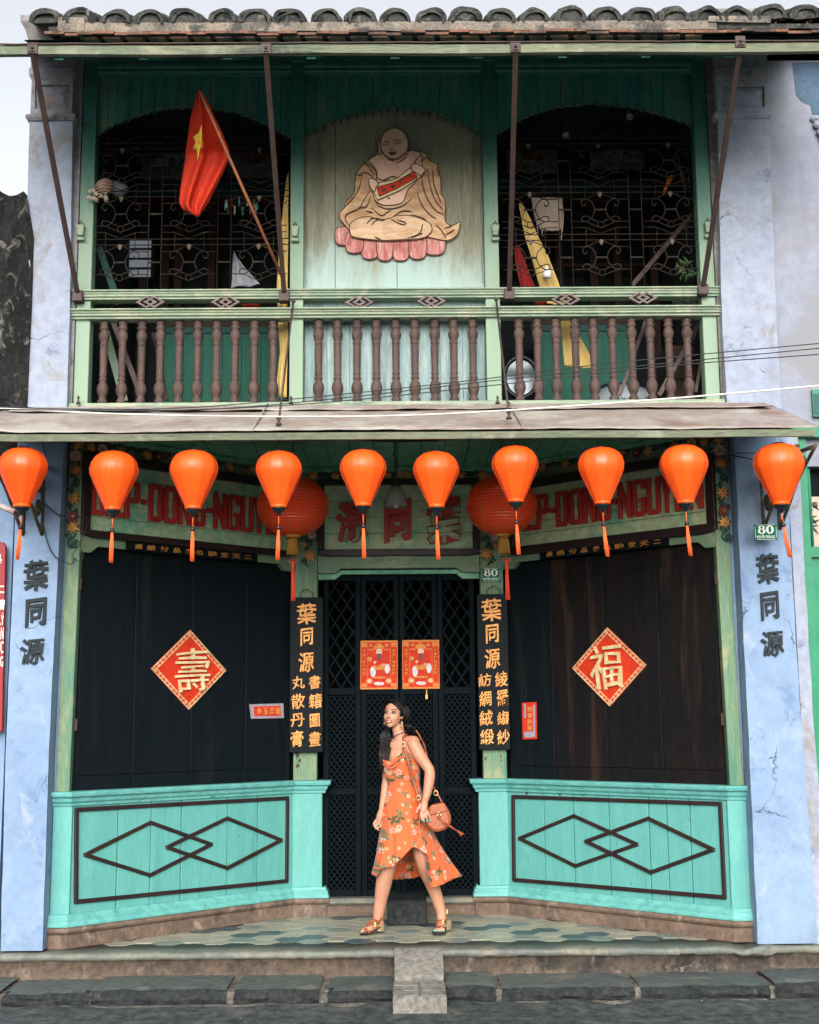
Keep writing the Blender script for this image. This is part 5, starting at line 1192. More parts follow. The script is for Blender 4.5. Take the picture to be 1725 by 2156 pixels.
# ============================================================ SEATED FIGURE RELIEF
SKN = mat('painted_relief_skin', (.72, .46, .34), (.64, .39, .28), .6, 5, bump=.2, fine=.08)
ROB = mat('painted_relief_ochre_robe', (.40, .21, .10), (.56, .36, .20), .6, 7, (1, 1, 2.5), bump=.2, fine=.1)
ROBL = mat('painted_relief_pale_robe', (.62, .42, .26), (.45, .27, .14), .6, 6, (1, 1, 2.5), bump=.2, fine=.1)
PTL = mat('painted_relief_pink_petal', (.46, .20, .17), (.32, .07, .055), .6, 14, (2.5, 1, .6), bump=.2, fine=.15, wear=(.56, .37, .33), wamt=.42, wsc=10)
OUTL = mat('painted_relief_dark_line', (.06, .035, .03), None, .6, bump=0, fine=.1)
fr = FY(.072); BZ = lambda x, y: fr.uv(652.6+x*.2136, 242.1+y*.2136)
t = thing('relief_figure', 'painted wooden relief of a seated bald monk in ochre robe on pink lotus petals', 'relief', fr.P(*BZ(850, 1440)))
def rl(name, pts, w0, w1, m, smooth=4, ins=.006):
    P = [V((*BZ(x, y), 0)) for x, y in pts]; P = cat(P, smooth, True) if smooth else P
    o = MB().poly(fr, [(p.x, p.y) for p in P], w0, w1, ins).build(name, m, t)
    if smooth is not None: MB().tube([fr.P(p.x, p.y, w1-.001) for p in P], .0032, 5, True).build('outline', OUTL, o)
    return o
for i, (x, y, rx, ry, an) in enumerate(((335, 1200, 88, 92, 0), (440, 1262, 92, 108, 0), (590, 1290, 88, 140, 0), (740, 1300, 84, 146, 0), (896, 1300, 88, 146, 0), (1062, 1290, 92, 140, 0), (1228, 1270, 112, 118, 0))):
    rl('lotus_petal', [(x+rx*math.copysign(abs(math.cos(k*.524))**.6, math.cos(k*.524)), y+ry*math.copysign(abs(math.sin(k*.524))**.75, math.sin(k*.524))) for k in range(12)], 0, .022+.0015*(i % 2), PTL)
rl('robe', [(545, 490), (490, 545), (455, 600), (445, 720), (430, 790), (345, 885), (345, 925), (300, 975), (298, 1035), (330, 1075), (400, 1150), (560, 1200), (850, 1210), (1120, 1215), (1230, 1232), (1330, 1250), (1400, 1235), (1460, 1180), (1472, 1120), (1480, 1068), (1400, 1102), (1335, 1062), (1335, 960), (1330, 850), (1295, 790), (1290, 650), (1275, 580), (1250, 500), (1180, 465), (1150, 405), (1095, 378), (970, 370), (700, 400), (600, 435)], 0, .034, ROB)
rl('torso', [(690, 400), (610, 440), (582, 475), (640, 540), (660, 640), (635, 700), (618, 760), (645, 860), (720, 905), (820, 905), (920, 875), (965, 760), (1040, 680), (1105, 560), (1090, 400), (1000, 370), (940, 400), (830, 420), (740, 400)], .03, .042, SKN)
rl('folded_legs', [(395, 1110), (440, 1060), (560, 1022), (700, 1050), (770, 1045), (860, 1015), (1000, 1015), (1130, 1060), (1198, 1110), (1190, 1180), (1100, 1235), (850, 1252), (700, 1255), (440, 1225), (400, 1180)], .03, .050, ROBL)
rl('head', [(833+138*math.cos(k*.628), 315+158*math.sin(k*.628)) for k in range(10)], .03, .062, SKN, ins=.012)
for s, x in ((-1, 690), (1, 955)): rl('ear', [(x, 290), (x+s*20, 300), (x+s*12, 350), (x+s*14, 400), (x-s*6, 420), (x-s*14, 360), (x-s*10, 310)], .03, .05, SKN)
rl('sash', [(660, 700), (850, 655), (1000, 540), (1085, 600), (1085, 640), (900, 765), (670, 862), (632, 790), (632, 715)], .04, .056, CREAML, 0)
rl('sash_band', [(660, 742), (840, 690), (1035, 580), (1060, 640), (862, 752), (682, 830)], .054, .059, REDBD, 0)
for k, (x, y) in enumerate(((725, 768), (820, 735), (905, 680), (985, 630))):
    a, b_ = BZ(x, y); s_2 = .017; letter('福壽康寧'[k], fr, (a-s_2, b_-s_2, a+s_2, b_+s_2), .059, .061, OUTL, t, 'character', .05, 0, 2)
for h, fx in (([(590, 660), (640, 668), (682, 716), (655, 735), (640, 790), (600, 750), (585, 700)], None), ([(1005, 525), (1060, 515), (1135, 568), (1120, 600), (1095, 632), (1055, 605), (1010, 580), (1000, 550)], None)): rl('hand', h, .05, .066, SKN)
mb = MB()
def ln(pts, w=.046, r_=.0032):
    P = [V((*BZ(x, y), 0)) for x, y in pts]; mb.tube([fr.P(p.x, p.y, w) for p in cat(P, 5)], [r_*(.5+.8*math.sin(math.pi*min(1, (k+1)/(len(pts)*5)))) for k in range(len(cat(P, 5)))], 5)
for l_ in ([(545, 490), (600, 560), (640, 620)], [(500, 600), (560, 590), (630, 640)], [(560, 500), (640, 560), (660, 620)], [(455, 600), (500, 620), (520, 600)], [(510, 650), (480, 760), (400, 870), (350, 920)], [(600, 760), (520, 880), (490, 940), (380, 990), (350, 1040), (390, 1110)], [(600, 820), (560, 920), (480, 930)],
           [(640, 860), (690, 920), (780, 945), (900, 920), (1000, 850)], [(610, 930), (700, 1010), (760, 980), (800, 960)], [(550, 965), (620, 980)], [(1060, 780), (1100, 900), (1180, 1000), (1245, 1040)], [(1100, 560), (1110, 700), (1160, 850), (1240, 960), (1320, 1000)], [(1160, 550), (1180, 700), (1230, 850), (1310, 950)], [(1210, 560), (1220, 700), (1290, 880)], [(1250, 540), (1270, 620)],
           [(1100, 400), (1040, 480), (1010, 540)], [(1150, 440), (1080, 490)], [(800, 1040), (900, 970), (1000, 970)], [(1000, 1000), (1120, 1040), (1180, 1110)], [(1240, 1100), (1300, 1160), (1340, 1230)], [(1320, 1140), (1400, 1110)], [(1340, 1200), (1420, 1150)]): ln(l_)
for l_ in ([(560, 1100), (610, 1050), (680, 1045)], [(610, 1110), (660, 1060), (740, 1065)], [(800, 1050), (870, 1090), (940, 1110)], [(860, 1060), (930, 1080), (950, 1100)], [(960, 1240), (1080, 1190), (1110, 1100)], [(1000, 1235), (1110, 1190)], [(640, 1225), (700, 1250)]): ln(l_, .060)
for l_ in ([(725, 310), (760, 300), (785, 325)], [(820, 305), (860, 280), (905, 310)], [(718, 340), (745, 325), (765, 345)], [(832, 325), (855, 310), (885, 325)], [(780, 370), (800, 378), (822, 370)], [(770, 408), (815, 405), (858, 402)], [(780, 415), (815, 432), (845, 415)], [(720, 400), (780, 460), (860, 465), (930, 410)]): ln(l_, .074, .0028)
for l_ in ([(665, 560), (665, 640), (720, 668), (780, 655)], [(740, 660), (810, 632), (850, 640)], [(840, 500), (900, 480), (950, 440)], [(765, 840), (790, 845)], [(760, 465), (830, 480)]): ln(l_, .055)
mb.build('fold_lines', OUTL, t)
rl('lips', [(785, 408), (815, 402), (845, 406), (815, 428)], .06, .072, mat('lip_red', (.30, .06, .05), None, .5, bump=0), 3, .002)
# ============================================================ ROOF
roof = part('roof', house, (0, -.3, 7)); YE = -.35
frE = FY(YE); ze = zf(45, YE); sl_ = math.tan(rad(24))
# eave board, lime strip, terracotta edge
def wavy_strip(name, m, x0, x1, y0, y1, z0, z1, parent, amp=.008, seg=None):
    n = int((x1-x0)/.06); rows = []
    for (y, z) in ((y0, z0), (y0, z1), (y1, z1+(y1-y0)*sl_), (y1, z0+(y1-y0)*sl_)):
        rows.append([V((lerp(x0, x1, i/n), y+amp*noise.noise(V((i*.35, z, 1))), z+amp*noise.noise(V((i*.3, y*3, z*9))))) for i in range(n+1)])
    rows.append(rows[0]); return MB().grid(rows, smooth=False).build(name, m, parent)
wavy_strip('lime_strip', ROOFC, -2.62, 2.52, YE, YE+.3, zf(64, YE), ze-.0, roof)
sx = -2.72
z0_ = zf(72, YE)
k = 0
while sx < 3.6:
    w_ = random.uniform(.10, .19); dz = random.uniform(-.006, .006); dy = random.uniform(-.02, .02)
    MB().add([V((sx, YE-.015+dy, z0_+dz)), V((sx+w_-.004, YE-.015+dy, z0_+dz)), V((sx+w_-.004, YE+.30, z0_+dz+.13)), V((sx, YE+.30, z0_+dz+.13)), V((sx, YE-.015+dy, z0_+dz+.022)), V((sx+w_-.004, YE-.015+dy, z0_+dz+.022)), V((sx+w_-.004, YE+.3, z0_+dz+.152)), V((sx, YE+.3, z0_+dz+.152))],
        [(0, 3, 2, 1), (4, 5, 6, 7), (0, 1, 5, 4), (1, 2, 6, 5), (2, 3, 7, 6), (3, 0, 4, 7)]).build('eave_tile', ROOFB, roof); sx += w_
# slanting underside tiles and dark soffit
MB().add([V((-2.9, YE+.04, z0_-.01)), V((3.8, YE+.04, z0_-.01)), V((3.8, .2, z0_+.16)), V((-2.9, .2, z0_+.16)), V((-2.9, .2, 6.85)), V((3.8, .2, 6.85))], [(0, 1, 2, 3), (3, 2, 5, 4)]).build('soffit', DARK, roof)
sx = -2.45
while sx < 2.4:
    MB().add([V((sx, YE+.02, z0_-.012)), V((sx+.13, YE+.02, z0_-.012)), V((sx+.19, -.02, z0_+.0)), V((sx+.06, -.02, z0_+.0)), V((sx, YE+.02, z0_+.003)), V((sx+.13, YE+.02, z0_+.003)), V((sx+.19, -.02, z0_+.02)), V((sx+.06, -.02, z0_+.02))], [(0, 3, 2, 1), (4, 5, 6, 7), (0, 1, 5, 4), (1, 2, 6, 5), (2, 3, 7, 6), (3, 0, 4, 7)]).build('underside_tile', ROOFB, roof); sx += .175
# rows of cover tiles
def cover(x, yy, R, L, z, name):
    mb = MB(); N = 12; rows = []; vs = []
    for (y, r_, dz) in ((yy, R, 0), (yy+L, R*.93, L*sl_)):
        rows.append([V((x+r_*1.05*math.cos(math.pi*k/N), y, z+dz+r_*1.02*math.sin(math.pi*k/N)**.8)) for k in range(N+1)])
    inner = [[V((x+(p.x-x)*.80, p.y, z+dz+(p.z-z-dz)*.80)) for p in r] for r, dz in zip(rows, (0, L*sl_))]
    mb.grid(rows); n = N+1
    mb.add(rows[0]+inner[0], [(k, k+1, n+k+1, n+k) for k in range(N)]); mb.grid(inner)
    return mb
cxs = [(93, 28, 1.0)]+[(x, 30, 1) for x in (166, 243, 315, 389, 468, 538, 609, 688, 760, 833, 908, 980, 1054, 1126, 1202, 1278, 1350, 1421, 1490, 1553)]+[(1625, 30, 1), (1697, 32, 1), (1768, 30, 1), (1840, 30, 1)]
for i, (px, hw, _) in enumerate(cxs):
    x = frE.uv(px, 40)[0]; zb = ze+.004*math.sin(i*1.7)+(.0 if px < 1600 else .02); R = .120+.006*math.sin(i*2.2)
    mb = cover(x, YE+.0, R, .34, zb, '')
    # mortar plug and lower lip
    N = 12; pts = [(x+R*.80*math.cos(math.pi*k/N), zb+R*.78*math.sin(math.pi*k/N)-.0) for k in range(N+1)]
    mb.poly(FY(YE+.012), [(a, b) for a, b in pts], -.02, .0)
    o = mb.build('cover_tile', ROOFT, roof, jit=.020, js=9)
    m2 = cover(x+.004, YE-.012, R*.84, .2, zb-.004, ''); m2.build('cover_tile', ROOFT, roof, jit=.016, js=10)
    m3 = MB()
    for j in range(1, 9):
        mm = cover(x, YE+j*.30, R, .34, zb+j*.30*sl_+.004, ''); m3.add(mm.v, mm.f)
    m3.build('tile_row', ROOFT, roof)['kind'] = 'stuff'
MB().add([V((-2.7, YE+.02, ze-.02)), V((4.2, YE+.02, ze-.02)), V((4.2, 2.5, ze-.02+2.5*sl_)), V((-2.7, 2.5, ze-.02+2.5*sl_)), V((-2.7, 2.5, ze-.08+2.5*sl_)), V((4.2, 2.5, ze-.08+2.5*sl_)), V((4.2, YE+.02, ze-.06)), V((-2.7, YE+.02, ze-.06))], [(0, 1, 2, 3), (3, 2, 5, 4), (4, 5, 6, 7), (7, 6, 1, 0), (0, 3, 4, 7), (1, 6, 5, 2)]).build('pan_tiles', ROOFT, roof)
MB().bx(-2.62, -2.42, YE-.01, .3, zf(66, YE), zf(34, YE)).build('verge_mortar', ROOFC, roof, jit=.02, js=7)
MB().bx(2.45, 2.95, YE-.0, .3, zf(50, YE), zf(36, YE)).build('verge_mortar', ROOFC, roof, jit=.02, js=7)
# ============================================================ UPPER CANOPY
can = part('upper_canopy', house, (0, -.8, 6.5)); YQ = -1.5; fq = FY(YQ); zq1 = fq.uv(862, 92)[1]; zq0 = fq.uv(862, 111)[1]
x0, x1 = fq.uv(-60, 100)[0], fq.uv(1800, 80)[0]
n = 40; rows = []
for (y, z) in ((YQ, zq0), (YQ, zq1), (YQ+.04, zq1), (YQ+.04, zq0), (YQ, zq0)): rows.append([V((lerp(x0, x1, i/n), y, z+.006*math.sin(i*.5)*(1 if z > zq0 else .6))) for i in range(n+1)])
MB().grid(rows, smooth=False).build('fascia_board', BEAM, can)
zc1 = zf(124, -.0)
MB().add([V((x0, YQ+.02, zq1-.0)), V((x1, YQ+.02, zq1-.0)), V((x1, .0, zc1+.12)), V((x0, .0, zc1+.12)), V((x0, YQ+.02, zq1-.02)), V((x1, YQ+.02, zq1-.02)), V((x1, .0, zc1+.08)), V((x0, .0, zc1+.08))], [(0, 1, 2, 3), (4, 7, 6, 5), (0, 4, 5, 1), (2, 6, 7, 3), (1, 5, 6, 2), (0, 3, 7, 4)]).build('canopy_sheet', DKGR, can)
for k in range(9):
    x = lerp(-2.3, 2.3, k/8); MB().add([V((x-.03, YQ+.05, zq1-.08)), V((x+.03, YQ+.05, zq1-.08)), V((x+.03, 0, zc1+.0)), V((x-.03, 0, zc1+.0)), V((x-.03, YQ+.05, zq1-.025)), V((x+.03, YQ+.05, zq1-.025)), V((x+.03, 0, zc1+.075)), V((x-.03, 0, zc1+.075))], [(0, 1, 2, 3), (4, 7, 6, 5), (0, 4, 5, 1), (2, 6, 7, 3), (1, 5, 6, 2), (0, 3, 7, 4)]).build('canopy_rafter', DKGR, can)
MB().tube([V((x0, YQ-.005, zq1+.006))]+[V((lerp(x0, x1, i/60), YQ-.01, zq1+.006+.006*noise.noise(V((i*.5, 0, 0))))) for i in range(1, 61)], .006, 5).build('metal_edge', IRON, can)
for (xa, ya, xb, yb) in ((68, 106, 162, 612), (560, 106, 598, 612), (1086, 103, 1073, 608), (1560, 92, 1482, 598)):
    A = fq.pt(xa, ya, .012); B = U(xb, yb, -.10); s = part('support_rod', can, B); d = (B-A).normalized(); n = V((1, 0, 0))
    mb = MB(); W = .018; u = d.cross(n).normalized()
    vs = [A+n*W*a+u*.010*b for a, b in ((-1, -1), (1, -1), (1, 1), (-1, 1))]+[B+n*W*a+u*.010*b for a, b in ((-1, -1), (1, -1), (1, 1), (-1, 1))]
    mb.add(vs, [(0, 1, 2, 3), (7, 6, 5, 4), (0, 4, 5, 1), (1, 5, 6, 2), (2, 6, 7, 3), (3, 7, 4, 0)]); mb.build('rod', IRON, s)
    m2 = MB().box(fq, A.x-.035, A.x+.035, A.z-.02, A.z+.06, .001, .012); m2.sphere(A+V((0, -.004, .02)), .012, 8); m2.build('top_plate', IRON, s, bevel=.002)
    MB().bx(B.x-.04, B.x+.04, -.088, .0, B.z-.075, B.z+.01).build('boot', IRON, s, bevel=.004)
# ============================================================ LOWER AWNING
aw = part('lower_awning', house, (0, -.5, 3.8)); YA = -1.15; fa = FY(YA); za = fa.uv(862, 905)[1]; zb_ = zf(856, -.02)
def azz(x, t):   # height of the sheet, t 0 at the wall 1 at the edge
    return lerp(zb_, za, t) + .010*noise.noise(V((x*1.3, t*2, 0)))*(.3+t) + (.05*max(0, (-x-2.5)/.45)**2*t)
def sheet(name, x0, x1, t0, t1, dz, m=METAL, ed=.0):
    n = int((x1-x0)/.05); rows = []
    for j in range(9):
        t = lerp(t0, t1, j/8)
        rows.append([V((lerp(x0, x1, i/n), lerp(-.02, YA, t) + (ed*noise.noise(V((i*.21, 7, j*.0))) if j in (0, 8) else 0), azz(lerp(x0, x1, i/n), t)+dz+(.006*noise.noise(V((i*.3, 3, j)))))) for i in range(n+1)])
    MB().grid(rows, smooth=True).build(name, m, aw, solid=.004)
xs = [-2.98, fa.uv(530, 900)[0], fa.uv(1103, 900)[0], 2.86]
for i in range(3): sheet('metal_sheet', xs[i]-.01, xs[i+1]+.01, .06, 1, .003*(i % 2)); 
sheet('flashing', -2.90, 2.80, -.02, .25, .022, METAL, .05)
for x in xs[1:3]: 
    MB().tube([V((x, lerp(-.1, YA, k/8), azz(x, k/8)+.008)) for k in range(9)], .007, 5).build('seam', METAL, aw)
n = 60; rows = []
for (y, o_) in ((YA+.01, -.060), (YA+.01, -.012), (YA+.035, -.012), (YA+.035, -.060), (YA+.01, -.060)):
    rows.append([V((lerp(-2.95, 2.84, i/n), y, azz(lerp(-2.95, 2.84, i/n), 1)*.4+(za)*.6+o_)) for i in range(n+1)])
MB().grid(rows, smooth=False).build('fascia_board', BEAM, aw)
MB().add([V((-2.9, YA+.04, za-.03)), V((2.8, YA+.04, za-.03)), V((2.8, -.03, ZC+.02)), V((-2.9, -.03, ZC+.02)), V((-2.9, YA+.04, za-.02)), V((2.8, YA+.04, za-.02)), V((2.8, -.03, ZC+.04)), V((-2.9, -.03, ZC+.04))], [(0, 1, 2, 3), (4, 7, 6, 5), (0, 4, 5, 1), (2, 6, 7, 3), (1, 5, 6, 2), (0, 3, 7, 4)]).build('awning_lining', CEILG, aw)
for (xa, ya, xb, yb) in ((618, 634, 587, 889), (1045, 630, 1072, 876)):
    A = U(xa, ya, -.09); B = U(xb, yb, -1.0); s = part('hanging_rod', aw, A)
    MB().tube([A, B], .008, 6).build('rod', IRON, s); MB().sphere(A, .018, 8).build('eye', IRON, s); MB().lathe([(.022, 0), (.020, .01), (.010, .02), (.010, .035), (.016, .04), (.016, .055), (.004, .07)], B+V((0, 0, -.02)), 10).build('bolt', IRON, s)
for px in (165, 613, 1048):
    c = U(px, 842, -.09); m2 = MB().lathe([(.018, 0), (.016, .012), (.007, .02), (.007, .04), (.012, .045), (.003, .065)], c+V((0, 0, -.03)), 8); m2.build('bolt', IRON, aw)
# scroll brackets under both awning ends
def bracket(cx, s, label):
    # plane perpendicular to the wall
    t = thing('awning_bracket', label, 'bracket', (cx, -.15, 3.2)); fr = Fr((cx, -.15, 0), (0, -1, 0), (s, 0, 0)); r = .012; z0 = 3.50; 
    MB().tube([fr.P(0, z0+.02), fr.P(.92, z0-.06)], .015, 6).build('top_bar', BRK, t); MB().tube([fr.P(0, z0+.02), fr.P(0, z0-.5)], .014, 6).build('wall_bar', BRK, t)
    MB().tube(cat([fr.P(0, z0-.5), fr.P(.22, z0-.38), fr.P(.5, z0-.22), fr.P(.92, z0-.06)], 5), .014, 6).build('brace', BRK, t)
    for k, (a, b_, R_, tw) in enumerate(((.12, z0-.14, .09, 1), (.13, z0-.33, .075, -1), (.32, z0-.12, .075, -1), (.34, z0-.24, .05, 1), (.50, z0-.13, .06, 1), (.64, z0-.12, .04, -1))):
        pts = [fr.P(a+tw*R_*(1-j*.055)*math.cos(j*.6), b_+R_*(1-j*.055)*math.sin(j*.6), .0) for j in range(16)]; MB().tube(pts, [.014]*14+[.018, .014], 6).build('scroll', BRK, t)
BRK = mat('mossy_iron_bracket', (.10, .085, .05), (.05, .045, .035), .8, 9, bump=.4, fine=.3, wear=(.19, .18, .09), wamt=.42, wsc=6)
for dx in (0, .10, .2): pass
bracket(-2.66, -1, 'mossy scrolled iron bracket under the left end of the awning'); bracket(2.86, 1, 'mossy scrolled iron bracket under the right end of the awning')
bracket(-2.80, -1, 'second mossy scrolled iron bracket just outside the first at the left awning end')
bracket(2.74, 1, 'second mossy scrolled iron bracket just inside the first at the right awning end')
# ============================================================ NEIGHBOURS
nb = thing('mossy_gable_wall', 'black mossy gable wall of the next house, left of the balcony', 'wall', (-4, .3, ZS))
fr = FY(-.13); pts = [(-700, 860), (44, 860), (50, 800), (66, 600), (74, 560), (70, 500), (64, 470), (62, 432), (58, 424), (52, 402), (36, 410), (20, 412), (2, 402), (-30, 380), (-260, 250), (-700, 120)]
P = [fr.uv(*p) for p in pts]; P[0] = (P[0][0], 3.9); P[1] = (P[1][0], 3.9)
rows = []; top = [p for p in P[2:]]
mb = MB(); N = 70
for j in range(41):
    r = []
    for i in range(N+1):
        x = lerp(fr.uv(-500, 800)[0], fr.uv(66, 600)[0], i/N); zt_ = pl([q[0] for q in P[::-1][:-2]], [q[1] for q in P[::-1][:-2]], x); z = lerp(3.5, zt_, j/40); r.append(fr.P(x, z, .035*noise.noise(V((x*4, z*4, 1)))+.02*noise.noise(V((x*11, z*11, 4)))))
    rows.append(r)
for r in rows: r.append(r[-1]+V((.0, .3, 0)))
rows.append([p+V((0, .3, .02)) for p in rows[-1]])
mb.grid(rows, smooth=False).build('wall', MOSS, nb)
nl = thing('left_neighbour_house', 'blue plastered wall of the next house at the left edge', 'house', (-3.5, .1, ZS))
MB().bx(-8, -2.9, -.06, .25, -.01, 3.48).build('wall', BLUE, nl)
MB().bx(-8, -3.06, -.09, -.055, 2.2, 3.4).build('pale_plaster_patch', BLUEU, nl)
fr = FY(-.13); t = thing('red_shop_sign', 'dark red vertical shop board with white writing cut by the left picture edge', 'sign', fr.pt(0, 1540))
REDS = mat('dark_red_signboard', (.24, .012, .014), None, .5, bump=.1, fine=.08)
P = [fr.uv(x, y) for x, y in ((7, 1540), (14, 1150), (10, 1143), (0, 1138))]; a0 = P[0][0]-.42
MB().poly(fr, [(a0, P[0][1]), (P[0][0], P[0][1]), P[1], P[2], (P[3][0]-.2, P[3][1]+.02), (a0, P[3][1])], 0, .03, .004).build('board', REDS, t)
for ch, q in (('典', (-22, 1165, 4, 1186)), ('仁', (-16, 1230, 9, 1250)), ('膏', (0, 1262, 10, 1284))): letter(ch, fr, qd(fr, *q, .03), .03, .034, PLATEW, t, 'character', .03)
for s_t, y, yb_ in (('LÝ', 1290, 1316), ('AN', 1321, 1346), ('ỌC', 1350, 1376), ('NG', 1382, 1404)):
    for k, ch in enumerate(s_t): letter(ch, fr, qd(fr, -3+k*6.2-(y-1290)*.018, y, 1.6+k*6.2-(y-1290)*.018, yb_, .03), .03, .034, PLATEW, t, 'letter', .0)
# right neighbour
nr = thing('right_neighbour_house', 'pale lavender plastered house front with green door frames at the right edge', 'house', (4, .1, ZS))
BLUEN = mat('patched_lavender_plaster', (.22, .24, .30), (.26, .27, .32), .85, 1.0, (1, 1, 1), .3, 14, wear=(.21, .21, .23), wamt=.45, wsc=1.3, fine=.1, wear2=(.14, .17, .24), wamt2=.36, wsc2=.8)
MB().bx(2.85, 8, -.02, .3, 3.5, zf(131, -.02)).build('upper_wall', BLUEN, nr)
q = [FY(-.02).uv(x, y) for x, y in ((1668, 132), (1760, 130), (1760, 300), (1722, 285), (1712, 245), (1706, 222), (1688, 214), (1676, 200), (1672, 165))]
MB().poly(FY(-.02), q, .0, .003).build('old_blue_patch', mat('old_deep_blue_wash', (.055, .10, .16), (.075, .12, .18), .85, 3, bump=.2, fine=.15), nr)
MB().bx(2.9, 8, .16, .3, zf(131, 0), zf(117, 0)).build('shadow_gap', DARK, nr)
MB().mould([(2.92, .0), (8, .0)], [(0, zf(117, 0)), (.04, zf(117, 0)), (.05, zf(105, 0)), (.12, zf(98, 0)), (.13, zf(84, 0)), (0, zf(80, 0))]).build('cornice', ROOFC, nr, jit=.01)
MB().bx(2.85, 8, -.0, .3, zf(80, 0), zf(45, 0)).build('parapet', ROOFB, nr)
MB().bx(2.95, 3.02, -.12, .3, -.01, 3.5).build('door_pier', BLUEU, nr)
fr = FY(-.08)
# pale strip beside pillar and green frame
facegrid(FY(-.10), [(1722, 1984), (1690, 1560), (1666, 1205), (1653, 905)], [(1760, 1984), (1716, 1560), (1695, 1205), (1680, 905)], 3, 30, .2, BLUEU, 'pale_pier', nr, .002)
GFR = mat('fresh_green_frame', (.008, .17, .085), (.012, .20, .10), .45, 4, bump=.1, fine=.1)
facegrid(FY(-.06), [(1758, 1984), (1714, 1560), (1693, 1205), (1679, 905)], [(1790, 1984), (1738, 1560), (1711, 1205), (1696, 905)], 2, 20, .14, GFR, 'door_frame', nr, .001)
MB().bx(3.02, 8, .10, .14, -.01, 3.5).build('shop_interior', DARK, nr)
z_ = fr.uv(1715, 905)[1]
MB().bx(3.0, 5, -.1, .05, z_-.06, z_+.03).build('frame_head', GFR, nr)
zz1 = fr.uv(1715, 1150)[1]; MB().bx(3.06, 5, -.06, .02, zz1-.08, zz1).build('frame_rail', GFR, nr)
MB().bx(3.06, 5, -.02, .06, .0, zz1-.08).build('green_panel', GFR, nr)
for k in range(6): x = fr.uv(1712, 1000)[0]+.0+k*.12; MB().tube([V((x, .02, zz1)), V((x, .02, z_-.06))], .012, 6).build('window_bar', GFR, nr)
zz2 = fr.uv(1715, 1040)[1]
o = MB().bx(3.04, 3.9, .04, .06, zz1+.01, zz2).build('paper_screen', CLOTHW, nr)
mb = MB()
for k in range(30):
    c = V((3.12+random.random()*.5, .037, zz1+.08+random.random()*.25)); an = random.uniform(-1, 4); d = V((math.cos(an), 0, math.sin(an)))*.045; n_ = V((-d.z, 0, d.x))*.2; mb.add([c-d, c+n_, c+d, c-n_], [(0, 1, 2, 3)])
mb.build('painted_bamboo', INK, o)
for k, ch in enumerate('佳香宮'): letter(ch, FY(.04), (3.10+k*.07, zz2-.09, 3.15+k*.07, zz2-.04), .0, .003, INK, o, 'character', .02)
# green window above awning at the right
fr = FY(-.03); q = qd(fr, 1708, 822, 1790, 878, 0); MB().poly(fr, [(q[0], q[1]), (q[2], q[1]), (q[2], q[3]), (q[0], q[3])], 0, .03).build('window_frame', GFR, nr)
q = qd(fr, 1712, 830, 1790, 874, .02)
MB().poly(fr, [(q[0], q[1]), (q[2], q[1]), (q[2], q[3]), (q[0], q[3])], .03, .034).build('window_panel', TEALB, nr)
# plaster scroll ornament high on that wall
fr = FY(-.02); a, b_ = fr.uv(1722, 270); mb = MB()
for k, (dx, dz, w_, h_) in enumerate(((-.06, .05, .10, .05), (-.04, -.01, .12, .06), (-.02, -.07, .1, .05), (.0, -.12, .08, .05))): mb.box(fr, a+dx, a+dx+w_+.2, b_+dz, b_+dz+h_, 0, .04+.01*k)
mb.build('plaster_ornament', BLUEU, nr, bevel=.015)
# ============================================================ LANTERNS
def silk(name, c, c2, t=.45):
    return mat(name, c, c2, .36, 2, bump=.12, bsc=120, fine=.06, trans=t, spec=.55)
SILK = silk('orange_silk', (.96, .130, .010), (.90, .105, .008), .25)
PAPER = silk('red_lantern_cloth', (.92, .085, .022), (.84, .07, .018), .32)
TASS = mat('orange_tassel_thread', (.92, .15, .03), (.75, .10, .02), .6, 40, (4, 4, .3), .4, 80, fine=.2)
TASG = mat('gold_tassel_thread', (.42, .22, .03), (.30, .14, .02), .6, 40, (4, 4, .3), .4, 80, fine=.25)
SEAM = mat('orange_seam', (.66, .06, .010), None, .5, bump=0, fine=0)
yL = -1.0
LW = .1625
prof = [(0.045, .0), (.052, .003), (.095, .016), (.130, .042), (.152, .075), (.1625, .115), (.161, .150), (.146, .190), (.125, .235), (.102, .285), (.079, .335), (.060, .375), (.054, .388), (.054, .398)]
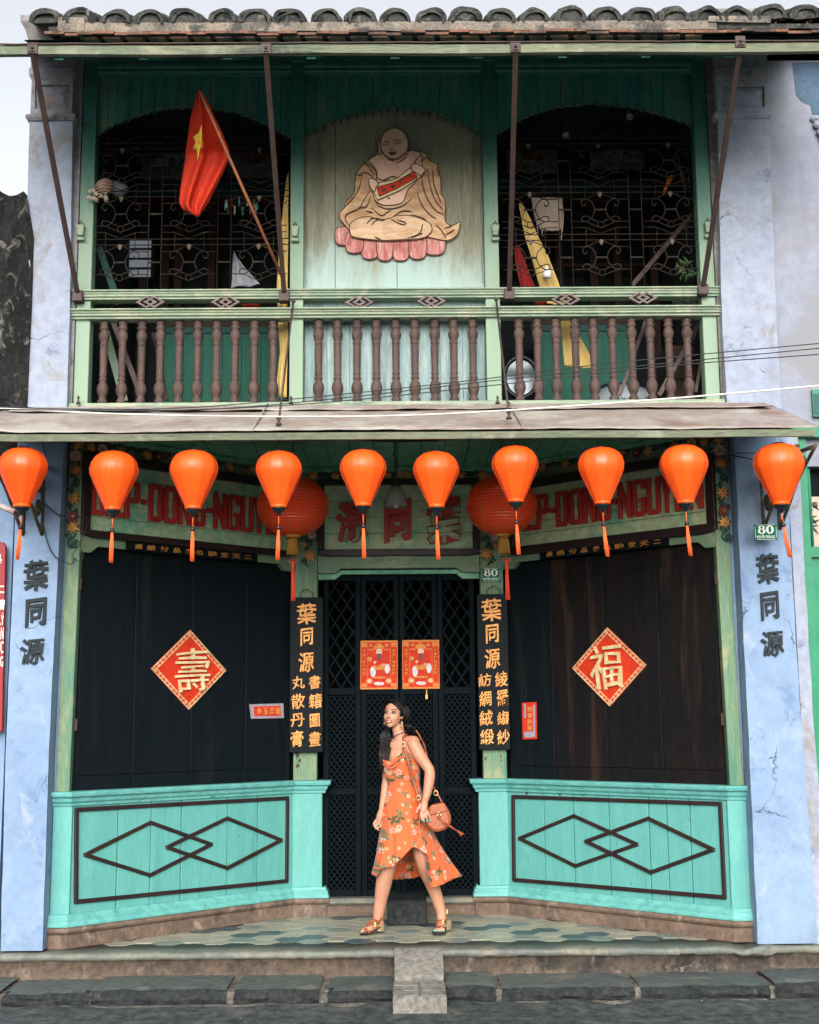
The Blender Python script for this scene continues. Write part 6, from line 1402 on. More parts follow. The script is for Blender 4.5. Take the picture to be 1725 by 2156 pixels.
def lantern(px, py, wpx, tilt, label):
    Yl = yL; top = U(px, py, Yl); k = wpx/100.
    t = thing('silk_lantern', label, 'lantern', top, 'orange silk lanterns strung under the awning')
    NS = 12; rot0 = random.random()*.5; mb = MB(); rows = []
    for r, z in prof:
        row = []
        for s in range(NS*4):
            a = 2*math.pi*s/(NS*4)+rot0; sc = 1-.018*math.sin(math.pi*((s % 4)/4))*1.2; row.append(top+V((r*k*sc*math.cos(a), r*k*sc*math.sin(a), -z*k)))
        rows.append(row)
    mb.grid(rows, closed=True); n = NS*4; 
    sk = mb.build('silk_shade', SILK, t)
    mb = MB()
    for s in range(NS):
        a = 2*math.pi*s/NS+rot0; mb.tube([top+V(((r*k+.0004)*math.cos(a), (r*k+.0004)*math.sin(a), -z*k)) for r, z in prof], .0016, 4)
    mb.build('rib_seams', SEAM, t)
    t_d = random.uniform(-.02, .02); zb = -.398*k
    MB().lathe([(.056*k, zb+.016), (.058*k, zb+.006), (.056*k, zb-.006), (.050*k, zb-.006)], top, 20).build('bottom_band', SILK, t)
    MB().lathe([(.05*k, zb-.004), (.052*k, zb-.012), (.044*k, zb-.016), (.040*k, zb-.026), (.030*k, zb-.034), (.016*k, zb-.040), (.014*k, zb-.056), (.006, zb-.060)], top, 16).build('black_cap', BLKPL, t)
    MB().lathe([(.02, .012), (.045*k, .004), (.047*k, -.004), (.02, -.006)], top, 16).build('top_cap', BLKPL, t)
    c0 = top+V((0, 0, zb-.058)); c1 = c0+V((tilt*.3, 0, -.075)); MB().tube([c0, c1], .003, 5).build('cord', TASS, t)
    MB().sphere(c1+V((0, 0, -.010)), .0165, 12).build('bead', BLKPL, t)
    mb = MB(); p0 = c1+V((0, 0, -.024)); L_2 = .20
    for s in range(14):
        a = s*2.4; rr = .010*math.sqrt((s+.5)/14); o_ = V((rr*math.cos(a), rr*math.sin(a), 0)); mb.tube([p0+o_*.6, p0+o_*1.2+V((tilt*.5, 0, -L_2*.5)), p0+o_*(1.3)+V((tilt*1.3, 0, -L_2-.01*math.sin(s)))], .0036, 4)
    mb.build('tassel', TASS, t)
    za_ = azz(top.x, .86)-.05
    mb = MB(); hk = V((top.x, Yl, top.z+.07)); mb.tube([top+V((-.032, 0, .004)), hk, top+V((.032, 0, .004))], .0018, 4); mb.tube([hk, V((top.x, Yl, azz(top.x, .87)-.012))], .0032, 5); mb.build('hanging_wire', CABLE, t)
LN = [(50.5, 944, 102, -.010, 'orange silk lantern in front of the left blue pillar, leftmost of the row'), (241, 951, 101, -.002, 'orange silk lantern before the first letters of the left sign, second from left'), (409, 949, 101, -.001, 'orange silk lantern in front of DONG on the left sign'), (588, 951, 97, -.004, 'orange silk lantern overlapping the left large round red lantern'),
      (764.5, 948, 97, .003, 'orange silk lantern in front of the leftmost character of the middle sign'), (918, 952, 96, .004, 'orange silk lantern in front of the rightmost character of the middle sign'), (1084, 940, 97, .006, 'orange silk lantern overlapping the right large round red lantern'), (1265, 943, 98, .014, 'orange silk lantern in front of DONG on the right sign'),
      (1438.5, 938, 101, .012, 'orange silk lantern before the last letters of the right sign'), (1638.5, 935, 106, .026, 'orange silk lantern above the number plate on the right blue pillar')]
for a in LN: lantern(*a)
# large round red lanterns
for px, py, ttx, lb, ty in ((617, 1066, 617, 'large round red ribbed lantern with gold tassel at the left end of the middle sign', 1180), (1056.5, 1064, 1063, 'large round red ribbed lantern with gold tassel at the right end of the middle sign', 1178)):
    Yr = .45; c = U(px, py, Yr); R = .283; t = thing('round_lantern', lb, 'lantern', c, 'large round red lanterns')
    rows = []; N = 26
    for j in range(N*2+1):
        an = math.pi*(.06+.88*j/(N*2)); rr = R*math.sin(an)*(1+(.012 if j % 2 == 0 else -.014)); rows.append([c+V((rr*math.cos(k*math.pi/24), rr*math.sin(k*math.pi/24), R*.86*math.cos(an))) for k in range(48)])
    MB().grid(rows, closed=True, smooth=False).build('ribbed_shade', PAPER, t)
    mb = MB()
    for k in range(10):
        a = 2*math.pi*k/10+.22; mb.tube([c+V((R*1.007*math.sin(math.pi*(.08+.84*j/16))*math.cos(a), R*1.007*math.sin(math.pi*(.08+.84*j/16))*math.sin(a), R*.86*math.cos(math.pi*(.08+.84*j/16)))) for j in range(17)], .0018, 4)
    mb.build('gold_seam', TASG, t)
    zb = -R*.86; MB().lathe([(.062, zb+.02), (.07, zb+.01), (.06, zb-.008), (.03, zb-.014)], c, 20).build('lower_ring', TASG, t); MB().lathe([(.07, .86*R+.01), (.075, .86*R-.005), (.05, .86*R-.01)], c, 20).build('upper_ring', TASG, t)
    MB().tube([c+V((0, 0, .85*R)), c+V((0, 0, ZC-c.z))], .003, 5).build('hanging_wire', CABLE, t)
    mb = MB(); p0 = c+V(((ttx-px)*.0037*.6, 0, zb-.01))
    for s in range(34):
        a = s*2.4; rr = .050*math.sqrt((s+.5)/34); o_ = V((rr*math.cos(a), rr*math.sin(a), 0)); mb.tube([p0+o_*.45, p0+o_*.8+V((0, 0, -.03)), p0+o_+V((0, 0, -.135))], .0062, 4)
    mb.build('gold_tassel', TASG, t)
    q = p0+V((0, 0, -.13)); e = U(ttx+4 if px > 800 else 617, ty, Yr); MB().tube([q, e], .002, 4).build('cord', REDC, t)
    m2 = MB()
    for s in (-1, 1): m2.tube([e+V((s*.018+.014*math.cos(k*.7), 0, .014*math.sin(k*.7)-.005)) for k in range(9)], .003, 4, True)
    m2.tube([e+V((0, 0, -.01)), e+V((0, 0, -.075))], [.009, .014], 8); m2.build('knot', REDC, t)
    mb = MB()
    for s in range(12):
        a = s*2.4; rr = .014*math.sqrt((s+.5)/12); o_ = V((rr*math.cos(a), rr*math.sin(a), 0)); mb.tube([e+o_*.8+V((0, 0, -.07)), e+o_*1.3+V((.004, 0, -.32))], .0045, 4)
    mb.build('red_tassel', REDC, t)
# glass pendant lamp
Yp = .35; c = U(834, 1068, Yp); t = thing('pendant_lamp', 'ribbed glass pendant lamp hanging before the middle sign', 'lamp', c)
GLS = mat('frosted_ribbed_glass', (.34, .33, .29), None, .3, bump=0, fine=.1, trans=.5, spec=.6)
rows = []
for r, z in ((.086, 0), (.084, .02), (.078, .07), (.066, .12), (.048, .15), (.030, .165)): rows.append([c+V((r*(1+.012*(k % 2))*math.cos(k*math.pi/28), r*(1+.012*(k % 2))*math.sin(k*math.pi/28), z)) for k in range(56)])
MB().grid(rows, closed=True).build('glass_shade', GLS, t, solid=.003)
MB().lathe([(.036, .155), (.038, .17), (.030, .185), (.016, .195), (.014, .23), (.006, .235)], c, 16).build('collar', IRON, t)
MB().lathe([(.004, -.005), (.02, .005), (.026, .03), (.016, .07), (.012, .1)], c, 12).build('bulb', WHITE, t)
m2 = MB(); H = ZC-c.z
m2.tube([c+V((0, 0, .23)), c+V((.005, 0, .32)), c+V((-.006, 0, .42)), c+V((0, 0, H))], [.012, .008, .007, .007], 6)
for s in range(9): m2.tube([c+V((.0, 0, .27+s*.03)), c+V((.02*math.sin(s*2.2), .01, .28+s*.03))], .005, 5)
m2.build('stem', IRON, t)
# ============================================================ FLAG
fr = FY(-.6); t = thing('flag', 'red flag with yellow star on a wooden pole leaning out from the balcony', 'flag', U(598, 590, -.02))
A = U(600, 596, -.02); B = U(420, 190, -1.0)
MB().tube([A, A.lerp(B, .5), B], [.012, .012, .009], 8).build('pole', mat('reddish_wooden_pole', (.36, .13, .06), (.28, .10, .05), .5, 8, bump=.1), t)
ys = [188, 200, 220, 250, 280, 318, 335, 365, 395, 425, 440, 456]
xl = [417, 413, 409, 401, 397, 391, 390, 385, 380, 377, 384, 415]
xr = [423, 430, 440, 454, 468, 484, 483, 470, 455, 440, 430, 419]
rows = []; NC = 26
def flagP(u, y):
    l, r = pl(ys, xl, y), pl(ys, xr, y); x = lerp(l, r, u); 
    # distance along the pole for the hoist side, cloth falls back towards the house
    tb = (y-188)/(456-188); Yp_ = lerp(-.98, -.52, min(1, max(0, (y-190)/130)))
    d = Yp_ + .05*math.sin(u*11+tb*2.)*(.35+tb*.8)*(1-u*.4) + .025*math.sin(u*23+tb*5)*tb + .06*(1-u)*tb
    return U(x, y, d)
for j in range(45):
    y = lerp(188, 456, j/44); rows.append([flagP(i/NC, y) for i in range(NC+1)])
MB().grid(rows).build('cloth', FLAGM, t, solid=.002)
st_ = [(425, 263.5), (425.5, 295), (431, 309), (421.5, 312.5), (416.5, 340), (414, 316), (406, 315), (412.5, 300), (407.5, 289), (419, 280)]
vs = []; cpx = (418, 302)
def FS(x, y):
    l, r = pl(ys, xl, y), pl(ys, xr, y); p = flagP((x-l)/(r-l), y); d = (CP-p).normalized(); return p+V((0, -.006, 0))
R_ = []; 
for ring_ in (0, .5, 1): R_.append([FS(lerp(cpx[0], p[0], ring_ or .02), lerp(cpx[1], p[1], ring_ or .02)) for q0, q1 in zip(st_, st_[1:]+st_[:1]) for p in (q0, ((q0[0]+q1[0])/2, (q0[1]+q1[1])/2))])
MB().grid(R_, closed=True).build('yellow_star', STARM, t, solid=.002)
# ============================================================ CABLES
def cable(pts, r_, m, label, catg='cable', name='cable', grp=None):
    o = MB().tube(cat(pts, 8), r_, 6).build(name, m); return tag(o, label, catg, grp)
YW = -1.35
cable([U(x, y, YW) for x, y in ((-60, 858), (20, 861), (300, 873), (700, 877), (1000, 868), (1400, 840), (1725, 812), (1800, 805))], .006, CABLEW, 'white cable sagging along the awning edge')
for k, pts in enumerate((((-40, 855), (150, 861), (400, 858), (700, 832), (1000, 800), (1300, 763), (1725, 723), (1800, 716)), ((-40, 860), (150, 864), (420, 863), (720, 838), (1050, 800), (1400, 765), (1725, 733), (1800, 725)), ((10, 845), (60, 858), (200, 862), (420, 862), (700, 846), (1050, 810), (1400, 771), (1725, 746), (1800, 740)))):
    cable([U(x, y, YW-.1-.05*k) for x, y in pts], .0035, CABLE, ('uppermost thin black cable crossing the balcony to the right', 'middle thin black cable crossing the balcony to the right', 'lowest thin black cable crossing the balcony to the right')[k])
cable([U(x, y, -.9) for x, y in ((560, 905), (620, 915), (760, 925), (840, 929), (930, 925), (1040, 915), (1100, 905))], .009, CABLE, 'thick black cable bundle hanging under the middle of the awning')
cable([U(x, y, -.45) for x, y in ((345, 938), (500, 935), (640, 928), (860, 930), (1100, 926), (1380, 925))], .002, KNOTW, 'thin pale wire strung under the recess ceiling')
cable([U(x, y, -.18) for x, y in ((82, 922), (95, 950), (98, 990), (90, 1020), (88, 1045), (96, 1062), (112, 1075), (128, 1086), (160, 1090), (186, 1090))], .0045, CABLE, 'black cable looping from the left bracket across the pillar to the sign')
cable([U(x, y, -.18) for x, y in ((97, 1000), (88, 1030), (87, 1060), (90, 1095), (98, 1135), (110, 1165), (125, 1178), (140, 1185), (150, 1188), (160, 1180), (156, 1176), (152, 1184))], .0045, CABLE, 'black cable hanging in a long curve down the left blue pillar')
cable([U(x, y, -.1) for x, y in ((162, 1136), (168, 1145), (158, 1160), (152, 1172), (166, 1182), (176, 1170), (170, 1150), (178, 1120), (190, 1092))], .003, CABLE, 'tangled thin wire at the lower left corner of the left sign')
cable([U(x, y, -.2) for x, y in ((1455, 948), (1490, 951), (1530, 952), (1560, 954), (1592, 953))], .005, KNOTW, 'grey cable running behind the lantern to the right pillar')
cable([U(x, y, -.2) for x, y in ((1535, 958), (1560, 962), (1585, 967), (1610, 972))], .005, CABLE, 'short black cable running onto the right pillar')
cable([U(x, y, -1.2) for x, y in ((-20, 1060), (2, 1066), (16, 1072), (30, 1078))], .022, mat('peeling_red_bar', (.16, .05, .04), (.35, .30, .28), .8, 14, bump=.4), 'peeling red iron bar stub poking in at the left edge', 'bar', 'iron_bar')
# ============================================================ RAMPS
frR = None
def ramp():
    xa, xb = U(831, 2040, -.45).x, U(934, 2040, -.45).x
    o = tag(MB().add([V((xa, -.30, ZK+.0)), V((xb, -.30, ZK+.0)), V((xb, YN-.03, ZK)), V((xa, YN-.03, ZK)), V((xa, -.50, ZK+.002)), V((xb, -.50, ZK+.002)), V((xb, YN-.03, .012)), V((xa, YN-.03, .012)), V((xb, YN+.06, .012)), V((xa, YN+.06, .012)), V((xb, YN+.06, .003)), V((xa, YN+.06, .003)), V((xa, -.50, ZK+.05)), V((xb, -.50, ZK+.05))],
        [(12, 13, 6, 7), (7, 6, 8, 9), (9, 8, 10, 11), (4, 5, 13, 12), (4, 12, 7, 3), (5, 2, 6, 13), (3, 7, 9, 11), (2, 10, 8, 6), (4, 3, 2, 5)]).build('ramp_block', CONC, None, jit=.006, js=7), 'worn plain concrete ramp block leaning on the platform edge', 'ramp')
    xa, xb = U(828, 2110, -.7).x, U(939, 2110, -.7).x
    y0, y1 = -.92, -.56; z0, z1 = ZS+.0, ZK+.02; zl_ = ZS+.105
    t = thing('tiled_ramp_block', 'concrete ramp block with square grooved paving on the street below the door', 'ramp', ((xa+xb)/2, -.75, ZS))
    MB().add([V((xa, y0, z0)), V((xb, y0, z0)), V((xb, y0, zl_)), V((xa, y0, zl_)), V((xa, y1, z1)), V((xb, y1, z1)), V((xa, y1, z0)), V((xb, y1, z0))], [(0, 1, 2, 3), (3, 2, 5, 4), (4, 5, 7, 6), (0, 3, 4, 6), (1, 7, 5, 2), (0, 6, 7, 1)]).build('body', CONC, t, jit=.004)
    for i in range(2):
        for j in range(3):
            a0 = lerp(xa, xb, i/2)+.006; a1 = lerp(xa, xb, (i+1)/2)-.006; t0 = j/3+.02; t1 = (j+1)/3-.02
            P = [V((a0, lerp(y0, y1, t0), lerp(zl_, z1, t0))), V((a1, lerp(y0, y1, t0), lerp(zl_, z1, t0))), V((a1, lerp(y0, y1, t1), lerp(zl_, z1, t1))), V((a0, lerp(y0, y1, t1), lerp(zl_, z1, t1)))]
            MB().add([p+V((0, 0, -.01)) for p in P]+[p+V((0, -.004, .010)) for p in P], [(0, 3, 2, 1), (4, 5, 6, 7), (0, 1, 5, 4), (1, 2, 6, 5), (2, 3, 7, 6), (3, 0, 4, 7)]).build('paver', CONC, t, bevel=.003)
    # second front course on the face
ramp()
# fallen leaf and grit on the street
c = UZ(977, 2093, ZS+.012); o = MB().add([c+V((-.02, -.01, 0)), c+V((0, .012, .012)), c+V((.03, 0, .004)), c+V((.005, -.015, .006))], [(0, 1, 2, 3)]).build('fallen_leaf', ROOFB, None, solid=.002); tag(o, 'small dry brown leaf on the asphalt right of the ramp', 'leaf')
mb = MB()
for k in range(130):
    x = random.uniform(-3, 3); y = random.uniform(-1.15, -.72); s = random.uniform(.002, .005)
    if abs(x) < .35 and y > -.95: continue
    mb.sphere(V((x, y, ZS+.012)), s, 5)
tag(mb.build('grit', BASTOP), 'fine grit scattered on the street at the foot of the kerb', 'grit', kind='stuff')
# ============================================================ WALKING WOMAN
SKIN = mat('skin', (.45, .225, .14), (.40, .19, .115), .5, 6, bump=.05, fine=.04, spec=.35)
HAIR = mat('dark_brown_hair', (.006, .0045, .005), (.014, .009, .008), .42, 9, (5, 5, .7), .4, 80, fine=.3, spec=.28)
LEA = mat('tan_leather', (.34, .090, .030), (.29, .072, .024), .42, 10, bump=.15, fine=.1, spec=.45)
LEA2 = mat('brown_strap_leather', (.26, .055, .02), (.22, .045, .018), .4, 10, bump=.1, fine=.1, spec=.45)
BRASS = mat('polished_brass', (.80, .55, .25), None, .25, metal=1., bump=0, fine=0)
HEELM = mat('bronze_heel', (.45, .33, .20), None, .3, metal=.6, bump=0, fine=.05)
NAIL = mat('turquoise_nail', (.03, .50, .46), None, .3, bump=0, fine=0)
SOLE = mat('black_sole', (.015, .014, .014), None, .6, bump=0, fine=.1)
def dress_material():
    m = bpy.data.materials.new('orange_floral_dress'); m.use_nodes = True; t = m.node_tree; n = t.nodes; l = t.links; b = n['Principled BSDF']
    b.inputs['Roughness'].default_value = .7; b.inputs['Sheen Weight'].default_value = .2; b.inputs['Specular IOR Level'].default_value = .2
    uv = n.new('ShaderNodeTexCoord')
    def math_(op, a, bb=None, c=None):
        x = n.new('ShaderNodeMath'); x.operation = op
        for i, v in enumerate((a, bb, c)):
            if v is None: continue
            if isinstance(v, (int, float)): x.inputs[i].default_value = v
            else: l.new(v, x.inputs[i])
        return x.outputs[0]
    col = None
    def layer(scale, off, rnd, R, petals, depth, base, color, color2=None, keep=.75):
        nonlocal col
        mp = n.new('ShaderNodeMapping'); mp.inputs['Scale'].default_value = (scale, scale, 1); mp.inputs['Location'].default_value = off; l.new(uv.outputs['UV'], mp.inputs[0])
        v = n.new('ShaderNodeTexVoronoi'); v.voronoi_dimensions = '2D'; v.inputs['Scale'].default_value = 1; v.inputs['Randomness'].default_value = rnd; l.new(mp.outputs[0], v.inputs['Vector'])
        sub = n.new('ShaderNodeVectorMath'); sub.operation = 'SUBTRACT'; l.new(mp.outputs[0], sub.inputs[0]); l.new(v.outputs['Position'], sub.inputs[1])
        sp = n.new('ShaderNodeSeparateXYZ'); l.new(sub.outputs[0], sp.inputs[0]); sc = n.new('ShaderNodeSeparateColor'); l.new(v.outputs['Color'], sc.inputs[0])
        r = math_('SQRT', math_('ADD', math_('MULTIPLY', sp.outputs[0], sp.outputs[0]), math_('MULTIPLY', sp.outputs[1], sp.outputs[1])))
        th = math_('ARCTAN2', sp.outputs[1], sp.outputs[0]); th = math_('ADD', th, math_('MULTIPLY', sc.outputs[0], 6.28))
        pr = math_('MULTIPLY', math_('ADD', math_('MULTIPLY', math_('ABSOLUTE', math_('COSINE', math_('MULTIPLY', th, petals/2))), depth), 1-depth), R)
        pr = math_('MULTIPLY', pr, math_('ADD', math_('MULTIPLY', sc.outputs[1], .5), .6))
        k = math_('LESS_THAN', r, pr); k = math_('MULTIPLY', k, math_('LESS_THAN', sc.outputs[2], keep))
        cc = color
        mx = n.new('ShaderNodeMix'); mx.data_type = 'RGBA'; l.new(k, mx.inputs[0])
        if isinstance(base, tuple): mx.inputs[6].default_value = (*base, 1)
        else: l.new(base, mx.inputs[6])
        if color2:
            m2 = n.new('ShaderNodeMix'); m2.data_type = 'RGBA'; q = math_('MINIMUM', math_('MULTIPLY', r, 1/(R*.6)), 1.0); l.new(q, m2.inputs[0]); m2.inputs[6].default_value = (*color2, 1); m2.inputs[7].default_value = (*color, 1); l.new(m2.outputs[2], mx.inputs[7])
        else: mx.inputs[7].default_value = (*color, 1)
        return mx.outputs[2]
    c = (.66, .125, .040)
    c = layer(11, (.3, .2, 0), 1, .50, 4, .90, c, (.07, .085, .035), None, .50)
    c = layer(15, (1.7, 4.1, 0), 1, .46, 3, .92, c, (.13, .15, .07), None, .38)
    c = layer(12, (.55, .25, 0), 1, .34, 5, .45, c, (.55, .34, .27), (.40, .09, .06), .5)
    c = layer(19, (5.5, 2.2, 0), 1, .34, 6, .6, c, (.55, .42, .27), (.4, .2, .05), .32)
    l.new(c, b.inputs['Base Color'])
    tr = n.new('ShaderNodeBsdfTranslucent'); l.new(c, tr.inputs[0]); mx = n.new('ShaderNodeMixShader'); mx.inputs[0].default_value = .18
    l.new(b.outputs[0], mx.inputs[1]); l.new(tr.outputs[0], mx.inputs[2]); l.new(mx.outputs[0], n['Material Output'].inputs[0]); return m
DRS = dress_material()
YW_ = .55
wm = thing('person', 'woman in orange floral wrap dress walking left before the lattice door', 'person', U(860, 1962, YW_))
G = lambda x, y, dy=0.: U(x, y, YW_+dy)
mb = MB()
def limb(pts, mbb=None, n=12):
    P = [G(*p[:3]) for p in pts]; R = [p[3] for p in pts]; C = cat(P, 4); N = len(C); rs = [pl([i*4 for i in range(len(R))], R, i) for i in range(N)]
    (mbb or mb).tube(C, rs, n)
    for p, r in ((P[0], R[0]), (P[-1], R[-1])): (mbb or mb).sphere(p, r*.98, 10)
# trunk and neck
for x, y, dy, r, sc in ((854, 1702, 0, .125, (1.1, .85, 1)), (852, 1672, 0, .115, (1.05, .8, 1)), (852, 1650, 0, .105, (1.05, .8, 1)), (848, 1622, 0, .118, (1.05, .85, 1)), (848, 1594, 0, .110, (1.1, .8, 1)), (846, 1572, .01, .085, (1.25, .8, .8))):
    mb.sphere(G(x, y, dy), r, 16, sc)
limb([(845, 1572, 0, .064), (843, 1555, 0, .051), (840, 1543, 0, .047), (837, 1528, -.0, .047)])
limb([(820, 1568, .06, .040), (846, 1562, .02, .045), (872, 1562, -.05, .048)])
# near arm
limb([(871, 1566, -.06, .052), (882, 1588, -.08, .052), (897, 1610, -.09, .043), (905, 1624, -.10, .041), (904, 1645, -.13, .042), (900, 1668, -.16, .034), (896, 1684, -.18, .027)])
# far arm
limb([(818, 1570, .07, .045), (815, 1600, .08, .043), (815, 1634, .06, .036), (812, 1660, .04, .035), (807, 1690, .0, .028), (804, 1705, -.01, .023)])
# legs
limb([(842, 1715, .0, .095), (831, 1770, -.06, .082), (820, 1812, -.10, .063), (813, 1838, -.09, .064), (808, 1862, -.07, .062), (802, 1895, -.05, .050), (797, 1925, -.04, .041), (796, 1940, -.04, .036)])
limb([(874, 1715, .0, .095), (884, 1770, -.05, .078), (891, 1812, -.08, .060), (899, 1838, -.03, .056), (910, 1862, .02, .054), (921, 1892, .03, .047), (929, 1920, .03, .039), (930, 1934, .02, .036)])
# feet: left in profile with lifted heel, right pointing at the camera
limb([(800, 1944, -.03, .034), (790, 1950, -.05, .032), (776, 1956, -.08, .030), (765, 1961, -.10, .022)])
for k in range(5): limb([(771-k*.4, 1958+k*.8, -.13+k*.022, .011), (761+k*.9, 1962.5-.2*k, -.145+k*.024, .0095-.0006*k)], n=8)
limb([(931, 1938, .05, .036), (929, 1944, .0, .034), (927, 1952, -.08, .032), (925, 1957, -.12, .028)])
for k in range(5): limb([(917+k*4.3, 1957, -.13, .011), (915+k*5.0, 1960+.3*k, -.165+.008*k, .0105-.0007*k)], n=8)
# near hand resting on the bag, fingers down
H0 = [(896, 1688, -.19), (893, 1703, -.215)]
limb([(895, 1686, -.19, .026), (893, 1698, -.21, .029), (892, 1708, -.22, .027)])
for x0, y0, x1, y1, x2, y2, r in ((887, 1709, 886, 1718, 888.5, 1726, .0085), (890.5, 1711, 892, 1721, 893, 1729.5, .0088), (895.5, 1711, 898, 1719, 900, 1727, .0085), (899.5, 1708, 903.5, 1716, 906.5, 1725.5, .0078)):
    limb([(x0, y0, -.225, r*1.15), (x1, y1, -.238, r), (x2, y2, -.236, r*.85)], n=8)
limb([(887, 1694, -.21, .012), (880, 1703, -.22, .0105), (878, 1711, -.225, .009)], n=8)
# far hand, relaxed
limb([(804, 1706, -.01, .024), (800, 1718, -.02, .027), (798, 1728, -.025, .025)])
for x0, y0, x1, y1, x2, y2, r in ((792, 1727, 787, 1735, 792, 1745, .0085), (796, 1731, 792, 1740, 797, 1748, .0088), (800, 1731, 798, 1738, 799, 1742, .0085), (803, 1727, 804, 1735, 801, 1742, .008)):
    limb([(x0, y0, -.03, r*1.15), (x1, y1, -.04, r), (x2, y2, -.045, r*.85)], n=8)
limb([(805, 1714, -.03, .012), (800, 1727, -.055, .0105), (797, 1737, -.06, .009)], n=8)
# head
HC = G(831, 1503.5, -.01); yaw = rad(27); HF = V((-math.sin(yaw), -math.cos(yaw), .05)).normalized(); HS = HF.cross(V((0, 0, 1))).normalized(); HU = HS.cross(HF)*1.0
if HU.z < 0: HU = -HU
tl = rad(-5); HU2 = HU*math.cos(tl)+HS*math.sin(tl); HS2 = HS*math.cos(tl)-HU*math.sin(tl); HU, HS = HU2, HS2
HP = lambda f, s, u: HC+HF*f+HS*s+HU*u
def ell(c, rf, rs, ru, n=20, mbb=None):
    m_ = n//2; vs = []
    for i in range(m_+1):
        a = math.pi*i/m_
        for k in range(n):
            b_ = 2*math.pi*k/n; vs.append(c+HF*(rf*math.sin(a)*math.cos(b_))+HS*(rs*math.sin(a)*math.sin(b_))+HU*(-ru*math.cos(a)))
    fs = [(i*n+k, i*n+(k+1) % n, (i+1)*n+(k+1) % n, (i+1)*n+k) for i in range(m_) for k in range(n)]; (mbb or mb).add(vs, fs, True)
ell(HP(-.005, 0, .024), .094, .076, .088); ell(HP(.022, 0, -.030), .066, .063, .076); ell(HP(.062, 0, -.088), .022, .026, .020)
for s in (-1, 1):
    ell(HP(.050, s*.036, -.026), .030, .026, .030); ell(HP(.002, s*.073, -.012), .020, .008, .028)
    ell(HP(.072, s*.030, .028), .014, .020, .008); ell(HP(.092, s*.009, -.030), .009, .008, .007)
mb.tube([HP(.080, 0, .020), HP(.094, 0, -.004), HP(.106, 0, -.024), HP(.094, 0, -.032)], [.008, .0088, .0105, .008], 8)
ell(HP(.082, 0, -.056), .012, .022, .012)
me = mb.mesh('body', SKIN, WM[wm.name].inverted()); body = addobj('body', me, wm); fixn(me)
md = body.modifiers.new('remesh', 'REMESH'); md.mode = 'VOXEL'; md.voxel_size = .0045; md.use_smooth_shade = True
md = body.modifiers.new('smooth', 'SMOOTH'); md.factor = .5; md.iterations = 4
# face
EYEW = mat('eye_white', (.42, .38, .36), None, .3, bump=0, fine=0); EYED = mat('dark_iris', (.012, .008, .006), None, .2, bump=0, fine=0); BROW = mat('brow_hair', (.055, .030, .020), None, .6, bump=0, fine=0); LIP = mat('lips', (.36, .085, .06), None, .4, bump=0, fine=0); TOOTH = mat('teeth', (.62, .58, .54), None, .3, bump=0, fine=0)
for s in (-1, 1):
    m2 = MB(); ell(HP(.0800, s*.032, .009), .0080, .0138, .0056, 12, m2); e = m2.build('eye', EYEW, wm); m2 = MB(); ell(HP(.0865, s*.032-.001, .0088), .0035, .0066, .0060, 10, m2); m2.build('iris', EYED, e)
    m2 = MB(); m2.tube(cat([HP(.084, s*.016, .009), HP(.0905, s*.026, .0165), HP(.089, s*.038, .0165), HP(.078, s*.050, .010)], 4), [.0026]*13, 5); m2.tube(cat([HP(.084, s*.018, .006), HP(.0885, s*.031, .002), HP(.078, s*.048, .007)], 4), .0010, 5); m2.build('lashes', EYED, e)
    m2 = MB(); m2.tube(cat([HP(.093, s*.013, .029), HP(.094, s*.028, .0365), HP(.083, s*.045, .035), HP(.072, s*.054, .026)], 4), [.0018]*5+[.0026]*4+[.0014]*4, 6); m2.build('eyebrow', BROW, wm)
m2 = MB(); m2.tube(cat([HP(.084, -.026, -.049), HP(.0945, -.015, -.053), HP(.098, 0, -.054), HP(.0945, .015, -.053), HP(.084, .026, -.049)], 4), [.0015+.0020*math.sin(math.pi*k/16) for k in range(17)], 6)
m2.tube(cat([HP(.084, -.025, -.050), HP(.093, -.015, -.066), HP(.096, 0, -.070), HP(.093, .015, -.066), HP(.084, .025, -.050)], 4), [.0015+.0032*math.sin(math.pi*k/16) for k in range(17)], 6); m2.build('lips', LIP, wm)
m2 = MB(); m2.grid([[HP(pl([-.026, 0, .026], [.085, .0965, .085], x), x, z*(1-(abs(x)/.03)**2*.55) - .055*0 + (-.0535 if 0 else 0) + (-.052)) for x in [k*.0042-.021 for k in range(11)]] for z in (0., -.005, -.0125)]); m2.build('teeth', TOOTH, wm)
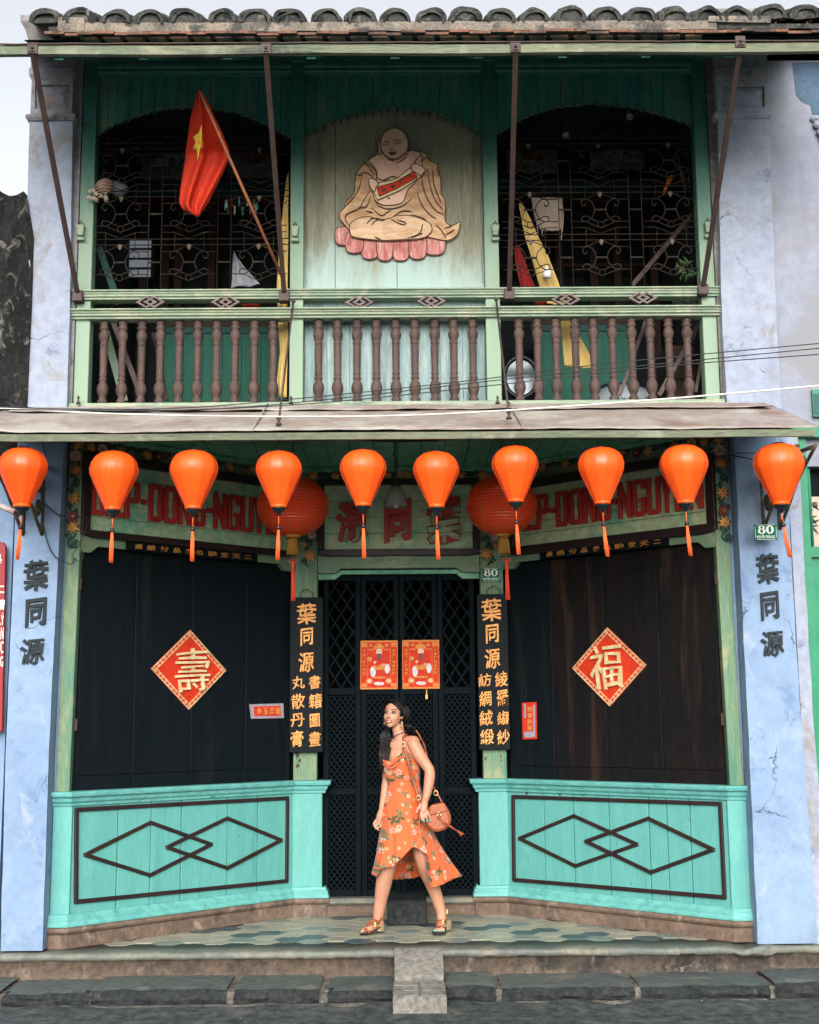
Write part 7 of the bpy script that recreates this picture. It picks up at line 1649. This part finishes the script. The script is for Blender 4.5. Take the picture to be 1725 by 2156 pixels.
# hair cap
rows = []; n = 150
for i in range(91):
    a = math.pi*i/90
    r = []
    for k in range(n):
        b_ = 2*math.pi*k/n; f, s, u = math.sin(a)*math.cos(b_), math.sin(a)*math.sin(b_), math.cos(a)
        lim = .50 - .12*abs(s)       # hairline height
        open_ = f > .02 and u < (.60-.50*abs(s)**2.2) and (abs(s) < .86)
        m_o = min((f-.02)*9, ((.60-.62*abs(s-.08)**1.5)-u)*9, (.86-abs(s))*9); m_o = max(0, min(1, m_o)); sc = lerp(1.0 + .006*math.sin(b_*40+a*3), .80, m_o)
        if u < -.55: sc *= .9
        r.append(HP(-.012+.101*f*sc, .087*s*sc, .022+.100*u*sc))
    rows.append(r)
MB().grid(rows, closed=True).build('hair', HAIR, wm)
hb = MB(); rnd = random.Random(3)
top = HP(.035, .012, .116)
for k in range(120):      # her left side, falling behind the shoulder
    q = k/119; st_ = HP(lerp(.062, -.06, q), .010, lerp(.104, .112, math.sin(q*3.1)))
    m1 = HP(lerp(.030, -.075, q), .083+.004*rnd.random(), lerp(.050, .055, q)); m2_ = HP(lerp(-.030, -.095, q), lerp(.088, .06, q), -.040)
    r1 = rnd.random(); r2 = rnd.random(); e1 = G(lerp(856, 872, r1), 1530+r2*8, .03+.10*r2); e2 = G(lerp(860, 874, r1), 1548+r2*18, .10+.06*r2)
    P = cat([st_, HP(lerp(.050, -.07, q), .055, .098), m1, m2_, e1, e2], 4); hb.tube(P, [.002]+[.0040]*(len(P)-3)+[.003, .001], 4)
for k in range(130):      # her right side, falling in front of the far shoulder
    q = k/129; st_ = HP(lerp(.066, -.05, q), .008, lerp(.102, .112, math.sin(q*3.1)))
    a1 = HP(lerp(.064, -.06, q), -.045, .090); a2 = HP(lerp(.040, -.07, q), -.083-.004*rnd.random(), .040); a3 = HP(lerp(.020, -.06, q), -.088, -.035)
    r1 = rnd.random(); r2 = rnd.random(); wv = 1.2*math.sin(k*.35); b1 = G(lerp(806, 822, r1), 1540, .01+.06*r2); b2 = G(lerp(801, 826, r1)+wv, 1566, -.02+.05*r2); b3 = G(lerp(799, 821, r1)-wv, 1590, -.06+.04*r2); b4 = G(lerp(801, 814, r1)+wv, 1605+rnd.random()*24, -.06+.03*r2)
    P = cat([st_, a1, a2, a3, b1, b2, b3, b4], 4); hb.tube(P, [.002]+[.0042]*(len(P)-4)+[.003, .002, .001], 4)
hb.build('hair_strands', HAIR, wm)['kind'] = 'stuff'
# choker, earrings
m2 = MB(); c = G(841, 1546, 0); m2.tube([c+V((.0515*math.cos(k*.314), .050*math.sin(k*.314), .022*math.cos(k*.314))) for k in range(20)], .0042, 5, True); m2.build('choker', mat('purple_ribbon', (.07, .015, .08), None, .6, bump=0), wm)
for s, p in ((1, HP(.0, .082, -.040)), (-1, HP(.02, -.078, -.045))):
    m2 = MB(); m2.tube([p+V((0, -.006, 0)), p+V((0, -.008, -.030))], .0022, 5)
    m2.tube([p+V((.009*math.cos(k*.7), -.009, -.022+.013*math.sin(k*.7))) for k in range(9)], .0018, 4, True)
    for dx, dz in ((-.007, -.042), (.006, -.050), (0, -.036)): m2.sphere(p+V((dx, -.010, dz)), .0058, 7)
    m2.build('earring', BRASS, wm)
# dress
ysr = [1598, 1610, 1622, 1636, 1650, 1664, 1690, 1715]; xls = [805, 802, 803, 810, 818, 815, 809, 806]; xrs = [880, 884, 885, 884, 884, 888, 894, 900]; dps = [.105, .112, .112, .098, .092, .10, .118, .125]
hem = [(180, 782, 1837, 0), (195, 793, 1847, -.13), (212, 799, 1830, -.20), (235, 828, 1824, -.23), (255, 847, 1806, -.24), (270, 868, 1784, -.22), (277, 874, 1783, -.21), (290, 890, 1793, -.22), (300, 903, 1802, -.225), (306, 906, 1840, -.20), (313, 907, 1873, -.18), (326, 931, 1861, -.12), (342, 955, 1852, -.04), (360, 971, 1843, .07), (390, 950, 1846, .2), (420, 905, 1840, .25), (450, 870, 1849, .25), (490, 831, 1852, .22), (515, 800, 1848, .12), (540, 782, 1837, 0)]
ha = [h[0] for h in hem]
NT = 120; rows = []; uvr = []
def topy(th):   # upper edge of the dress round the body
    return pl([0, 40, 90, 150, 180, 200, 240, 268, 285, 310, 335, 360], [1603, 1604, 1602, 1600, 1598, 1598, 1604, 1588, 1574, 1585, 1600, 1603], th)
NR1, NR2 = 24, 40
def body_pt(th, y):
    l, r, d = pl(ysr, xls, y), pl(ysr, xrs, y), pl(ysr, dps, y); cx_2, hw = (l+r)/2, (r-l)/2
    if y < 1598: cx_2 = pl([1574, 1598], [846, 842.5], y); hw *= pl([1574, 1598], [.55, 1], y); d *= pl([1574, 1598], [.92, 1], y)
    ripple = 1+.03*math.sin(math.radians(th)*11+y*.05)*max(0, (y-1660)/60)+.02*math.sin(math.radians(th)*5+y*.12)
    return U(cx_2+hw*math.cos(math.radians(th))*ripple, y, YW_+d*math.sin(math.radians(th))*ripple)
for j in range(NR1+NR2+1):
    row = []
    for k in range(NT+1):
        th = 360*k/NT
        if j <= NR1:
            y = lerp(topy(th), 1700, j/NR1); p = body_pt(th, y)
        else:
            t_ = (j-NR1)/NR2; tq = th if th >= 180 else th+360; hx, hy, hd = pl(ha, [h[1] for h in hem], tq), pl(ha, [h[2] for h in hem], tq), pl(ha, [h[3] for h in hem], tq)
            y = lerp(1700, hy, t_); a = body_pt(th, 1700); b_ = U(hx, hy, YW_+hd); a2 = body_pt(th, min(y, 1715)); e = t_**1.55; 
            base = U(0, 0, 1); x = lerp(a2.x, b_.x, e); Y = lerp(a2.y, b_.y, t_**1.2); rp = .012*t_*math.sin(math.radians(th)*13+t_*2.5)+.007*t_*math.sin(math.radians(th)*23-t_*3)
            p = V((x+rp*math.cos(math.radians(th)), Y+rp*math.sin(math.radians(th))-.008, lerp(a.z, b_.z, t_)))
        row.append(p)
    rows.append(row)
o = MB().grid(rows).build('dress', DRS, wm)
uvl = o.data.uv_layers.new(name='UVMap'); inv = WM[wm.name]
for poly in o.data.polygons:
    for li in poly.loop_indices:
        vi = o.data.loops[li].vertex_index; j, k = divmod(vi, NT+1); q_ = o.data.vertices[vi].co; th_ = 360*k/NT; uvl.data[li].uv = ((q_.x if th_ > 180 else 1.7-q_.x)+.35*q_.y, q_.z)
o.modifiers.new('solid', 'SOLIDIFY').thickness = .003
for nm, pp in (('shoulder_strap', [(847, 1577, -.105), (850, 1566, -.10), (855, 1557, -.04), (858, 1560, .05)]), ('shoulder_strap', [(812, 1600, -.06), (816, 1580, .0), (820, 1562, .03), (824, 1564, .09)])):
    MB().tube(cat([G(*q) for q in pp], 4), .0035, 5).build(nm, REDC, wm)
MB().tube(cat([G(*q) for q in ((878, 1700, -.127), (884, 1722, -.15), (882, 1745, -.175), (877, 1768, -.20), (872, 1784, -.222))], 5), .0045, 5).build('wrap_edge', DRS, wm)
for (x0, y0), (xm, ym), (x1, y1) in (((806, 1600), (820, 1612), (846, 1592)), ((806, 1608), (824, 1618), (846, 1602))):   # cowl folds
    MB().tube(cat([G(x0, y0, -.075), G(xm, ym, -.125), G(x1, y1, -.112)], 5), [.003]+[.0065]*9+[.003], 6).build('cowl_fold', DRS, wm)
# sandals
def sandal(pts_sole, hgt, heel, straps, name='sandal'):
    s = part(name, wm, G(*pts_sole[0][:3]))
    MB().grid([[G(x-w_, y, d) if ax == 0 else G(x, y, d-w_*.0037) for x, y, d, w_, ax in pts_sole], [G(x+w_, y, d) if ax == 0 else G(x, y, d+w_*.0037) for x, y, d, w_, ax in pts_sole]]).build('sole', SOLE, s, solid=.010)
    MB().grid(heel).build('heel', HEELM, s)
    for st_ in straps:
        P = cat([G(*q[:3]) for q in st_], 5); mb_ = MB(); w_ = st_[0][3]
        mb_.grid([[p+V((0, -.004, w_)) for p in P], [p+V((0, -.006, -w_)) for p in P]]); mb_.build('strap', LEA2, s, solid=.004)
    return s
def heelbox(x0, x1, y0, y1, d0, d1):
    a = [(x0, d0), (x1, d0), (x1, d1), (x0, d1), (x0, d0)]; return [[G(x, y0, d) for x, d in a], [G(lerp(x, (x0+x1)/2, .12), y1, d) for x, d in a]]
s = sandal([(805, 1949, -.02, 8, 1), (797, 1955, -.04, 9, 1), (785, 1962, -.07, 10, 1), (772, 1966, -.09, 12, 1), (758, 1967, -.10, 8, 1)], 0, heelbox(795, 810, 1947, 1961, -.06, .01),
    [[(772, 1949, -.11, .011), (786, 1938, -.12, .011), (799, 1944, -.09, .011)], [(773, 1957, -.13, .009), (766, 1955, -.14, .009), (780, 1964, -.13, .009)], [(790, 1948, -.11, .008), (800, 1938, -.09, .008), (806, 1928, -.03, .008)], [(792, 1944, -.11, .010), (795, 1955, -.11, .010)]])
MB().bx(*sorted((G(787, 1941, -.13).x, G(793, 1941, -.13).x)), G(0, 0, -.14).y, G(0, 0, -.13).y, G(790, 1952, -.13).z, G(790, 1940, -.13).z).build('buckle', BRASS, s, bevel=.002)
s = sandal([(937, 1948, .08, 6, 0), (932, 1955, .0, 8, 0), (927, 1961, -.09, 13, 0), (924, 1964.5, -.15, 14, 0), (923, 1965.5, -.19, 9, 0)], 0, heelbox(934, 951, 1938, 1959, .02, .10),
    [[(916, 1942, .0, .016), (928, 1941, -.055, .016), (940, 1942, .0, .016)], [(914, 1958, -.09, .010), (924, 1951, -.14, .012), (938, 1957, -.08, .012)], [(938, 1940, .02, .007), (942, 1925, .03, .007), (937, 1908, .05, .007)]])
MB().bx(*sorted((G(930, 1941, -.06).x, G(936, 1941, -.06).x)), G(0, 0, -.068).y, G(0, 0, -.058).y, G(933, 1947, -.06).z, G(933, 1935, -.06).z).build('buckle', BRASS, s, bevel=.002)
MB().bx(*sorted((G(939, 1920, 0).x, G(944, 1920, 0).x)), G(0, 0, -.0).y, G(0, 0, .01).y, G(941, 1925, .0).z, G(941, 1914, .0).z).build('buckle', BRASS, s, bevel=.002)
nl_ = [(888.8, 1727, -.243), (893.2, 1730.5, -.243), (900.3, 1728, -.243), (906.8, 1726.5, -.243), (797, 1736, -.068), (762, 1961.5, -.158), (765, 1963, -.13)]+[(915+k*5.0, 1959.6+.3*k, -.176+.008*k) for k in range(5)]
for x, y, d in nl_: MB().sphere(G(x, y, d), .0055, 7, (1, .6, 1.3)).build('nail', NAIL, wm)
m2 = MB(); c = G(898, 1676, -.17); m2.tube([c+V((.031*math.cos(k*.5236), .031*math.sin(k*.5236), -.006*math.cos(k*.5236))) for k in range(12)], .0018, 4, True); m2.build('bracelet', BRASS, wm)
# shoulder bag
B_ = lambda x, y, d: G(757.9+x*.1526, 1684.2+y*.1526, d)
bg = thing('shoulder_bag', 'tan leather saddle bag with long tassel hanging at the walking woman\'s hip', 'bag', B_(1090, 420, -.16))
frb = FY(YW_-.17); bz = lambda x, y: frb.uv(757.9+x*.1526, 1684.2+y*.1526)
def bp(name, pts, w0, w1, m, ins=.01, k=4, sm=True):
    P = cat([V((*bz(x, y), 0)) for x, y in pts], k, True) if k else [V((*bz(x, y), 0)) for x, y in pts]; return MB().poly(frb, [(p.x, p.y) for p in P], w0, w1, ins).build(name, m, bg)
bp('body', [(985, 80), (1140, 52), (1195, 110), (1240, 200), (1252, 300), (1205, 385), (1110, 430), (1020, 430), (945, 370), (905, 290), (925, 180)], -.05, .028, LEA, .018)
bp('gusset_piping', [(978, 85), (1145, 45), (1203, 108), (1250, 200), (1260, 302), (1210, 392), (1110, 438), (1015, 438), (938, 375), (897, 290), (918, 178)], -.052, -.044, LEA2, .002)
bp('flap', [(985, 72), (1060, 58), (1145, 42), (1185, 95), (1192, 150), (1080, 180), (965, 205), (960, 150)], .02, .038, LEA2 if 0 else LEA, .006, 3)
m2 = MB(); cc = B_(1092, 212, -.215)
for s in (-1, 1): m2.tube([cc+V((s*.010, 0, .022)), cc+V((s*.013, -.004, 0)), cc+V((s*.004, -.004, -.022))], .0035, 6)
m2.tube([cc+V((-.010, 0, .022)), cc+V((.010, 0, .022))], .0035, 6); m2.build('horseshoe_clasp', BRASS, bg)
for k in range(4):
    m2 = MB(); m2.tube(cat([B_(1095, 240+k*4, -.22), B_(1150+k*6, 310, -.23), B_(1260, 385-k*8, -.22), B_(1350-k*10, 440-k*10, -.20), B_(1400+k*14, 500-k*9, -.19)], 5), .0042, 5); m2.build('tassel', LEA2, bg)
def ribbon(name, pts, w_, m):
    P = cat([G(*p) for p in pts], 5); a = []; b_ = []
    for i, p in enumerate(P):
        t = (P[min(i+1, len(P)-1)]-P[max(i-1, 0)]).normalized(); n_ = t.cross(V((0, 1, 0))); n_ = n_.normalized() if n_.length > .05 else V((1, 0, 0)); a.append(p+n_*w_); b_.append(p-n_*w_)
    return MB().grid([a, b_]).build(name, m, bg, solid=.004)
ribbon('strap', [(850, 1570, -.12), (856, 1592, -.135), (864, 1620, -.14), (871, 1645, -.135), (878, 1668, -.155), (881, 1680, -.17), (884, 1694, -.19)], .0105, LEA2)
ribbon('strap', [(858, 1546, -.03), (849, 1552, -.09), (849, 1566, -.125)], .006, LEA2)
ribbon('strap', [(872, 1534, .06), (880, 1543, .05), (887, 1556, .03), (893, 1568, .0), (899, 1590, .0), (906, 1630, -.03), (913, 1655, -.10), (921, 1670, -.16), (931, 1690, -.19)], .006, LEA2)
for x, y, d in ((849.5, 1567, -.135), (881.5, 1680, -.19), (918, 1670, -.17)):
    m2 = MB(); c = G(x, y, d); m2.tube([c+V((.016*math.cos(k*.5236), 0, .018*math.sin(k*.5236))) for k in range(12)], .003, 5, True); m2.build('ring', BRASS, bg)
bpy.data.objects.remove(_to)
for o in list(bpy.data.objects):
    if o.type == 'MESH' and o.get('kind') == 'structure' and 'label' not in o: pass
